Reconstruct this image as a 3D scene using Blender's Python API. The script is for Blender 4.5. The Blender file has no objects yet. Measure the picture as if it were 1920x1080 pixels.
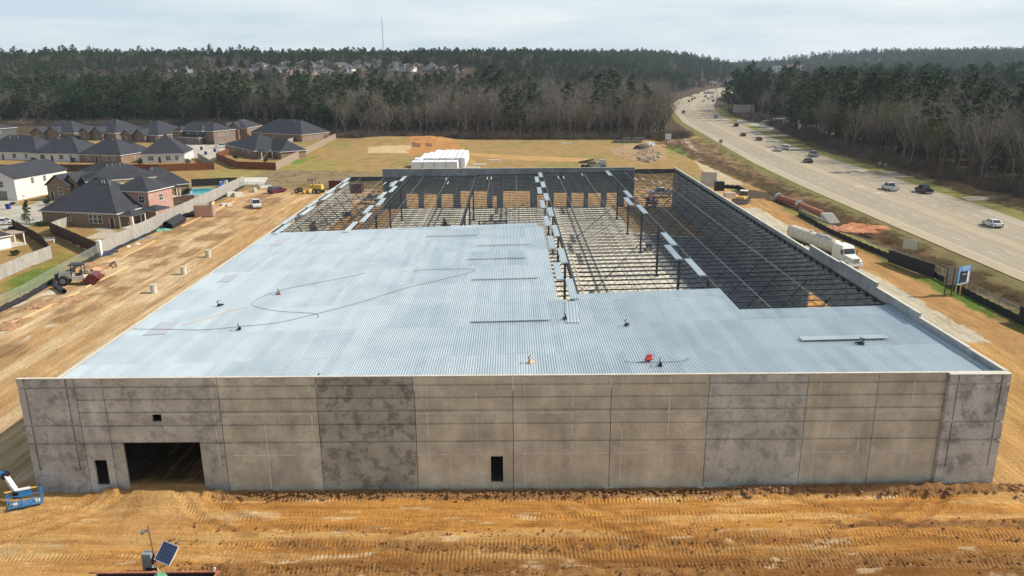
import bpy, math, random
import numpy as np
from mathutils import Vector, Matrix
random.seed(7); RNG = np.random.default_rng(7)
SC = bpy.context.scene; COL = SC.collection
R = math.radians
# ------------------------------------------------------------------ camera
CF, CYAW, CPIT, CROLL = 1460.285, 0.000408, 0.27754, -0.0071586
CC = np.array([40.8607, -59.538, 34.9768])
def _basis():
    y, p, r_ = CYAW, CPIT, CROLL
    f = np.array([-math.sin(y)*math.cos(p), math.cos(y)*math.cos(p), -math.sin(p)])
    r = np.array([math.cos(y), math.sin(y), 0.]); u = np.cross(r, f)
    return r*math.cos(r_)+u*math.sin(r_), -r*math.sin(r_)+u*math.cos(r_), f
CR, CU, CD = _basis()
cam = bpy.data.objects.new('camera', bpy.data.cameras.new('camera')); COL.objects.link(cam)
cam.data.sensor_width = 36; cam.data.lens = CF/1920*36
cam.data.clip_start = 0.5; cam.data.clip_end = 9000
cam.matrix_world = Matrix(((CR[0], CU[0], -CD[0], CC[0]), (CR[1], CU[1], -CD[1], CC[1]), (CR[2], CU[2], -CD[2], CC[2]), (0, 0, 0, 1)))
SC.camera = cam
def G(x, y, z=0.):
    "point of the horizontal plane z that the photograph shows at pixel x, y (1920 wide)"
    v = CD+CR*(x-960)/CF+CU*(540-y)/CF
    return CC+v*(z-CC[2])/v[2]
def GY(x, y, Y):
    v = CD+CR*(x-960)/CF+CU*(540-y)/CF
    return CC+v*(Y-CC[1])/v[1]
# ------------------------------------------------------------------ world, sun, exposure
SUN_EL, SUN_AZ = R(39), R(4)      # azimuth from +X towards +Y
w = bpy.data.worlds.new('World'); SC.world = w; w.use_nodes = True
nt = w.node_tree; nt.nodes.clear()
def N(nt, t, **k):
    n = nt.nodes.new(t)
    for a, b in k.items(): setattr(n, a, b)
    return n
sky = N(nt, 'ShaderNodeTexSky', sky_type='NISHITA', sun_disc=False, sun_elevation=SUN_EL, sun_rotation=R(90)-SUN_AZ,
        altitude=60, air_density=1.3, dust_density=3.0, ozone_density=1.5)
bg = N(nt, 'ShaderNodeBackground'); out = N(nt, 'ShaderNodeOutputWorld')
tc = N(nt, 'ShaderNodeTexCoord'); mp = N(nt, 'ShaderNodeMapping'); mp.inputs['Scale'].default_value = (1.6, 1.6, 11)
nz = N(nt, 'ShaderNodeTexNoise'); nz.inputs['Scale'].default_value = 2.2; nz.inputs['Detail'].default_value = 7; nz.inputs['Roughness'].default_value = .55
rmp = N(nt, 'ShaderNodeMapRange'); rmp.inputs[1].default_value = .36; rmp.inputs[2].default_value = .64; rmp.inputs[3].default_value = 0; rmp.inputs[4].default_value = 1
cr = N(nt, 'ShaderNodeMix', data_type='RGBA'); cr.inputs[6].default_value = (6.3, 7.7, 8.7, 1); cr.inputs[7].default_value = (8.9, 9.6, 10.0, 1)
mx = N(nt, 'ShaderNodeMix', data_type='RGBA'); L = nt.links.new
sz = N(nt, 'ShaderNodeSeparateXYZ'); el = N(nt, 'ShaderNodeMapRange', interpolation_type='SMOOTHSTEP'); el.inputs[1].default_value = .10; el.inputs[2].default_value = .60; el.inputs[3].default_value = .85; el.inputs[4].default_value = .22
L(tc.outputs['Generated'], sz.inputs[0]); L(sz.outputs[2], el.inputs[0]); L(el.outputs[0], mx.inputs[0])
L(tc.outputs['Generated'], mp.inputs[0]); L(mp.outputs[0], nz.inputs[0]); L(nz.outputs[0], rmp.inputs[0]); L(rmp.outputs[0], cr.inputs[0])
L(sky.outputs[0], mx.inputs[6]); L(cr.outputs[2], mx.inputs[7]); L(mx.outputs[2], bg.inputs[0]); L(bg.outputs[0], out.inputs[0])
bg.inputs[1].default_value = 0.092
sun = bpy.data.objects.new('sun', bpy.data.lights.new('sun', 'SUN')); COL.objects.link(sun)
sun.data.energy = 5.0; sun.data.angle = R(0.6); sun.data.color = (1, .93, .82)
SD = Vector((math.cos(SUN_EL)*math.cos(SUN_AZ), math.cos(SUN_EL)*math.sin(SUN_AZ), math.sin(SUN_EL)))
sun.rotation_euler = SD.to_track_quat('Z', 'Y').to_euler()
SC.view_settings.view_transform = 'Standard'; SC.view_settings.look = 'None'; SC.view_settings.gamma = 1
SC.view_settings.use_curve_mapping = False; SC.view_settings.exposure = 0.2
SC.cycles.max_bounces = 5; SC.cycles.diffuse_bounces = 2; SC.cycles.glossy_bounces = 2; SC.cycles.transparent_max_bounces = 8
SC.cycles.volume_bounces = 0
try: SC.cycles.use_denoising = True
except Exception: pass
# ------------------------------------------------------------------ materials
MATS = {}
def M(name, col, rough=.75, metal=0., var=.15, scale=.6, scale2=6., bump=0., bscale=8., st=(1, 1, 1), spec=.35, col2=None, emit=None):
    if name in MATS: return MATS[name]
    m = bpy.data.materials.new(name); m.use_nodes = True; t = m.node_tree; b = t.nodes['Principled BSDF']
    b.inputs['Roughness'].default_value = rough; b.inputs['Metallic'].default_value = metal
    b.inputs['Specular IOR Level'].default_value = spec
    g = N(t, 'ShaderNodeNewGeometry'); mp = N(t, 'ShaderNodeMapping'); mp.inputs['Scale'].default_value = st
    t.links.new(g.outputs['Position'], mp.inputs[0])
    n1 = N(t, 'ShaderNodeTexNoise'); n1.inputs['Scale'].default_value = scale; n1.inputs['Detail'].default_value = 6; n1.inputs['Roughness'].default_value = .62
    n2 = N(t, 'ShaderNodeTexNoise'); n2.inputs['Scale'].default_value = scale2; n2.inputs['Detail'].default_value = 3
    for n in (n1, n2): t.links.new(mp.outputs[0], n.inputs[0])
    ad = N(t, 'ShaderNodeMath', operation='ADD'); t.links.new(n1.outputs[0], ad.inputs[0]); t.links.new(n2.outputs[0], ad.inputs[1])
    mr = N(t, 'ShaderNodeMapRange'); mr.inputs[1].default_value = .7; mr.inputs[2].default_value = 1.3; t.links.new(ad.outputs[0], mr.inputs[0])
    mi = N(t, 'ShaderNodeMix', data_type='RGBA')
    c2 = col2 or tuple(min(1, c*(1+var)) for c in col); c1 = col if col2 else tuple(c*(1-var) for c in col)
    mi.inputs[6].default_value = (*c1, 1); mi.inputs[7].default_value = (*c2, 1)
    t.links.new(mr.outputs[0], mi.inputs[0]); t.links.new(mi.outputs[2], b.inputs['Base Color'])
    if bump:
        bp = N(t, 'ShaderNodeBump'); bp.inputs['Strength'].default_value = bump; bp.inputs['Distance'].default_value = .1
        n3 = N(t, 'ShaderNodeTexNoise'); n3.inputs['Scale'].default_value = bscale; n3.inputs['Detail'].default_value = 5
        t.links.new(mp.outputs[0], n3.inputs[0]); t.links.new(n3.outputs[0], bp.inputs['Height']); t.links.new(bp.outputs[0], b.inputs['Normal'])
    MATS[name] = m
    return m
def mat_bricks(name, c1, c2, mortar, scale=1., w_=.5, h_=.18):
    m = bpy.data.materials.new(name); m.use_nodes = True; t = m.node_tree; b = t.nodes['Principled BSDF']; b.inputs['Roughness'].default_value = .85
    tcn = N(t, 'ShaderNodeTexCoord'); mp = N(t, 'ShaderNodeMapping'); sx = N(t, 'ShaderNodeSeparateXYZ'); cx = N(t, 'ShaderNodeCombineXYZ'); a = N(t, 'ShaderNodeMath', operation='ADD')
    t.links.new(tcn.outputs['Object'], sx.inputs[0]); t.links.new(sx.outputs[0], a.inputs[0]); t.links.new(sx.outputs[1], a.inputs[1])
    t.links.new(a.outputs[0], cx.inputs[0]); t.links.new(sx.outputs[2], cx.inputs[1])
    br = N(t, 'ShaderNodeTexBrick'); br.inputs['Scale'].default_value = scale; br.inputs['Brick Width'].default_value = w_; br.inputs['Row Height'].default_value = h_; br.inputs['Mortar Size'].default_value = .012
    br.inputs['Color1'].default_value = (*c1, 1); br.inputs['Color2'].default_value = (*c2, 1); br.inputs['Mortar'].default_value = (*mortar, 1)
    t.links.new(cx.outputs[0], br.inputs[0])
    nn = N(t, 'ShaderNodeTexNoise'); nn.inputs['Scale'].default_value = 1.3; nn.inputs['Detail'].default_value = 6; t.links.new(tcn.outputs['Object'], nn.inputs[0])
    mr = N(t, 'ShaderNodeMapRange'); mr.inputs[3].default_value = .55; mr.inputs[4].default_value = 1.45; t.links.new(nn.outputs[0], mr.inputs[0])
    mu = N(t, 'ShaderNodeMix', data_type='RGBA', blend_type='MULTIPLY'); mu.inputs[0].default_value = 1
    t.links.new(br.outputs[0], mu.inputs[6]); t.links.new(mr.outputs[0], mu.inputs[7]); t.links.new(mu.outputs[2], b.inputs['Base Color'])
    return m
def glass_mat(name, col=(.015, .02, .022), rough=.12):
    return M(name, col, rough, 0, .3, .4, 2, spec=.9)

def mat_ground():
    m = bpy.data.materials.new('soil_and_grass'); m.use_nodes = True; t = m.node_tree; b = t.nodes['Principled BSDF']; b.inputs['Roughness'].default_value = .95; b.inputs['Specular IOR Level'].default_value = .12
    lk = t.links.new
    vc = N(t, 'ShaderNodeVertexColor', layer_name='Col'); ax = N(t, 'ShaderNodeVertexColor', layer_name='Aux'); sp = N(t, 'ShaderNodeSeparateColor'); lk(ax.outputs[0], sp.inputs[0])
    g = N(t, 'ShaderNodeNewGeometry')
    def noise(scale, st, det=8, rough=.65, dist=0):
        mp = N(t, 'ShaderNodeMapping'); mp.inputs['Scale'].default_value = st; lk(g.outputs['Position'], mp.inputs[0])
        n = N(t, 'ShaderNodeTexNoise'); n.inputs['Scale'].default_value = scale; n.inputs['Detail'].default_value = det; n.inputs['Roughness'].default_value = rough; n.inputs['Distortion'].default_value = dist
        lk(mp.outputs[0], n.inputs[0]); return n.outputs[0]
    def mix(a, b_, f):
        n = N(t, 'ShaderNodeMix', data_type='FLOAT'); lk(f, n.inputs[0]); lk(a, n.inputs[2]); lk(b_, n.inputs[3]); return n.outputs[0]
    def mr(v, a, b_, c, d):
        n = N(t, 'ShaderNodeMapRange'); n.inputs[1].default_value = a; n.inputs[2].default_value = b_; n.inputs[3].default_value = c; n.inputs[4].default_value = d; lk(v, n.inputs[0]); return n.outputs[0]
    def mth(op, a, b_):
        n = N(t, 'ShaderNodeMath', operation=op)
        for i, q in enumerate((a, b_)):
            if isinstance(q, (int, float)): n.inputs[i].default_value = q
            else: lk(q, n.inputs[i])
        return n.outputs[0]
    # soil streaks stretched along x or along y (driving direction), chosen by Aux.r
    sx1 = noise(.9, (.10, 1.0, 1)); sy1 = noise(.9, (1.0, .09, 1))
    sx2 = noise(3.2, (.12, 1.0, 1)); sy2 = noise(3.0, (1.0, .10, 1))
    s1 = mix(sx1, sy1, sp.outputs[0]); s2 = mix(sx2, sy2, sp.outputs[0])
    iso = noise(.22, (1, 1, 1), 9, .62); fine = noise(5., (1, 1, 1), 6, .7)
    soil = mth('ADD', mth('MULTIPLY', s1, .4), mth('ADD', mth('MULTIPLY', s2, .25), mth('ADD', mth('MULTIPLY', iso, .2), mth('MULTIPLY', fine, .15))))
    soilf = mr(soil, .395, .605, .0, 1.)
    gr = mth('ADD', mth('MULTIPLY', iso, .5), mth('ADD', mth('MULTIPLY', fine, .3), mth('MULTIPLY', noise(1.3, (1, 1, 1), 6, .7), .2)))
    gf = mr(gr, .36, .64, 0., 1.)
    f = mix(gf, soilf, sp.outputs[2])
    # two-tone: darker, redder below; paler above
    dk = N(t, 'ShaderNodeMix', data_type='RGBA', blend_type='MULTIPLY'); dk.inputs[0].default_value = 1; lk(vc.outputs[0], dk.inputs[6]); dk.inputs[7].default_value = (.66, .58, .50, 1)
    lt = N(t, 'ShaderNodeMix', data_type='RGBA', blend_type='MULTIPLY'); lt.inputs[0].default_value = 1; lk(vc.outputs[0], lt.inputs[6]); lt.inputs[7].default_value = (1.22, 1.22, 1.18, 1)
    cm = N(t, 'ShaderNodeMix', data_type='RGBA'); lk(f, cm.inputs[0]); lk(dk.outputs[2], cm.inputs[6]); lk(lt.outputs[2], cm.inputs[7])
    lk(cm.outputs[2], b.inputs['Base Color'])
    # cleat marks where Aux.g is set
    sep = N(t, 'ShaderNodeSeparateXYZ'); lk(g.outputs['Position'], sep.inputs[0])
    ph = mth('ADD', mix(mth('MULTIPLY', sep.outputs[0], 1.), mth('MULTIPLY', sep.outputs[1], 1.), sp.outputs[0]), mth('MULTIPLY', noise(.35, (1, 1, 1), 1), .55))
    wv = mth('SINE', mth('MULTIPLY', ph, 20.), 0.)
    hgt = mth('ADD', mth('MULTIPLY', noise(1.7, (1, 1, 1), 8, .7), 2.2), mth('ADD', mth('MULTIPLY', mth('MULTIPLY', wv, sp.outputs[1]), .30), mth('ADD', mth('MULTIPLY', fine, 1.5), mth('MULTIPLY', mth('MULTIPLY', s2, sp.outputs[2]), 1.6))))
    bp = N(t, 'ShaderNodeBump'); bp.inputs['Strength'].default_value = .8; bp.inputs['Distance'].default_value = .17; lk(hgt, bp.inputs['Height']); lk(bp.outputs[0], b.inputs['Normal'])
    return m

def mat_concrete():
    "tilt-up concrete: tone and blotch strength come from each panel's object colour"
    m = bpy.data.materials.new('tilt_up_concrete'); m.use_nodes = True; t = m.node_tree; b = t.nodes['Principled BSDF']; b.inputs['Roughness'].default_value = .85; b.inputs['Specular IOR Level'].default_value = .25
    lk = t.links.new; g = N(t, 'ShaderNodeNewGeometry'); oi = N(t, 'ShaderNodeObjectInfo')
    def noise(scale, det, rough, st=(1, 1, 1), dist=0):
        mp = N(t, 'ShaderNodeMapping'); mp.inputs['Scale'].default_value = st; lk(g.outputs['Position'], mp.inputs[0])
        n = N(t, 'ShaderNodeTexNoise'); n.inputs['Scale'].default_value = scale; n.inputs['Detail'].default_value = det; n.inputs['Roughness'].default_value = rough; n.inputs['Distortion'].default_value = dist
        lk(mp.outputs[0], n.inputs[0]); return n.outputs[0]
    def mr(v, a, b_, c, d):
        n = N(t, 'ShaderNodeMapRange'); n.inputs[1].default_value = a; n.inputs[2].default_value = b_; n.inputs[3].default_value = c; n.inputs[4].default_value = d; lk(v, n.inputs[0]); return n.outputs[0]
    def mul(c, f):
        n = N(t, 'ShaderNodeMix', data_type='RGBA', blend_type='MULTIPLY'); n.inputs[0].default_value = 1; lk(c, n.inputs[6]); lk(f, n.inputs[7]); return n.outputs[2]
    c = mul(oi.outputs['Color'], mr(noise(.35, 9, .62), .3, .7, .68, 1.26))
    c = mul(c, mr(noise(5, 8, .75), .3, .7, .82, 1.18))
    c = mul(c, mr(noise(1.1, 5, .6, (1, 1, .12)), .3, .7, .9, 1.1))
    bl = mr(noise(.8, 12, .72, dist=.3), .50, .565, 0, 1)
    inv = N(t, 'ShaderNodeMath', operation='SUBTRACT'); inv.inputs[0].default_value = 1; 
    ml = N(t, 'ShaderNodeMath', operation='MULTIPLY'); lk(bl, ml.inputs[0]); lk(oi.outputs['Alpha'], ml.inputs[1])
    m2 = N(t, 'ShaderNodeMath', operation='MULTIPLY'); lk(ml.outputs[0], m2.inputs[0]); m2.inputs[1].default_value = .5
    lk(m2.outputs[0], inv.inputs[1])
    c = mul(c, inv.outputs[0]); lk(c, b.inputs['Base Color'])
    bp = N(t, 'ShaderNodeBump'); bp.inputs['Strength'].default_value = .15; bp.inputs['Distance'].default_value = .03; lk(noise(3, 8, .7), bp.inputs['Height']); lk(bp.outputs[0], b.inputs['Normal'])
    return m

def mat_deck():
    m = bpy.data.materials.new('galvanised_deck'); m.use_nodes = True; t = m.node_tree; b = t.nodes['Principled BSDF']; b.inputs['Roughness'].default_value = .5; b.inputs['Metallic'].default_value = .35
    lk = t.links.new; g = N(t, 'ShaderNodeNewGeometry'); sp = N(t, 'ShaderNodeSeparateXYZ'); lk(g.outputs['Position'], sp.inputs[0])
    def fl(o, s, off):
        a = N(t, 'ShaderNodeMath', operation='MULTIPLY_ADD'); a.inputs[1].default_value = 1/s; a.inputs[2].default_value = off; lk(o, a.inputs[0])
        f = N(t, 'ShaderNodeMath', operation='FLOOR'); lk(a.outputs[0], f.inputs[0]); return f.outputs[0]
    cx = N(t, 'ShaderNodeCombineXYZ'); lk(fl(sp.outputs[0], .915, .0), cx.inputs[0]); lk(fl(sp.outputs[1], 8.5, 0), cx.inputs[1])
    wn = N(t, 'ShaderNodeTexWhiteNoise', noise_dimensions='2D'); lk(cx.outputs[0], wn.inputs[0])
    cx2 = N(t, 'ShaderNodeCombineXYZ'); lk(fl(sp.outputs[0], 7.32, .2), cx2.inputs[0]); lk(fl(sp.outputs[1], 8.5, 0), cx2.inputs[1])
    wn2 = N(t, 'ShaderNodeTexWhiteNoise', noise_dimensions='2D'); lk(cx2.outputs[0], wn2.inputs[0])
    n = N(t, 'ShaderNodeTexNoise'); n.inputs['Scale'].default_value = .25; n.inputs['Detail'].default_value = 6; lk(g.outputs['Position'], n.inputs[0])
    s = N(t, 'ShaderNodeMath', operation='ADD'); lk(wn.outputs[0], s.inputs[0]); lk(wn2.outputs[0], s.inputs[1])
    s2 = N(t, 'ShaderNodeMath', operation='MULTIPLY_ADD'); lk(s.outputs[0], s2.inputs[0]); s2.inputs[1].default_value = .35; lk(n.outputs[0], s2.inputs[2])
    mr = N(t, 'ShaderNodeMapRange'); mr.inputs[1].default_value = .4; mr.inputs[2].default_value = 1.2; lk(s2.outputs[0], mr.inputs[0])
    mi = N(t, 'ShaderNodeMix', data_type='RGBA'); mi.inputs[6].default_value = (.35, .425, .47, 1); mi.inputs[7].default_value = (.50, .575, .61, 1)
    lk(mr.outputs[0], mi.inputs[0]); lk(mi.outputs[2], b.inputs['Base Color'])
    return m

M_GROUND = mat_ground(); M_CONC = mat_concrete(); M_DECK = mat_deck()
M_STEEL = M('dark_primed_steel', (.045, .052, .060), .5, .2, .3, .5, 5)
M_STEEL2 = M('bare_steel_angle', (.30, .30, .29), .5, .3, .3, .5, 5)
M_FLOOR = M('crushed_stone_floor', (.47, .42, .33), .9, 0, .3, .12, 2.5, .3, 6, col2=(.80, .75, .62))
M_LIME = M('pale_joint_compound', (.60, .58, .53), .8, 0, .25, 3, 20)
M_SHING = M('asphalt_shingles', (.040, .043, .052), .85, 0, .3, .5, 9, .3, 12, spec=.2)
M_SHING2 = M('weathered_shingles', (.105, .10, .105), .9, 0, .25, .3, 4, spec=.2)
M_BRICK = mat_bricks('tan_brick', (.26, .17, .105), (.17, .10, .065), (.28, .24, .19), 1.6)
M_BRICKR = mat_bricks('red_brown_brick', (.20, .14, .105), (.13, .095, .075), (.24, .2, .17), 1.6)
M_PINK = mat_bricks('pink_brick', (.44, .25, .20), (.36, .20, .155), (.45, .33, .27), 1.6)
M_WHITEW = M('white_painted_brick', (.62, .61, .59), .8, 0, .1, 1, 8)
M_CREAM = M('cream_siding', (.58, .50, .36), .8, 0, .08, .6, 6)
M_DKSID = M('dark_grey_siding', (.075, .085, .085), .8, 0, .1, .6, 6)
M_TRIM = M('white_trim', (.68, .66, .62), .6, 0, .06)
M_GLASS = glass_mat('window_glass'); M_GLASSG = glass_mat('green_window_glass', (.05, .11, .10), .2)
M_WOODG = M('weathered_grey_wood', (.23, .215, .19), .85, 0, .3, 1.5, 8, st=(1, 1, .12), col2=(.42, .40, .37))
M_WOODB = M('brown_stained_wood', (.085, .05, .032), .85, 0, .35, 1.5, 8, st=(1, 1, .12))
M_WOODR = M('red_stained_wood', (.19, .065, .03), .85, 0, .25, 1.5, 8, st=(1, 1, .12))
M_WOODT = M('tan_wood', (.30, .23, .17), .85, 0, .2, 1.5, 8, st=(1, 1, .12))
M_LUMBER = M('fresh_lumber', (.62, .40, .22), .8, 0, .15, 2, 9)
M_BLACK = M('black_plastic', (.018, .019, .022), .45, 0, .3)
M_BLACKF = M('black_silt_fabric', (.022, .024, .028), .8, 0, .4, 1, 5, .4, 5)
M_RUB = M('tyre_rubber', (.018, .018, .018), .8, 0, .2)
M_RIM = M('wheel_metal', (.35, .35, .36), .35, .7, .1)
M_CONCW = M('pale_cast_concrete', (.52, .49, .42), .85, 0, .18, .8, 6)
M_SILVER = M('galvanised_pipe', (.42, .44, .46), .4, .7, .15)
M_RUST = M('rusty_orange_pipe', (.34, .13, .07), .8, 0, .35, 1, 6)
M_YEL = M('machine_yellow', (.62, .40, .06), .5, 0, .15, 1, 5)
M_WRAP = M('white_wrap', (.60, .62, .64), .45, 0, .05, .5, 3, .5, 2, col2=(.86, .87, .88))
M_POOL = M('pool_water', (.03, .33, .38), .06, 0, .12, .4, 3, .15, 5, spec=.6)
M_BARK = M('pine_bark', (.10, .07, .05), .95, 0, .3, .5, 5)
M_BARKP = M('pale_bark', (.22, .19, .16), .95, 0, .3, .3, 5)
M_TWIG = M('bare_twigs', (.055, .046, .038), .95, 0, .2, .035, .3, col2=(.25, .22, .185), spec=.1)
M_TWIGG = M('budding_twigs', (.085, .082, .035), .95, 0, .2, .05, .3, col2=(.17, .16, .08), spec=.1)
M_PINE = M('pine_needles', (.012, .024, .009), .85, 0, .3, .045, .4, col2=(.058, .086, .024), spec=.15)
M_BRUSH = M('dry_brush', (.09, .065, .04), .95, 0, .3, .1, .6, col2=(.20, .15, .09), spec=.1)
M_CAR = {}
def paint(col, name):
    if name not in M_CAR: M_CAR[name] = M('paint_'+name, col, .28, .15, .04, .5, 3, spec=.6)
    return M_CAR[name]
# ------------------------------------------------------------------ object helpers
KIDS = {}
def tag(o, label=None, cat=None, group=None, kind=None):
    if label and len(label.split()) > 16: label = ' '.join(label.split()[:16])
    if label: o['label'] = label
    if cat: o['category'] = cat
    if group: o['group'] = group
    if kind: o['kind'] = kind
    return o
def link(o, parent=None):
    COL.objects.link(o)
    if parent is not None: o.parent = parent; KIDS.setdefault(parent.name, []).append(o)
    return o
def empty(name, loc, rz=0, label=None, cat=None, group=None):
    o = bpy.data.objects.new(name, None); o.location = loc; o.rotation_euler = (0, 0, rz); o.empty_display_size = .5
    link(o); return tag(o, label, cat, group)
def inst(name, me, parent=None, loc=(0, 0, 0), rot=(0, 0, 0), sc=None):
    o = bpy.data.objects.new(name, me); o.location = loc; o.rotation_euler = rot
    if sc: o.scale = sc
    return link(o, parent)
def copy_tree(o, loc=None, rz=None, label=None, parent=None, group=None):
    c = o.copy(); link(c, parent)
    if loc is not None: c.location = loc
    if rz is not None: c.rotation_euler = (0, 0, rz)
    if label: c['label'] = label
    if group: c['group'] = group
    for k in KIDS.get(o.name, []): copy_tree(k, parent=c)
    return c
class MB:
    def __init__(s): s.v = []; s.f = []; s.m = []
    def add(s, vs, fs, mi=0):
        n = len(s.v); s.v += [tuple(q) for q in vs]; s.f += [tuple(i+n for i in f) for f in fs]; s.m += [mi]*len(fs)
    def bx(s, x0, x1, y0, y1, z0, z1, mi=0, tx=0, ty=0):
        s.add([(x0, y0, z0), (x1, y0, z0), (x1, y1, z0), (x0, y1, z0), (x0+tx, y0+ty, z1), (x1-tx, y0+ty, z1), (x1-tx, y1-ty, z1), (x0+tx, y1-ty, z1)],
              [(0, 3, 2, 1), (4, 5, 6, 7), (0, 1, 5, 4), (1, 2, 6, 5), (2, 3, 7, 6), (3, 0, 4, 7)], mi); return s
    def bar(s, p, q, w_, h=None, mi=0):
        p = Vector(p); q = Vector(q); d = (q-p); h = h or w_
        if d.length < 1e-6: return s
        d.normalize(); up = Vector((0, 0, 1)) if abs(d.z) < .95 else Vector((0, 1, 0)); a = d.cross(up).normalized()*w_/2; b = d.cross(a).normalized()*h/2
        s.add([p-a-b, p+a-b, p+a+b, p-a+b, q-a-b, q+a-b, q+a+b, q-a+b], [(0, 1, 2, 3), (7, 6, 5, 4), (0, 4, 5, 1), (1, 5, 6, 2), (2, 6, 7, 3), (3, 7, 4, 0)], mi); return s
    def tube(s, p, q, r0, r1=None, n=8, mi=0, cap=True):
        p = Vector(p); q = Vector(q); d = (q-p).normalized(); r1 = r0 if r1 is None else r1
        up = Vector((0, 0, 1)) if abs(d.z) < .95 else Vector((0, 1, 0)); a = d.cross(up).normalized(); b = d.cross(a).normalized()
        vs = [];
        for c, r in ((p, r0), (q, r1)):
            for i in range(n): t = 2*math.pi*i/n; vs.append(c+a*math.cos(t)*r+b*math.sin(t)*r)
        fs = [(i, (i+1) % n, n+(i+1) % n, n+i) for i in range(n)]
        if cap: fs += [tuple(range(n-1, -1, -1)), tuple(range(n, 2*n))]
        s.add(vs, fs, mi); return s
    def rod(s, pts, r, n=5, mi=0):
        for a, b in zip(pts[:-1], pts[1:]): s.tube(a, b, r, r, n, mi, True)
        return s
    def ring(s, c, ax, R0, R1, h, n=14, mi=0):
        c = Vector(c); ax = Vector(ax).normalized(); up = Vector((0, 0, 1)) if abs(ax.z) < .9 else Vector((1, 0, 0)); a = ax.cross(up).normalized(); b = ax.cross(a)
        vs = []
        for k in (-h/2, h/2):
            for r in (R0, R1):
                for i in range(n): t = 2*math.pi*i/n; vs.append(c+ax*k+a*math.cos(t)*r+b*math.sin(t)*r)
        fs = []
        for i in range(n):
            j = (i+1) % n; fs += [(i, j, n+j, n+i), (2*n+i, 3*n+i, 3*n+j, 2*n+j), (n+i, n+j, 3*n+j, 3*n+i), (i, 2*n+i, 2*n+j, j)]
        s.add(vs, fs, mi); return s
    def prism(s, prof, x0, x1, mi=0):
        "profile of (y, z) points extruded along x"
        n = len(prof); s.add([(x0, y, z) for y, z in prof]+[(x1, y, z) for y, z in prof], [tuple(range(n-1, -1, -1)), tuple(range(n, 2*n))]+[(i, (i+1) % n, n+(i+1) % n, n+i) for i in range(n)], mi); return s
    def poly(s, pts, mi=0): s.add(pts, [tuple(range(len(pts)))], mi); return s
    def rot(s, rz, loc=(0, 0, 0), n0=0):
        c, q = math.cos(rz), math.sin(rz)
        for i in range(n0, len(s.v)): x, y, z = s.v[i]; s.v[i] = (x*c-y*q+loc[0], x*q+y*c+loc[1], z+loc[2])
        return s
    def mesh(s, name, mats):
        me = bpy.data.meshes.new(name); me.from_pydata(s.v, [], s.f)
        for m in (mats if isinstance(mats, (list, tuple)) else [mats]): me.materials.append(m)
        if any(s.m): me.polygons.foreach_set('material_index', s.m)
        me.update(); return me
    def build(s, name, mats, parent=None, loc=(0, 0, 0), rz=0, smooth=False):
        me = s.mesh(name, mats)
        if smooth: me.polygons.foreach_set('use_smooth', [True]*len(me.polygons)); me.set_sharp_from_angle(angle=R(40))
        return inst(name, me, parent, loc, (0, 0, rz))
def blob(c, r, sq=.7, n=7, rings=4, jit=.25, seed=0):
    "lumpy heap: verts, faces"
    rr = random.Random(seed); vs = []; fs = []
    for k in range(rings+1):
        ph = (k/rings)*math.pi/2
        for i in range(n):
            t = 2*math.pi*i/n; q = r*(1+rr.uniform(-jit, jit))*math.cos(ph)
            vs.append((c[0]+q*math.cos(t), c[1]+q*math.sin(t), c[2]+r*sq*math.sin(ph)*(1+rr.uniform(-jit, jit)*.5)))
    for k in range(rings):
        for i in range(n): j = (i+1) % n; fs.append((k*n+i, k*n+j, (k+1)*n+j, (k+1)*n+i))
    fs.append(tuple(range(rings*n, rings*n+n))); return vs, fs
# ------------------------------------------------------------------ value noise
_T = RNG.random((256, 256))
def vn(x, y):
    x = np.asarray(x, float); y = np.asarray(y, float); xi = np.floor(x).astype(int); yi = np.floor(y).astype(int); fx = x-xi; fy = y-yi
    fx = fx*fx*(3-2*fx); fy = fy*fy*(3-2*fy); a = _T[xi % 256, yi % 256]; b = _T[(xi+1) % 256, yi % 256]; c = _T[xi % 256, (yi+1) % 256]; d = _T[(xi+1) % 256, (yi+1) % 256]
    return (a*(1-fx)+b*fx)*(1-fy)+(c*(1-fx)+d*fx)*fy
def fbm(x, y, o=5, g=.5):
    s = 0; a = 1; t = 0
    for i in range(o): s = s+a*vn(x*2**i+17*i, y*2**i+31*i); t += a; a *= g
    return s/t
def sst(v, a, b): q = np.clip((np.asarray(v, float)-a)/(b-a), 0, 1); return q*q*(3-2*q)
RL = np.array([(-400, 126), (64, 125.5), (114, 126), (171, 127), (230, 130), (307, 137), (440, 149), (549, 166), (646, 182), (764, 212), (1114, 329), (1247, 394), (1700, 640)], float)
RR = np.array([(-400, 154), (100, 156), (131, 159.5), (185, 162), (240, 163.5), (285, 166), (341, 171), (378, 175.5), (447, 182.5), (513, 192), (590, 207), (650, 221), (810, 265), (1247, 430), (1700, 680)], float)
def roadL(Y): return np.interp(Y, RL[:, 0], RL[:, 1])
def roadR(Y): return np.interp(Y, RR[:, 0], RR[:, 1])
def hills(x, y):
    x = np.asarray(x, float); y = np.asarray(y, float)
    xr = (roadL(y)+roadR(y))/2; side = x-xr
    left = sst(-side, 30, 260)*(35*sst(y, 610, 980)+6*(fbm(x/300, y/300, 3)-.5)*sst(y, 700, 1000))
    right = sst(side, 30, 420)*(33*sst(y, 1050, 1900)+14*(fbm(x/400+9, y/500, 3)-.5)*sst(y, 1100, 1500))
    return left+right+14*sst(y, 1500, 2300)
def Zh(x, y): return float(hills(x, y))
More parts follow.
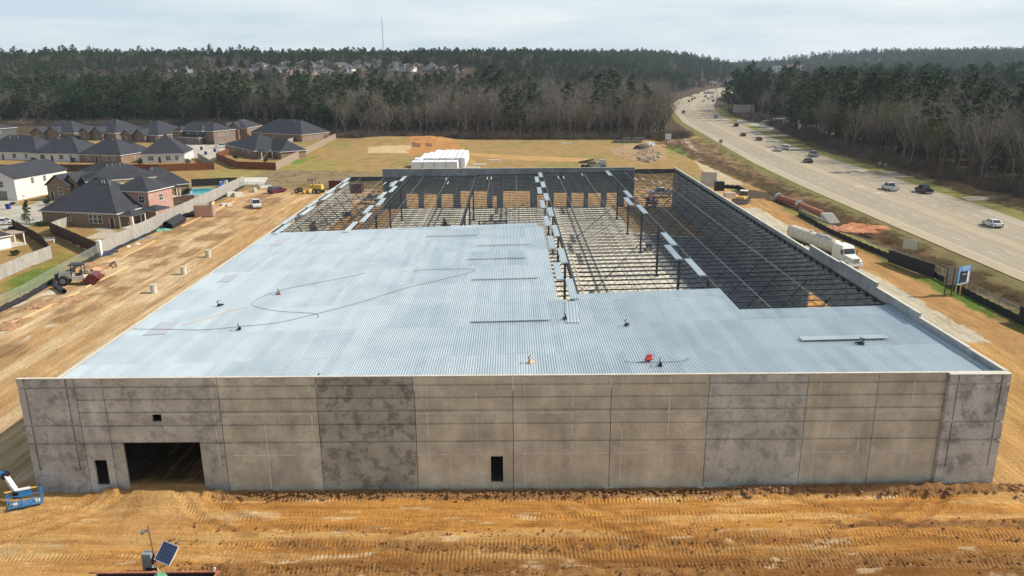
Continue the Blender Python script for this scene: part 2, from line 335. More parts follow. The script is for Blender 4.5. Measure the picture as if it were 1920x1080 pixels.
# ------------------------------------------------------------------ ground sheet
def pip(x, y, P):
    ins = np.zeros(x.shape, bool); n = len(P)
    for i in range(n):
        x1, y1 = P[i]; x2, y2 = P[(i+1) % n]
        if y1 == y2: continue
        c = ((y1 > y) != (y2 > y)) & (x < (x2-x1)*(y-y1)/(y2-y1)+x1); ins ^= c
    return ins
def px(pts): return [tuple(G(a, b)[:2]) for a, b in pts]
def axis(segs):
    o = []
    for a, b, d in segs: o += list(np.arange(a, b, d))
    return np.array(o+[segs[-1][1]])
def build_ground():
    xs = axis([(-2600, -700, 60), (-700, -240, 12), (-240, -90, 2), (-90, -30, .8), (-30, 106, .22), (106, 190, .7), (190, 330, 4), (330, 900, 15), (900, 3200, 60)])
    ys = axis([(-140, -16, 4), (-16, 1, .13), (1, 12, .4), (12, 200, .9), (200, 345, 1.4), (345, 560, 5), (560, 1100, 12), (1100, 2600, 30), (2600, 5200, 120)])
    X, Y = np.meshgrid(xs, ys)
    Z = hills(X, Y)
    n1 = fbm(X/9, Y/9, 4); n2 = fbm(X/2.2, Y/2.2, 4)
    wx = X+(n1-.5)*7; wy = Y+(fbm(X/9+50, Y/9, 4)-.5)*7
    wx2 = X+(n2-.5)*2.2; wy2 = Y+(fbm(X/2.2+50, Y/2.2, 4)-.5)*2.2
    C = np.zeros(X.shape+(3,)); C[:] = (.085, .062, .042)
    A = np.zeros(X.shape+(3,))
    def putf(m, col):
        m = np.clip(m, 0, 1)[..., None]; C[:] = C*(1-m)+np.array(col)*m
    def put(mask, col, soil=None, drn=None, trk=None):
        C[mask] = col
        if soil is not None: A[mask, 2] = soil
        if drn is not None: A[mask, 0] = drn
        if trk is not None: A[mask, 1] = trk
    # verges and clearing ground right of the highway
    put((X > roadL(Y)-2) & (X < roadR(Y)+14+6*n1) & (Y < 700), (.20, .155, .075), 0)
    # dry grass field and lawns
    field = (wx > -75) & (wx < roadL(Y)-1) & (wy > 165) & (wy < 345) & (Y < 352)
    put(field, (.335, .235, .098), 0)
    put((Y < 352) & (X < -36) & (Y > -140), (.335, .225, .088), 0)
    put(pip(wx, wy, [(-260, 340), (-215, 350), (-130, 350), (-130, 430), (-48, 345), (-40, 222), (-300, 200)]), (.32, .215, .09), 0)
    put(pip(wx, wy, px([(380, 322), (640, 296), (640, 318), (560, 330), (380, 335)])), (.30, .25, .085), 0)
    put(pip(wx2, wy2, px([(560, 300), (600, 290), (590, 296), (565, 306)])), (.17, .23, .05), 0)
    for P in ([(548, 303), (575, 296), (570, 305), (550, 309)], [(610, 268), (640, 262), (650, 272), (615, 276)], [(1245, 275), (1275, 268), (1290, 285), (1262, 292)]):
        put(pip(wx2, wy2, px(P)), (.15, .24, .045), 0)
    rg = field & (fbm(X/14, Y/30, 4) > .60); C[rg] = (.27, .235, .085)
    # rough weedy strip between site and field
    put(pip(wx, wy, px([(430, 350), (500, 318), (720, 322), (640, 352), (560, 352)])), (.26, .20, .115), .3, 0)
    # green / dry lawn on the left, beyond the chain link fence
    put(pip(wx2, wy2, px([(0, 600), (0, 535), (98, 484), (100, 470), (150, 480), (185, 480)])), (.245, .215, .06), 0)
    put(pip(wx, wy, px([(0, 560), (10, 525), (60, 505), (105, 500), (60, 540)])), (.14, .20, .035), 0)
    # site dirt
    site = (X > -38.5) & (X < 104) & (Y > -140) & (wy < 172) & (Y < 185)
    site |= (Y < 12) & (X > -300) & (X < 118)
    put(site, (.50, .325, .16), 1, 1)
    fr = (Y < 1) & (X > -300); put(fr, (.51, .255, .068), 1, 0); putf(fr*sst(fbm(X/12, Y/.9, 6, .6), .47, .68)*.75, (.33, .15, .04)); putf(fr*sst(fbm(X/9+30, Y/1.1+9, 6, .6), .50, .7)*.8, (.64, .42, .18)); putf(fr*sst(X, 14, 26)*sst(-Y+2.2*(fbm(X/7, Y/2, 4)-.5), 8.0, 10.0)*.9, (.235, .108, .032)); putf(fr*sst(X, 16, 30)*np.exp(-((Y+7.6+1.6*(fbm(X/6, Y/2, 3)-.5))/.9)**2)*.7, (.31, .15, .045)); putf(fr*sst(-X, -24, 6)*.45, (.60, .42, .20)); putf(fr*sst(fbm(X/3+3, Y/.7+19, 5, .6), .64, .74)*.7, (.62, .47, .29))
    cor = (X > 83) & (X < 112) & (Y < 34+n1*6) & (Y > -30); put(cor, (.50, .30, .115), 1, 1)
    # pale limy streaks on the haul road
    haul = (X > -36) & (X < -.5) & (Y > 2) & (Y < 172); putf(haul*sst(fbm(X/4, Y/34, 6, .6), .42, .66), (.60, .46, .28)); putf(haul*sst(fbm(X/1.6+20, Y/30+3, 6, .65), .50, .72)*.7, (.40, .235, .105)); putf(haul*sst(fbm(X/1.3+40, Y/20+9, 4, .6), .55, .75)*.8, (.63, .50, .32))
    m = (X > -37) & (X < -24+5*n1) & (Y > 8) & (Y < 165) ; putf(m*sst(fbm(X/5+7, Y/7, 6, .6), .44, .60), (.33, .21, .11))
    m = (X > -36) & (X < -22) & (Y > 20) & (Y < 70) ; putf(m*sst(fbm(X/3+3, Y/7, 6, .65), .54, .66), (.68, .61, .48))
    # behind building
    m = pip(wx, wy, px([(770, 262), (835, 262), (900, 290), (760, 290)])); put(m, (.46, .24, .095), 1, 0)
    m = pip(wx, wy, px([(690, 275), (765, 273), (765, 288), (690, 287)])); put(m, (.55, .43, .25), 1, 0)
    m = pip(wx2, wy2, px([(860, 283), (900, 288), (1100, 297), (1100, 304), (960, 300), (865, 290)])); put(m, (.50, .31, .135), 1, 0)
    m = pip(wx2, wy2, px([(1140, 280), (1172, 270), (1245, 272), (1250, 300), (1200, 306), (1150, 292)])); put(m, (.38, .27, .155), 1, 0)
    # right side: limestone strip, ruts, ditch
    m = (X > 83.2) & (X < 103.5+1.5*(n2-.5)) & (Y > 34+3*n2) & (Y < 132+8*n1); put(m, (.52, .475, .375), 1, 1)
    m = (X > 83.2) & (X < 91+2*n2) & (Y > 34) & (Y < 66); put(m, (.55, .29, .10), 1, 1)
    m = (X > 83.2) & (X < 96) & (Y > 118) & (Y < 175); put(m, (.45, .28, .13), 1, 1)
    m = (wx2 > 103.3) & (wx2 < 109.5) & (Y < 150) & (Y > -30); put(m, (.43, .255, .105), 1, 1, .4)
    m = (wx2 > 108.9) & (wx2 < 116.5) & (Y < 135) & (Y > -30); put(m, (.205, .205, .055), 0)
    m &= fbm(X/5, Y/7, 4) > .5; C[m] = (.26, .21, .085)
    m = (wx2 > 108.9) & (wx2 < 116.5) & (Y < 72) & (Y > 20) & (fbm(X/4+5, Y/6, 4) > .47); C[m] = (.13, .20, .035)
    m = (wx2 > 116) & (X < roadL(Y)-1) & (Y < 330) & (wx2 > 116-.055*np.clip(Y-130, 0, 300)); put(m, (.255, .185, .10), .25, 1)
    m &= fbm(X/3, Y/8+4, 5) > .52; C[m] = (.19, .125, .07)
    m = (wx2 > 118) & (wx2 < 121) & (Y > 100) & (Y < 122); put(m, (.52, .20, .085), .6, 1)
    m = pip(wx2, wy2, px([(1560, 428), (1600, 415), (1655, 418), (1668, 432), (1620, 440), (1580, 436)])); put(m, (.56, .22, .10), .6, 1)
    m = pip(wx2, wy2, px([(1302, 300), (1345, 312), (1390, 345), (1370, 350), (1330, 335)])); put(m, (.52, .42, .27), .5, 1)
    m = (X > roadL(Y)-4.2+2*(n2-.5)) & (X < roadL(Y)) & (Y < 620); put(m, (.19, .18, .07), 0)
    m &= Y < 130; C[m] = (.185, .16, .07)
    st_ = px([(1283, 256), (1290, 262), (1305, 280), (1322, 300), (1350, 320), (1395, 345), (1388, 347), (1342, 322), (1314, 302), (1297, 282), (1281, 262)])
    m = pip(wx2, wy2, st_); put(m, (.42, .37, .30), .4, 1)
    # right verge of the highway
    m = (X > roadR(Y)) & (X < roadR(Y)+5+3*n2) & (Y < 600); put(m, (.235, .225, .075), 0)
    m = (X > roadR(Y)+9) & (X < roadR(Y)+24) & (Y < 190) & (n1 > .45); C[m] = (.30, .22, .13)
    # streets and drives of the estate
    for P in ([(-60, 400), (0, 388), (60, 383), (95, 395), (84, 410), (60, 424), (0, 432), (-60, 440)], [(-40, 374), (0, 374), (34, 372), (28, 388), (-40, 392)],
              [(60, 383), (85, 372), (100, 380), (92, 396)], [(344, 268), (372, 268), (420, 272), (432, 290), (400, 302), (345, 292)], [(355, 262), (400, 262), (420, 275), (360, 275)],
              [(1385, 224), (1480, 240), (1600, 252), (1600, 255), (1470, 246), (1380, 230)]):
        put(pip(X, Y, px(P)), (.47, .45, .40), 0)
    for P in ([(150, 413), (175, 413), (215, 432), (240, 444), (178, 448), (160, 447), (190, 432), (160, 422)],):
        put(pip(X, Y, px(P)), (.50, .46, .37), 0)
    put(pip(X, Y, px([(300, 340), (445, 345), (425, 358), (372, 390), (300, 380)])), (.30, .25, .10), 0)
    # relief ------------------------------------------------------
    Z += np.where((X > 106) & (X < roadL(Y)), -1.1*np.exp(-((X-(117-.02*np.clip(Y-130, 0, 300)))/3.2)**2), 0)
    d = np.where(A[..., 2] > .5, 1., 0.)*np.where(Y < 200, 1, 0)
    near = d*(Y < 14)
    Z += d*(fbm(X/1.1, Y/9, 4)-.5)*.22*np.where((Y > 0) & ((X < -1) | (X > 82)), 1, 0)
    Z += near*((fbm(X/7, Y/.75, 4)-.5)*.42+(fbm(X/2.3, Y/1.6, 5, .6)-.5)*.28)*(Y < .5)
    # wheel tracks in front of the long wall
    def track(path, wd, dep, cle, x0, x1):
        yc = path(X); q = (Y-yc)/wd; m = np.exp(-q**4)*(.25+.75*sst(fbm(X/5+yc*3, Y/2, 4), .40, .52))*sst(X, x0, x0+4)*(1-sst(X, x1-4, x1))*(Y < 1)
        rim = np.exp(-((np.abs(q)-1.35)/.3)**2)*sst(X, x0, x0+4)*(1-sst(X, x1-4, x1))*(Y < 1)
        A[..., 1] = np.maximum(A[..., 1], m*cle); return -dep*m+.35*dep*rim
    for yc, a, wd, dep, cle, x0, x1, ph in ((-1.7, .25, .38, .10, 1, 18, 80, 0), (-3.5, .35, .32, .10, 1, 20, 100, 1), (-4.5, .35, .3, .08, .5, 12, 90, 1.1), (-7.2, .3, .45, .14, 1, 16, 110, 2),
                                     (-8.4, .3, .4, .12, 1, -20, 105, 2.1), (-9.7, .25, .5, .12, 1, 17, 100, 3), (-10.9, .2, .45, .15, 1, 10, 110, 3.1), (-5.9, .5, .3, .07, .3, -20, 60, 4)):
        Z += track(lambda x, yc=yc, a=a, ph=ph: yc+a*np.sin(x/11+ph)+.9*a*np.sin(x/27+ph*2)-(np.clip(18-x, 0, 40)*.05), wd, dep, cle, x0, x1)
    for cx_, cy_, rr_, x0_, x1_ in ((26, 9, 14.6, 9, 34), (26, 9, 16.6, 8, 36), (-8, 10, 17.4, -20, 12), (-8, 10, 19.4, -20, 14), (60, 14, 21, 44, 92), (60, 14, 23, 42, 95), (96, -20, 14, 80, 110), (96, -20, 16, 78, 112), (84, 26, 34, 50, 118), (38, -24, 16, 24, 56)):
        q_ = (np.hypot(X-cx_, Y-cy_)-rr_)/.42; gt = (Y < .6)*sst(X, x0_, x0_+3)*(1-sst(X, x1_-3, x1_)); m_ = np.exp(-q_**4)*gt
        Z += -.11*m_+.05*np.exp(-((np.abs(q_)-1.35)/.35)**2)*gt; A[..., 1] = np.maximum(A[..., 1], .75*m_*(fbm(X/3, Y/3, 3) > .47)); putf(m_*.35, (.34, .165, .05))
    # rutted corner on the right and drive through the door opening
    m = (X > 82) & (X < 108) & (Y < 40) & (Y > -14); A[..., 1] = np.where(m, np.maximum(A[..., 1], .9*(fbm(X/1.2, Y/14, 3) > .5)), A[..., 1])
    # churned dark clods along two bands and berm at the wall foot
    for yb, wb, x0, x1, am in ((-7.9, .7, 20, 62, .22), (-10.6, .9, 55, 112, .2), (-11.3, .8, 14, 60, .22), (-6.0, .5, 62, 90, .14)):
        m = np.exp(-((Y-yb-.5*np.sin(X/9))/wb)**2)*sst(X, x0, x0+6)*(1-sst(X, x1-6, x1))
        cl = (fbm(X/.55, Y/.45, 4, .6)-.42); Z += m*am*cl*3.0
        mm = (m > .35) & (fbm(X/2.5, Y/.8, 4) > .44); C[mm] = (.31, .165, .06)
    bh = .16+.42*sst(X, 55, 66)*(1-sst(X, 82, 84))+.3*np.exp(-((X-15.4)/1.6)**2)+.4*np.exp(-((X-6.6)/1.5)**2)
    bm = np.exp(-((Y+.75)/.55)**2)*sst(X, -1, 1)*(1-sst(X, 83, 85)); gate = ((X > 7.6) & (X < 14.6))
    Z += bm*np.where(gate, 0, bh)*(.45+1.3*fbm(X/.6, Y/.5, 4, .6))
    mm = (bm > .25) & ~gate & (X > 16); C[mm] = (.33, .18, .075)
    # ramp into the building
    rp = np.exp(-((X-11.2)/3.8)**4); Z += rp*.72*sst(Y, -3.6, -.1)*(Y < 20)
    putf(sst(rp, .1, .9)*(1-sst(-Y, 4, 9))*(Y < 16), (.52, .31, .125)); putf(((X > 7.4) & (X < 14.9) & (Y < 10))*sst(Y, -.3, 1.5), (.10, .06, .03)); putf(sst(fbm(X/.7, Y/3, 5, .6), .5, .65)*sst(rp, .3, .9)*(1-sst(-Y, 3, 9))*.6, (.38, .21, .08))  # soil past the door sill is painted dark for the gloom indoors
    # cut bank behind the building
    q = G(800, 268); Z += 1.7*np.exp(-((X-q[0]-2)/11)**2)*sst(Y, q[1]-6, q[1]+1)*(1-sst(Y, q[1]+8, q[1]+22))*(.8+.5*n2)
    q = G(715, 270); Z += 2.6*np.exp(-((X-q[0])/20)**2)*np.exp(-((Y-q[1]-10)/12)**2)
    q = G(1208, 292); m = np.exp(-(((X-q[0])/9)**2+((Y-q[1])/12)**2)); Z += m*1.6*fbm(X/1.5, Y/1.5, 3)
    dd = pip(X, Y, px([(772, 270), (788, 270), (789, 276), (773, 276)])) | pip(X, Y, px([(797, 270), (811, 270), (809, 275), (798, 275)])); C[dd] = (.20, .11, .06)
    hole = (X > 1) & (X < 81) & (Y > 1.2) & (Y < 135) & ~((X > 7.8) & (X < 14.6) & (Y < 9)); Z[hole] = -.2
    dr = (X > 7.6) & (X < 14.8) & (Y > .1) & (Y < 9); Z[dr] = .66+.06*(n2[dr]-.5)
    ny, nx = X.shape; V = np.stack([X, Y, Z], -1).reshape(-1, 3)
    i = np.arange(nx-1)[None, :]+nx*np.arange(ny-1)[:, None]; F = np.stack([i, i+1, i+nx+1, i+nx], -1).reshape(-1, 4)
    me = bpy.data.meshes.new('ground'); me.vertices.add(len(V)); me.vertices.foreach_set('co', V.ravel())
    me.loops.add(F.size); me.loops.foreach_set('vertex_index', F.ravel().astype(np.int32))
    me.polygons.add(len(F)); me.polygons.foreach_set('loop_start', np.arange(0, F.size, 4, dtype=np.int32)); me.polygons.foreach_set('loop_total', np.full(len(F), 4, np.int32))
    me.update(calc_edges=True); me.polygons.foreach_set('use_smooth', np.ones(len(F), bool))
    for nm, D in (('Col', C), ('Aux', A)):
        at = me.color_attributes.new(nm, 'FLOAT_COLOR', 'POINT'); at.data.foreach_set('color', np.concatenate([D.reshape(-1, 3), np.ones((len(V), 1))], 1).ravel().astype(np.float32))
    me.materials.append(M_GROUND)
    tag(inst('ground', me), kind='structure')
build_ground()
# ------------------------------------------------------------------ highway
def ribbon(name, u0, u1, z, mat, Y0=-60, Y1=1240, step=8, parent=None, dash=None, taper=0):
    mb = MB(); Y = Y0
    while Y < Y1:
        Yb = Y+(dash[0] if dash else step)
        def p(u, y):
            a, b = float(roadL(y)), float(roadR(y)); x = a+(b-a)*u; return (x, y, max(0, Zh(x, y))+z)
        mb.add([p(u0, Y), p(u1, Y), p(u1, Yb), p(u0, Yb)], [(0, 1, 2, 3)]); Y += dash[1] if dash else step
    return mb.build(name, mat, parent)
M_ASPH = M('worn_grey_asphalt', (.305, .258, .19), .9, 0, .12, .15, 1.5, st=(1, .12, 1), bump=.1, bscale=3)
M_TANA = M('tan_chip_seal', (.365, .302, .207), .9, 0, .12, .15, 1.5, st=(1, .12, 1))
M_TANL = M('pale_wheel_path', (.335, .28, .198), .9, 0, .12, .15, 1.5, st=(1, .12, 1))
M_MARK = M('road_marking_white', (.62, .60, .54), .7, 0, .2, .5, 4)
M_MARKY = M('road_marking_yellow', (.42, .34, .20), .7, 0, .2, .5, 4)
M_CRACK = M('dark_joint_sealant', (.20, .18, .15), .9, 0, .2)
hw = ribbon('highway', 0, 1, .10, M_ASPH); tag(hw, kind='structure')
for u0, u1, mt in ((0, .105, M_TANA), (.345, .375, M_TANL), (.44, .56, M_TANA), (.625, .66, M_TANL), (.76, .79, M_TANL), (.90, 1, M_TANL)): ribbon('paving_strip', u0, u1, .104, mt, parent=hw)
ribbon('edge_line', .112, .1175, .112, M_MARK, parent=hw); ribbon('edge_line', .895, .899, .112, M_MARK, parent=hw)
for u in (.44, .56): ribbon('centre_line', u-.002, u+.002, .112, M_MARKY, parent=hw)
for u in (.222, .332, .668, .776):
    tag(ribbon('dashed_line', u-.0022, u+.0022, .112, M_MARK, parent=hw, dash=(3.4, 13.0), Y1=620), kind='stuff')
    tag(ribbon('dashed_line', u-.002, u+.002, .112, M_CRACK, Y0=-56, parent=hw, dash=(3.6, 13.0), Y1=420), kind='stuff')
for u, Y in ((.50, 166), (.52, 154), (.50, 262), (.52, 268), (.49, 247)):      # turn-lane arrows, pale and worn
    mb = MB(); x = float(roadL(Y)+(roadR(Y)-roadL(Y))*u); z = .113
    mb.add([(x-.14, Y, z), (x+.14, Y, z), (x+.14, Y+4.5, z), (x-.14, Y+4.5, z)], [(0, 1, 2, 3)])
    mb.add([(x-.14, Y+3.4, z+.001), (x-1.5, Y+3.0, z+.001), (x-1.5, Y+3.5, z+.001), (x-.14, Y+4.2, z+.001)], [(0, 1, 2, 3)]); mb.add([(x-1.3, Y+2.5, z+.002), (x-2.3, Y+3.3, z+.002), (x-1.3, Y+4.0, z+.002)], [(0, 1, 2)])
    mb.build('turn_arrow', M_MARK, hw)
# side drives joining the highway on the far side
def flat(name, pts, z, mat, kind='structure', parent=None):
    mb = MB(); mb.poly([(a, b, z) for a, b in pts]); o = mb.build(name, mat, parent)
    return tag(o, kind=kind) if parent is None else o
flat('driveway', px([(1640, 320), (1700, 323), (1760, 326), (1850, 328), (1850, 332), (1760, 331.5), (1690, 333), (1672, 334)]), .075, M_TANL)
flat('driveway', px([(1800, 371), (1850, 366), (1895, 366), (1890, 371), (1850, 376), (1815, 377)]), .075, M_TANL)
flat('driveway', px([(1415, 243), (1430, 241), (1490, 244), (1490, 246), (1440, 247)]), .075, M_TANL)
flat('driveway', px([(1435, 253), (1445, 252), (1500, 253), (1500, 255), (1450, 256)]), .075, M_TANL)
flat('driveway', px([(1346, 213), (1400, 217), (1400, 218.5), (1352, 215)]), .075, M_TANL)
# ------------------------------------------------------------------ the warehouse
ZR = lambda x: 8.3+.0196*x                          # roof plane
GX = [0, 15.3, 32.0, 48.6, 65.3, 81.3]; DY = 136.0; BAY = 17.0
wh = empty('warehouse', (0, 0, 0), 0, 'large half-roofed concrete warehouse shell with pale metal deck and open dark steel joists', 'warehouse')
def wallmesh(xb, zb, dep, t, top=None):
    "dep(x, z) -> how proud the face stands (None = hole). Outer face looks to -y."
    nx, nz = len(xb)-1, len(zb)-1; D = [[dep((xb[i]+xb[i+1])/2, (zb[j]+zb[j+1])/2) for j in range(nz)] for i in range(nx)]
    mb = MB(); g = lambda i, j: D[i][j] if 0 <= i < nx and 0 <= j < nz else None
    for i in range(nx):
        for j in range(nz):
            d = D[i][j]
            if d is None: continue
            x0, x1, z0, z1 = xb[i], xb[i+1], zb[j], zb[j+1]
            mb.add([(x0, -d, z0), (x1, -d, z0), (x1, -d, z1), (x0, -d, z1)], [(0, 1, 2, 3)]); mb.add([(x0, t, z0), (x1, t, z0), (x1, t, z1), (x0, t, z1)], [(3, 2, 1, 0)])
            for (ii, jj, a, b, c, e, fl) in ((i-1, j, x0, z0, x0, z1, 0), (i+1, j, x1, z0, x1, z1, 1), (i, j-1, x0, z0, x1, z0, 1), (i, j+1, x0, z1, x1, z1, 0)):
                o = g(ii, jj)
                if o is not None and o >= d: continue
                y1 = t if o is None else -o
                q = [(a, -d, b), (c, -d, e), (c, y1, e), (a, y1, b)]
                mb.add(q, [(0, 1, 2, 3) if fl else (3, 2, 1, 0)])
    return mb
def grid_breaks(a, b, marks, w_): 
    s = {round(a, 3), round(b, 3)}
    for m in marks: s |= {round(m-w_/2, 3), round(m+w_/2, 3)}
    return sorted(v for v in s if a-1e-6 <= v <= b+1e-6)
HG = [9.76, 8.64, 7.49, 6.27, 4.65]; HC = [9.72, 6.33, 4.66]; GW = .155
def panel(x0, x1, hg, vg, holes, col, blotch, proud=0, top=10.5, lines=(), joint=True):
    j = .025
    xb = sorted(set(grid_breaks(x0+j, x1-j, vg, GW)) | {h[0] for h in holes} | {h[1] for h in holes})
    zb = sorted(set(grid_breaks(0, top, hg, GW)) | {2.2} | {v for h in holes for v in h[2:4]})
    def dep(x, z):
        for h in holes:
            if h[0] < x < h[1] and h[2] < z < h[3]: return None
        for q in hg:
            if abs(z-q) < GW/2: return proud-.11
        for q in vg:
            if abs(x-q) < GW/2 and z > 2.2: return proud-.11
        return proud
    o = wallmesh(xb, zb, dep, .22).build('wall_panel', M_CONC, wh, (0, 0, 0)); o.color = (col[0]*1.34, col[1]*1.355, col[2]*1.36, blotch*.85)
    for (kind, a, b0, b1) in lines:
        mb = MB(); r = random.Random(int(a*100)); n = max(2, int(abs(b1-b0)/.5))
        for k in range(n):
            s0 = b0+(b1-b0)*k/n; s1 = b0+(b1-b0)*(k+1)/n-.004; w1 = r.uniform(.02, .06)
            zc = (s0+s1)/2
            if kind == 'v' and (any(abs(zc-q) < .3 for q in hg) and r.random() < .7): continue
            if r.random() < .06: continue
            if kind == 'v': mb.add([(a-w1+x0, -proud-.004, s0), (a+w1+x0, -proud-.004, s0), (a+w1+x0, -proud-.004, s1), (a-w1+x0, -proud-.004, s1)], [(0, 1, 2, 3)])
            else: mb.add([(x0+s0, -proud-.006, a-w1), (x0+s1, -proud-.006, a-w1), (x0+s1, -proud-.006, a+w1), (x0+s0, -proud-.006, a+w1)], [(0, 1, 2, 3)])
        mb.build('joint_streak', M_LIME, o)
    return o
TAN = (.40, .35, .265); GRY = (.29, .275, .245); DRK = (.285, .265, .215)
def std(wd, v1, v2, low=3.45): return [('v', v1, .3, 10.3), ('v', v2, 2.4, 10.3), ('h', low, .1, wd-.1), ('h', 7.2, .1, wd-.1)]
panel(0.0, 4.72, HC, [.63, 4.04], [], (.30, .288, .27), .75)
panel(4.72, 7.0, HG, [], [(5.27, 6.35, .72, 3.1)], (.36, .34, .31), .55)
panel(7.0, 16.5, HG, [], [(7.95, 14.45, 0, 4.66), (10.74, 11.52, 6.62, 7.28)], (.34, .32, .275), .6, lines=[('v', 8.95, 2.4, 10.3)])
panel(16.5, 24.6, HG, [], [], (.385, .345, .27), .35, lines=std(8.1, 3.6, 7.55))
panel(24.6, 32.7, HG, [], [], DRK, .95)
panel(32.7, 40.85, HG, [], [(38.93, 39.97, .72, 3.2)], TAN, .12, lines=[('v', 1.0, .3, 10.3), ('v', 5.1, .3, 10.3), ('h', 3.4, .1, 5.7), ('h', 7.2, .1, 8)])
panel(40.85, 49.0, HG, [], [], TAN, .1, lines=std(8.15, .95, 4.95))
panel(49.0, 57.05, HG, [], [], (.41, .355, .265), .12, lines=std(8.05, .95, 4.85))
panel(57.05, 65.2, HG, [], [], (.375, .355, .30), .6)
panel(65.2, 71.0, HG, [], [], TAN, .1, lines=[('v', 1.1, .3, 10.3), ('v', 4.75, 3.4, 7.2), ('h', 3.4, .1, 4.8), ('h', 7.15, .1, 4.8)])
panel(71.0, 76.6, HG, [], [], TAN, .15, lines=[('v', 3.0, 1.2, 10.3), ('h', 3.4, .1, 5.2), ('h', 7.2, .1, 5.4)])
panel(76.6, 81.6, HC, [77.3, 80.85], [], (.385, .365, .33), .85, proud=.42)
for x in (16.5, 24.6, 32.7, 40.85, 49, 57.05, 65.2, 71.0):
    if x in (71.0,): continue
mb = MB()
x = -.0
for a, b, p in ((0, 76.6, 0), (76.6, 81.6, .42)): mb.bx(a, b, -p-.03, .25, 10.503, 10.56)
mb.build('coping', M_CONCW, wh)
def side_wall(name, x_in, x_out, segs, holes, col, bl, breaks=(), inner=False, zb0=0.):
    "wall running along Y; built by wallmesh then turned"
    for (y0, y1, top) in segs:
        hs = [h for h in holes if h[0] < y1 and h[1] > y0]
        xb = sorted({y0+.015, y1-.015} | {max(y0+.015, h[0]) for h in hs} | {min(y1-.015, h[1]) for h in hs}); zb = sorted({zb0, top} | {v for h in hs for v in h[2:4]})
        t = abs(x_out-x_in)
        m_ = wallmesh(xb, zb, lambda x, z: None if any(h[0] < x < h[1] and h[2] < z < h[3] for h in hs) else 0, t)
        # local x -> world Y ; local -y -> inside face at x_in
        s = 1 if x_out > x_in else -1
        m_.v = [(x_in+s*y, x, z) for x, y, z in m_.v]
        if s > 0: pass
        else: m_.f = [tuple(reversed(f)) for f in m_.f]
        me_f = m_.f; m_.f = [tuple(reversed(f)) for f in me_f]
        o = m_.build(name, M_CONC, wh); k = random.uniform(.92, 1.08); o.color = (col[0]*k, col[1]*k, col[2]*k, bl)
# left wall
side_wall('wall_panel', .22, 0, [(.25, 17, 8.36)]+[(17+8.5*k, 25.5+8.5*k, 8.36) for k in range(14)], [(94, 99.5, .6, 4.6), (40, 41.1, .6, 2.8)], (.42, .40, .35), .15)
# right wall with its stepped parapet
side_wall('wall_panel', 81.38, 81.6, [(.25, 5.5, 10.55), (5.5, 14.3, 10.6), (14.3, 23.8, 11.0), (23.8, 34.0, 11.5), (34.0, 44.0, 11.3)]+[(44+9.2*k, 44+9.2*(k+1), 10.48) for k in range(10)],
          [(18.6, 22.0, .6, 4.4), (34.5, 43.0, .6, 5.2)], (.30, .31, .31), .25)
mb = MB()
for (a, b, z) in ((.25, 5.5, 10.55), (5.5, 14.3, 10.6), (14.3, 23.8, 11.0), (23.8, 34.0, 11.5), (34.0, 44.0, 11.3), (44, 136, 10.48)): mb.bx(81.34, 81.66, a+.02, b-.02, z+.003, z+.05)
mb.build('coping', M_CONCW, wh)
mb = MB(); mb.bx(-.04, .28, .25, 136, 8.363, 8.41); mb.build('eave_strip', M_CONCW, wh)
# back wall: tall middle part with dock openings, only beams at its ends
ops = [(14.4, 17.3, 4.25), (18.8, 21.9, 4.2), (23.2, 26.1, 4.15), (28.0, 34.6, 4.85), (36.05, 37.1, 3.5), (38.7, 45.5, 4.75), (47.3, 50.1, 3.7), (51.5, 54.7, 4.2), (55.9, 59.0, 4.2), (60.1, 63.3, 4.15), (64.8, 67.6, 4.1), (69.2, 70.4, 3.0)]
xs_ = [8.6, 18.05, 27.05, 37.9, 46.4, 55.2, 64.0, 71.6]
for a, b in zip(xs_[:-1], xs_[1:]):
    hs = [o for o in ops if o[0] >= a-.6 and o[1] <= b+.6]
    hs = [(max(a+.02, o[0]), min(b-.02, o[1]), o[2]) for o in hs]
    xb = sorted({a+.012, b-.012} | {v for h in hs for v in h[:2]}); zb = sorted({0, .62, 10.48} | {h[2] for h in hs})
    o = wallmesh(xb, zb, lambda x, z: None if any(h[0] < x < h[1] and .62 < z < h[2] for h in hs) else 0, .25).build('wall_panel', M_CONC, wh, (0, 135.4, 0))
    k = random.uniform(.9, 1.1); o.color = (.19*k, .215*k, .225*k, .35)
mb = MB(); mb.bx(8.55, 71.65, 135.36, 135.7, 10.483, 10.53); mb.build('coping', M_CONCW, wh)
for a, b in ((0, 8.55), (71.7, 81.3)):
    mb = MB(); mb.bx(a, b, 135.5, 135.75, ZR(a)-.75, ZR(b)+.12); mb.build('end_beam', M_STEEL, wh)
mb = MB(); mb.bx(.22, 81.38, .25, 135.3, -.3, .6); o = mb.build('crushed_stone_floor', M_FLOOR); tag(o, kind='structure')
flat('painted_floor_shade', [(.3, .4), (66, .4), (66, 22), (47, 24), (46, 60), (.3, 58)], .605, M('painted_deck_shade', (.10, .085, .065), .9, 0, .4, .5, 4, .4, 5))  # floor under the deck coloured dark to stand in for interior shade
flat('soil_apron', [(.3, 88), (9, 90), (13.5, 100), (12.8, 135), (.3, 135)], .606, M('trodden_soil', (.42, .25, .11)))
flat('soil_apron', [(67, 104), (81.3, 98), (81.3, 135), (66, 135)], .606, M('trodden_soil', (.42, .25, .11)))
flat('painted_floor_shade', [(66.6, .5), (81.3, .5), (81.3, 97.5), (75, 99), (66.5, 103), (68.2, 90), (66.9, 75), (68.0, 60), (67.0, 42), (68.3, 30)], .608, M('painted_wall_shadow', (.23, .235, .235), .9, 0, .3, .5, 4, .4, 5))  # right wall's cast shadow, painted as a darker grey floor sheet
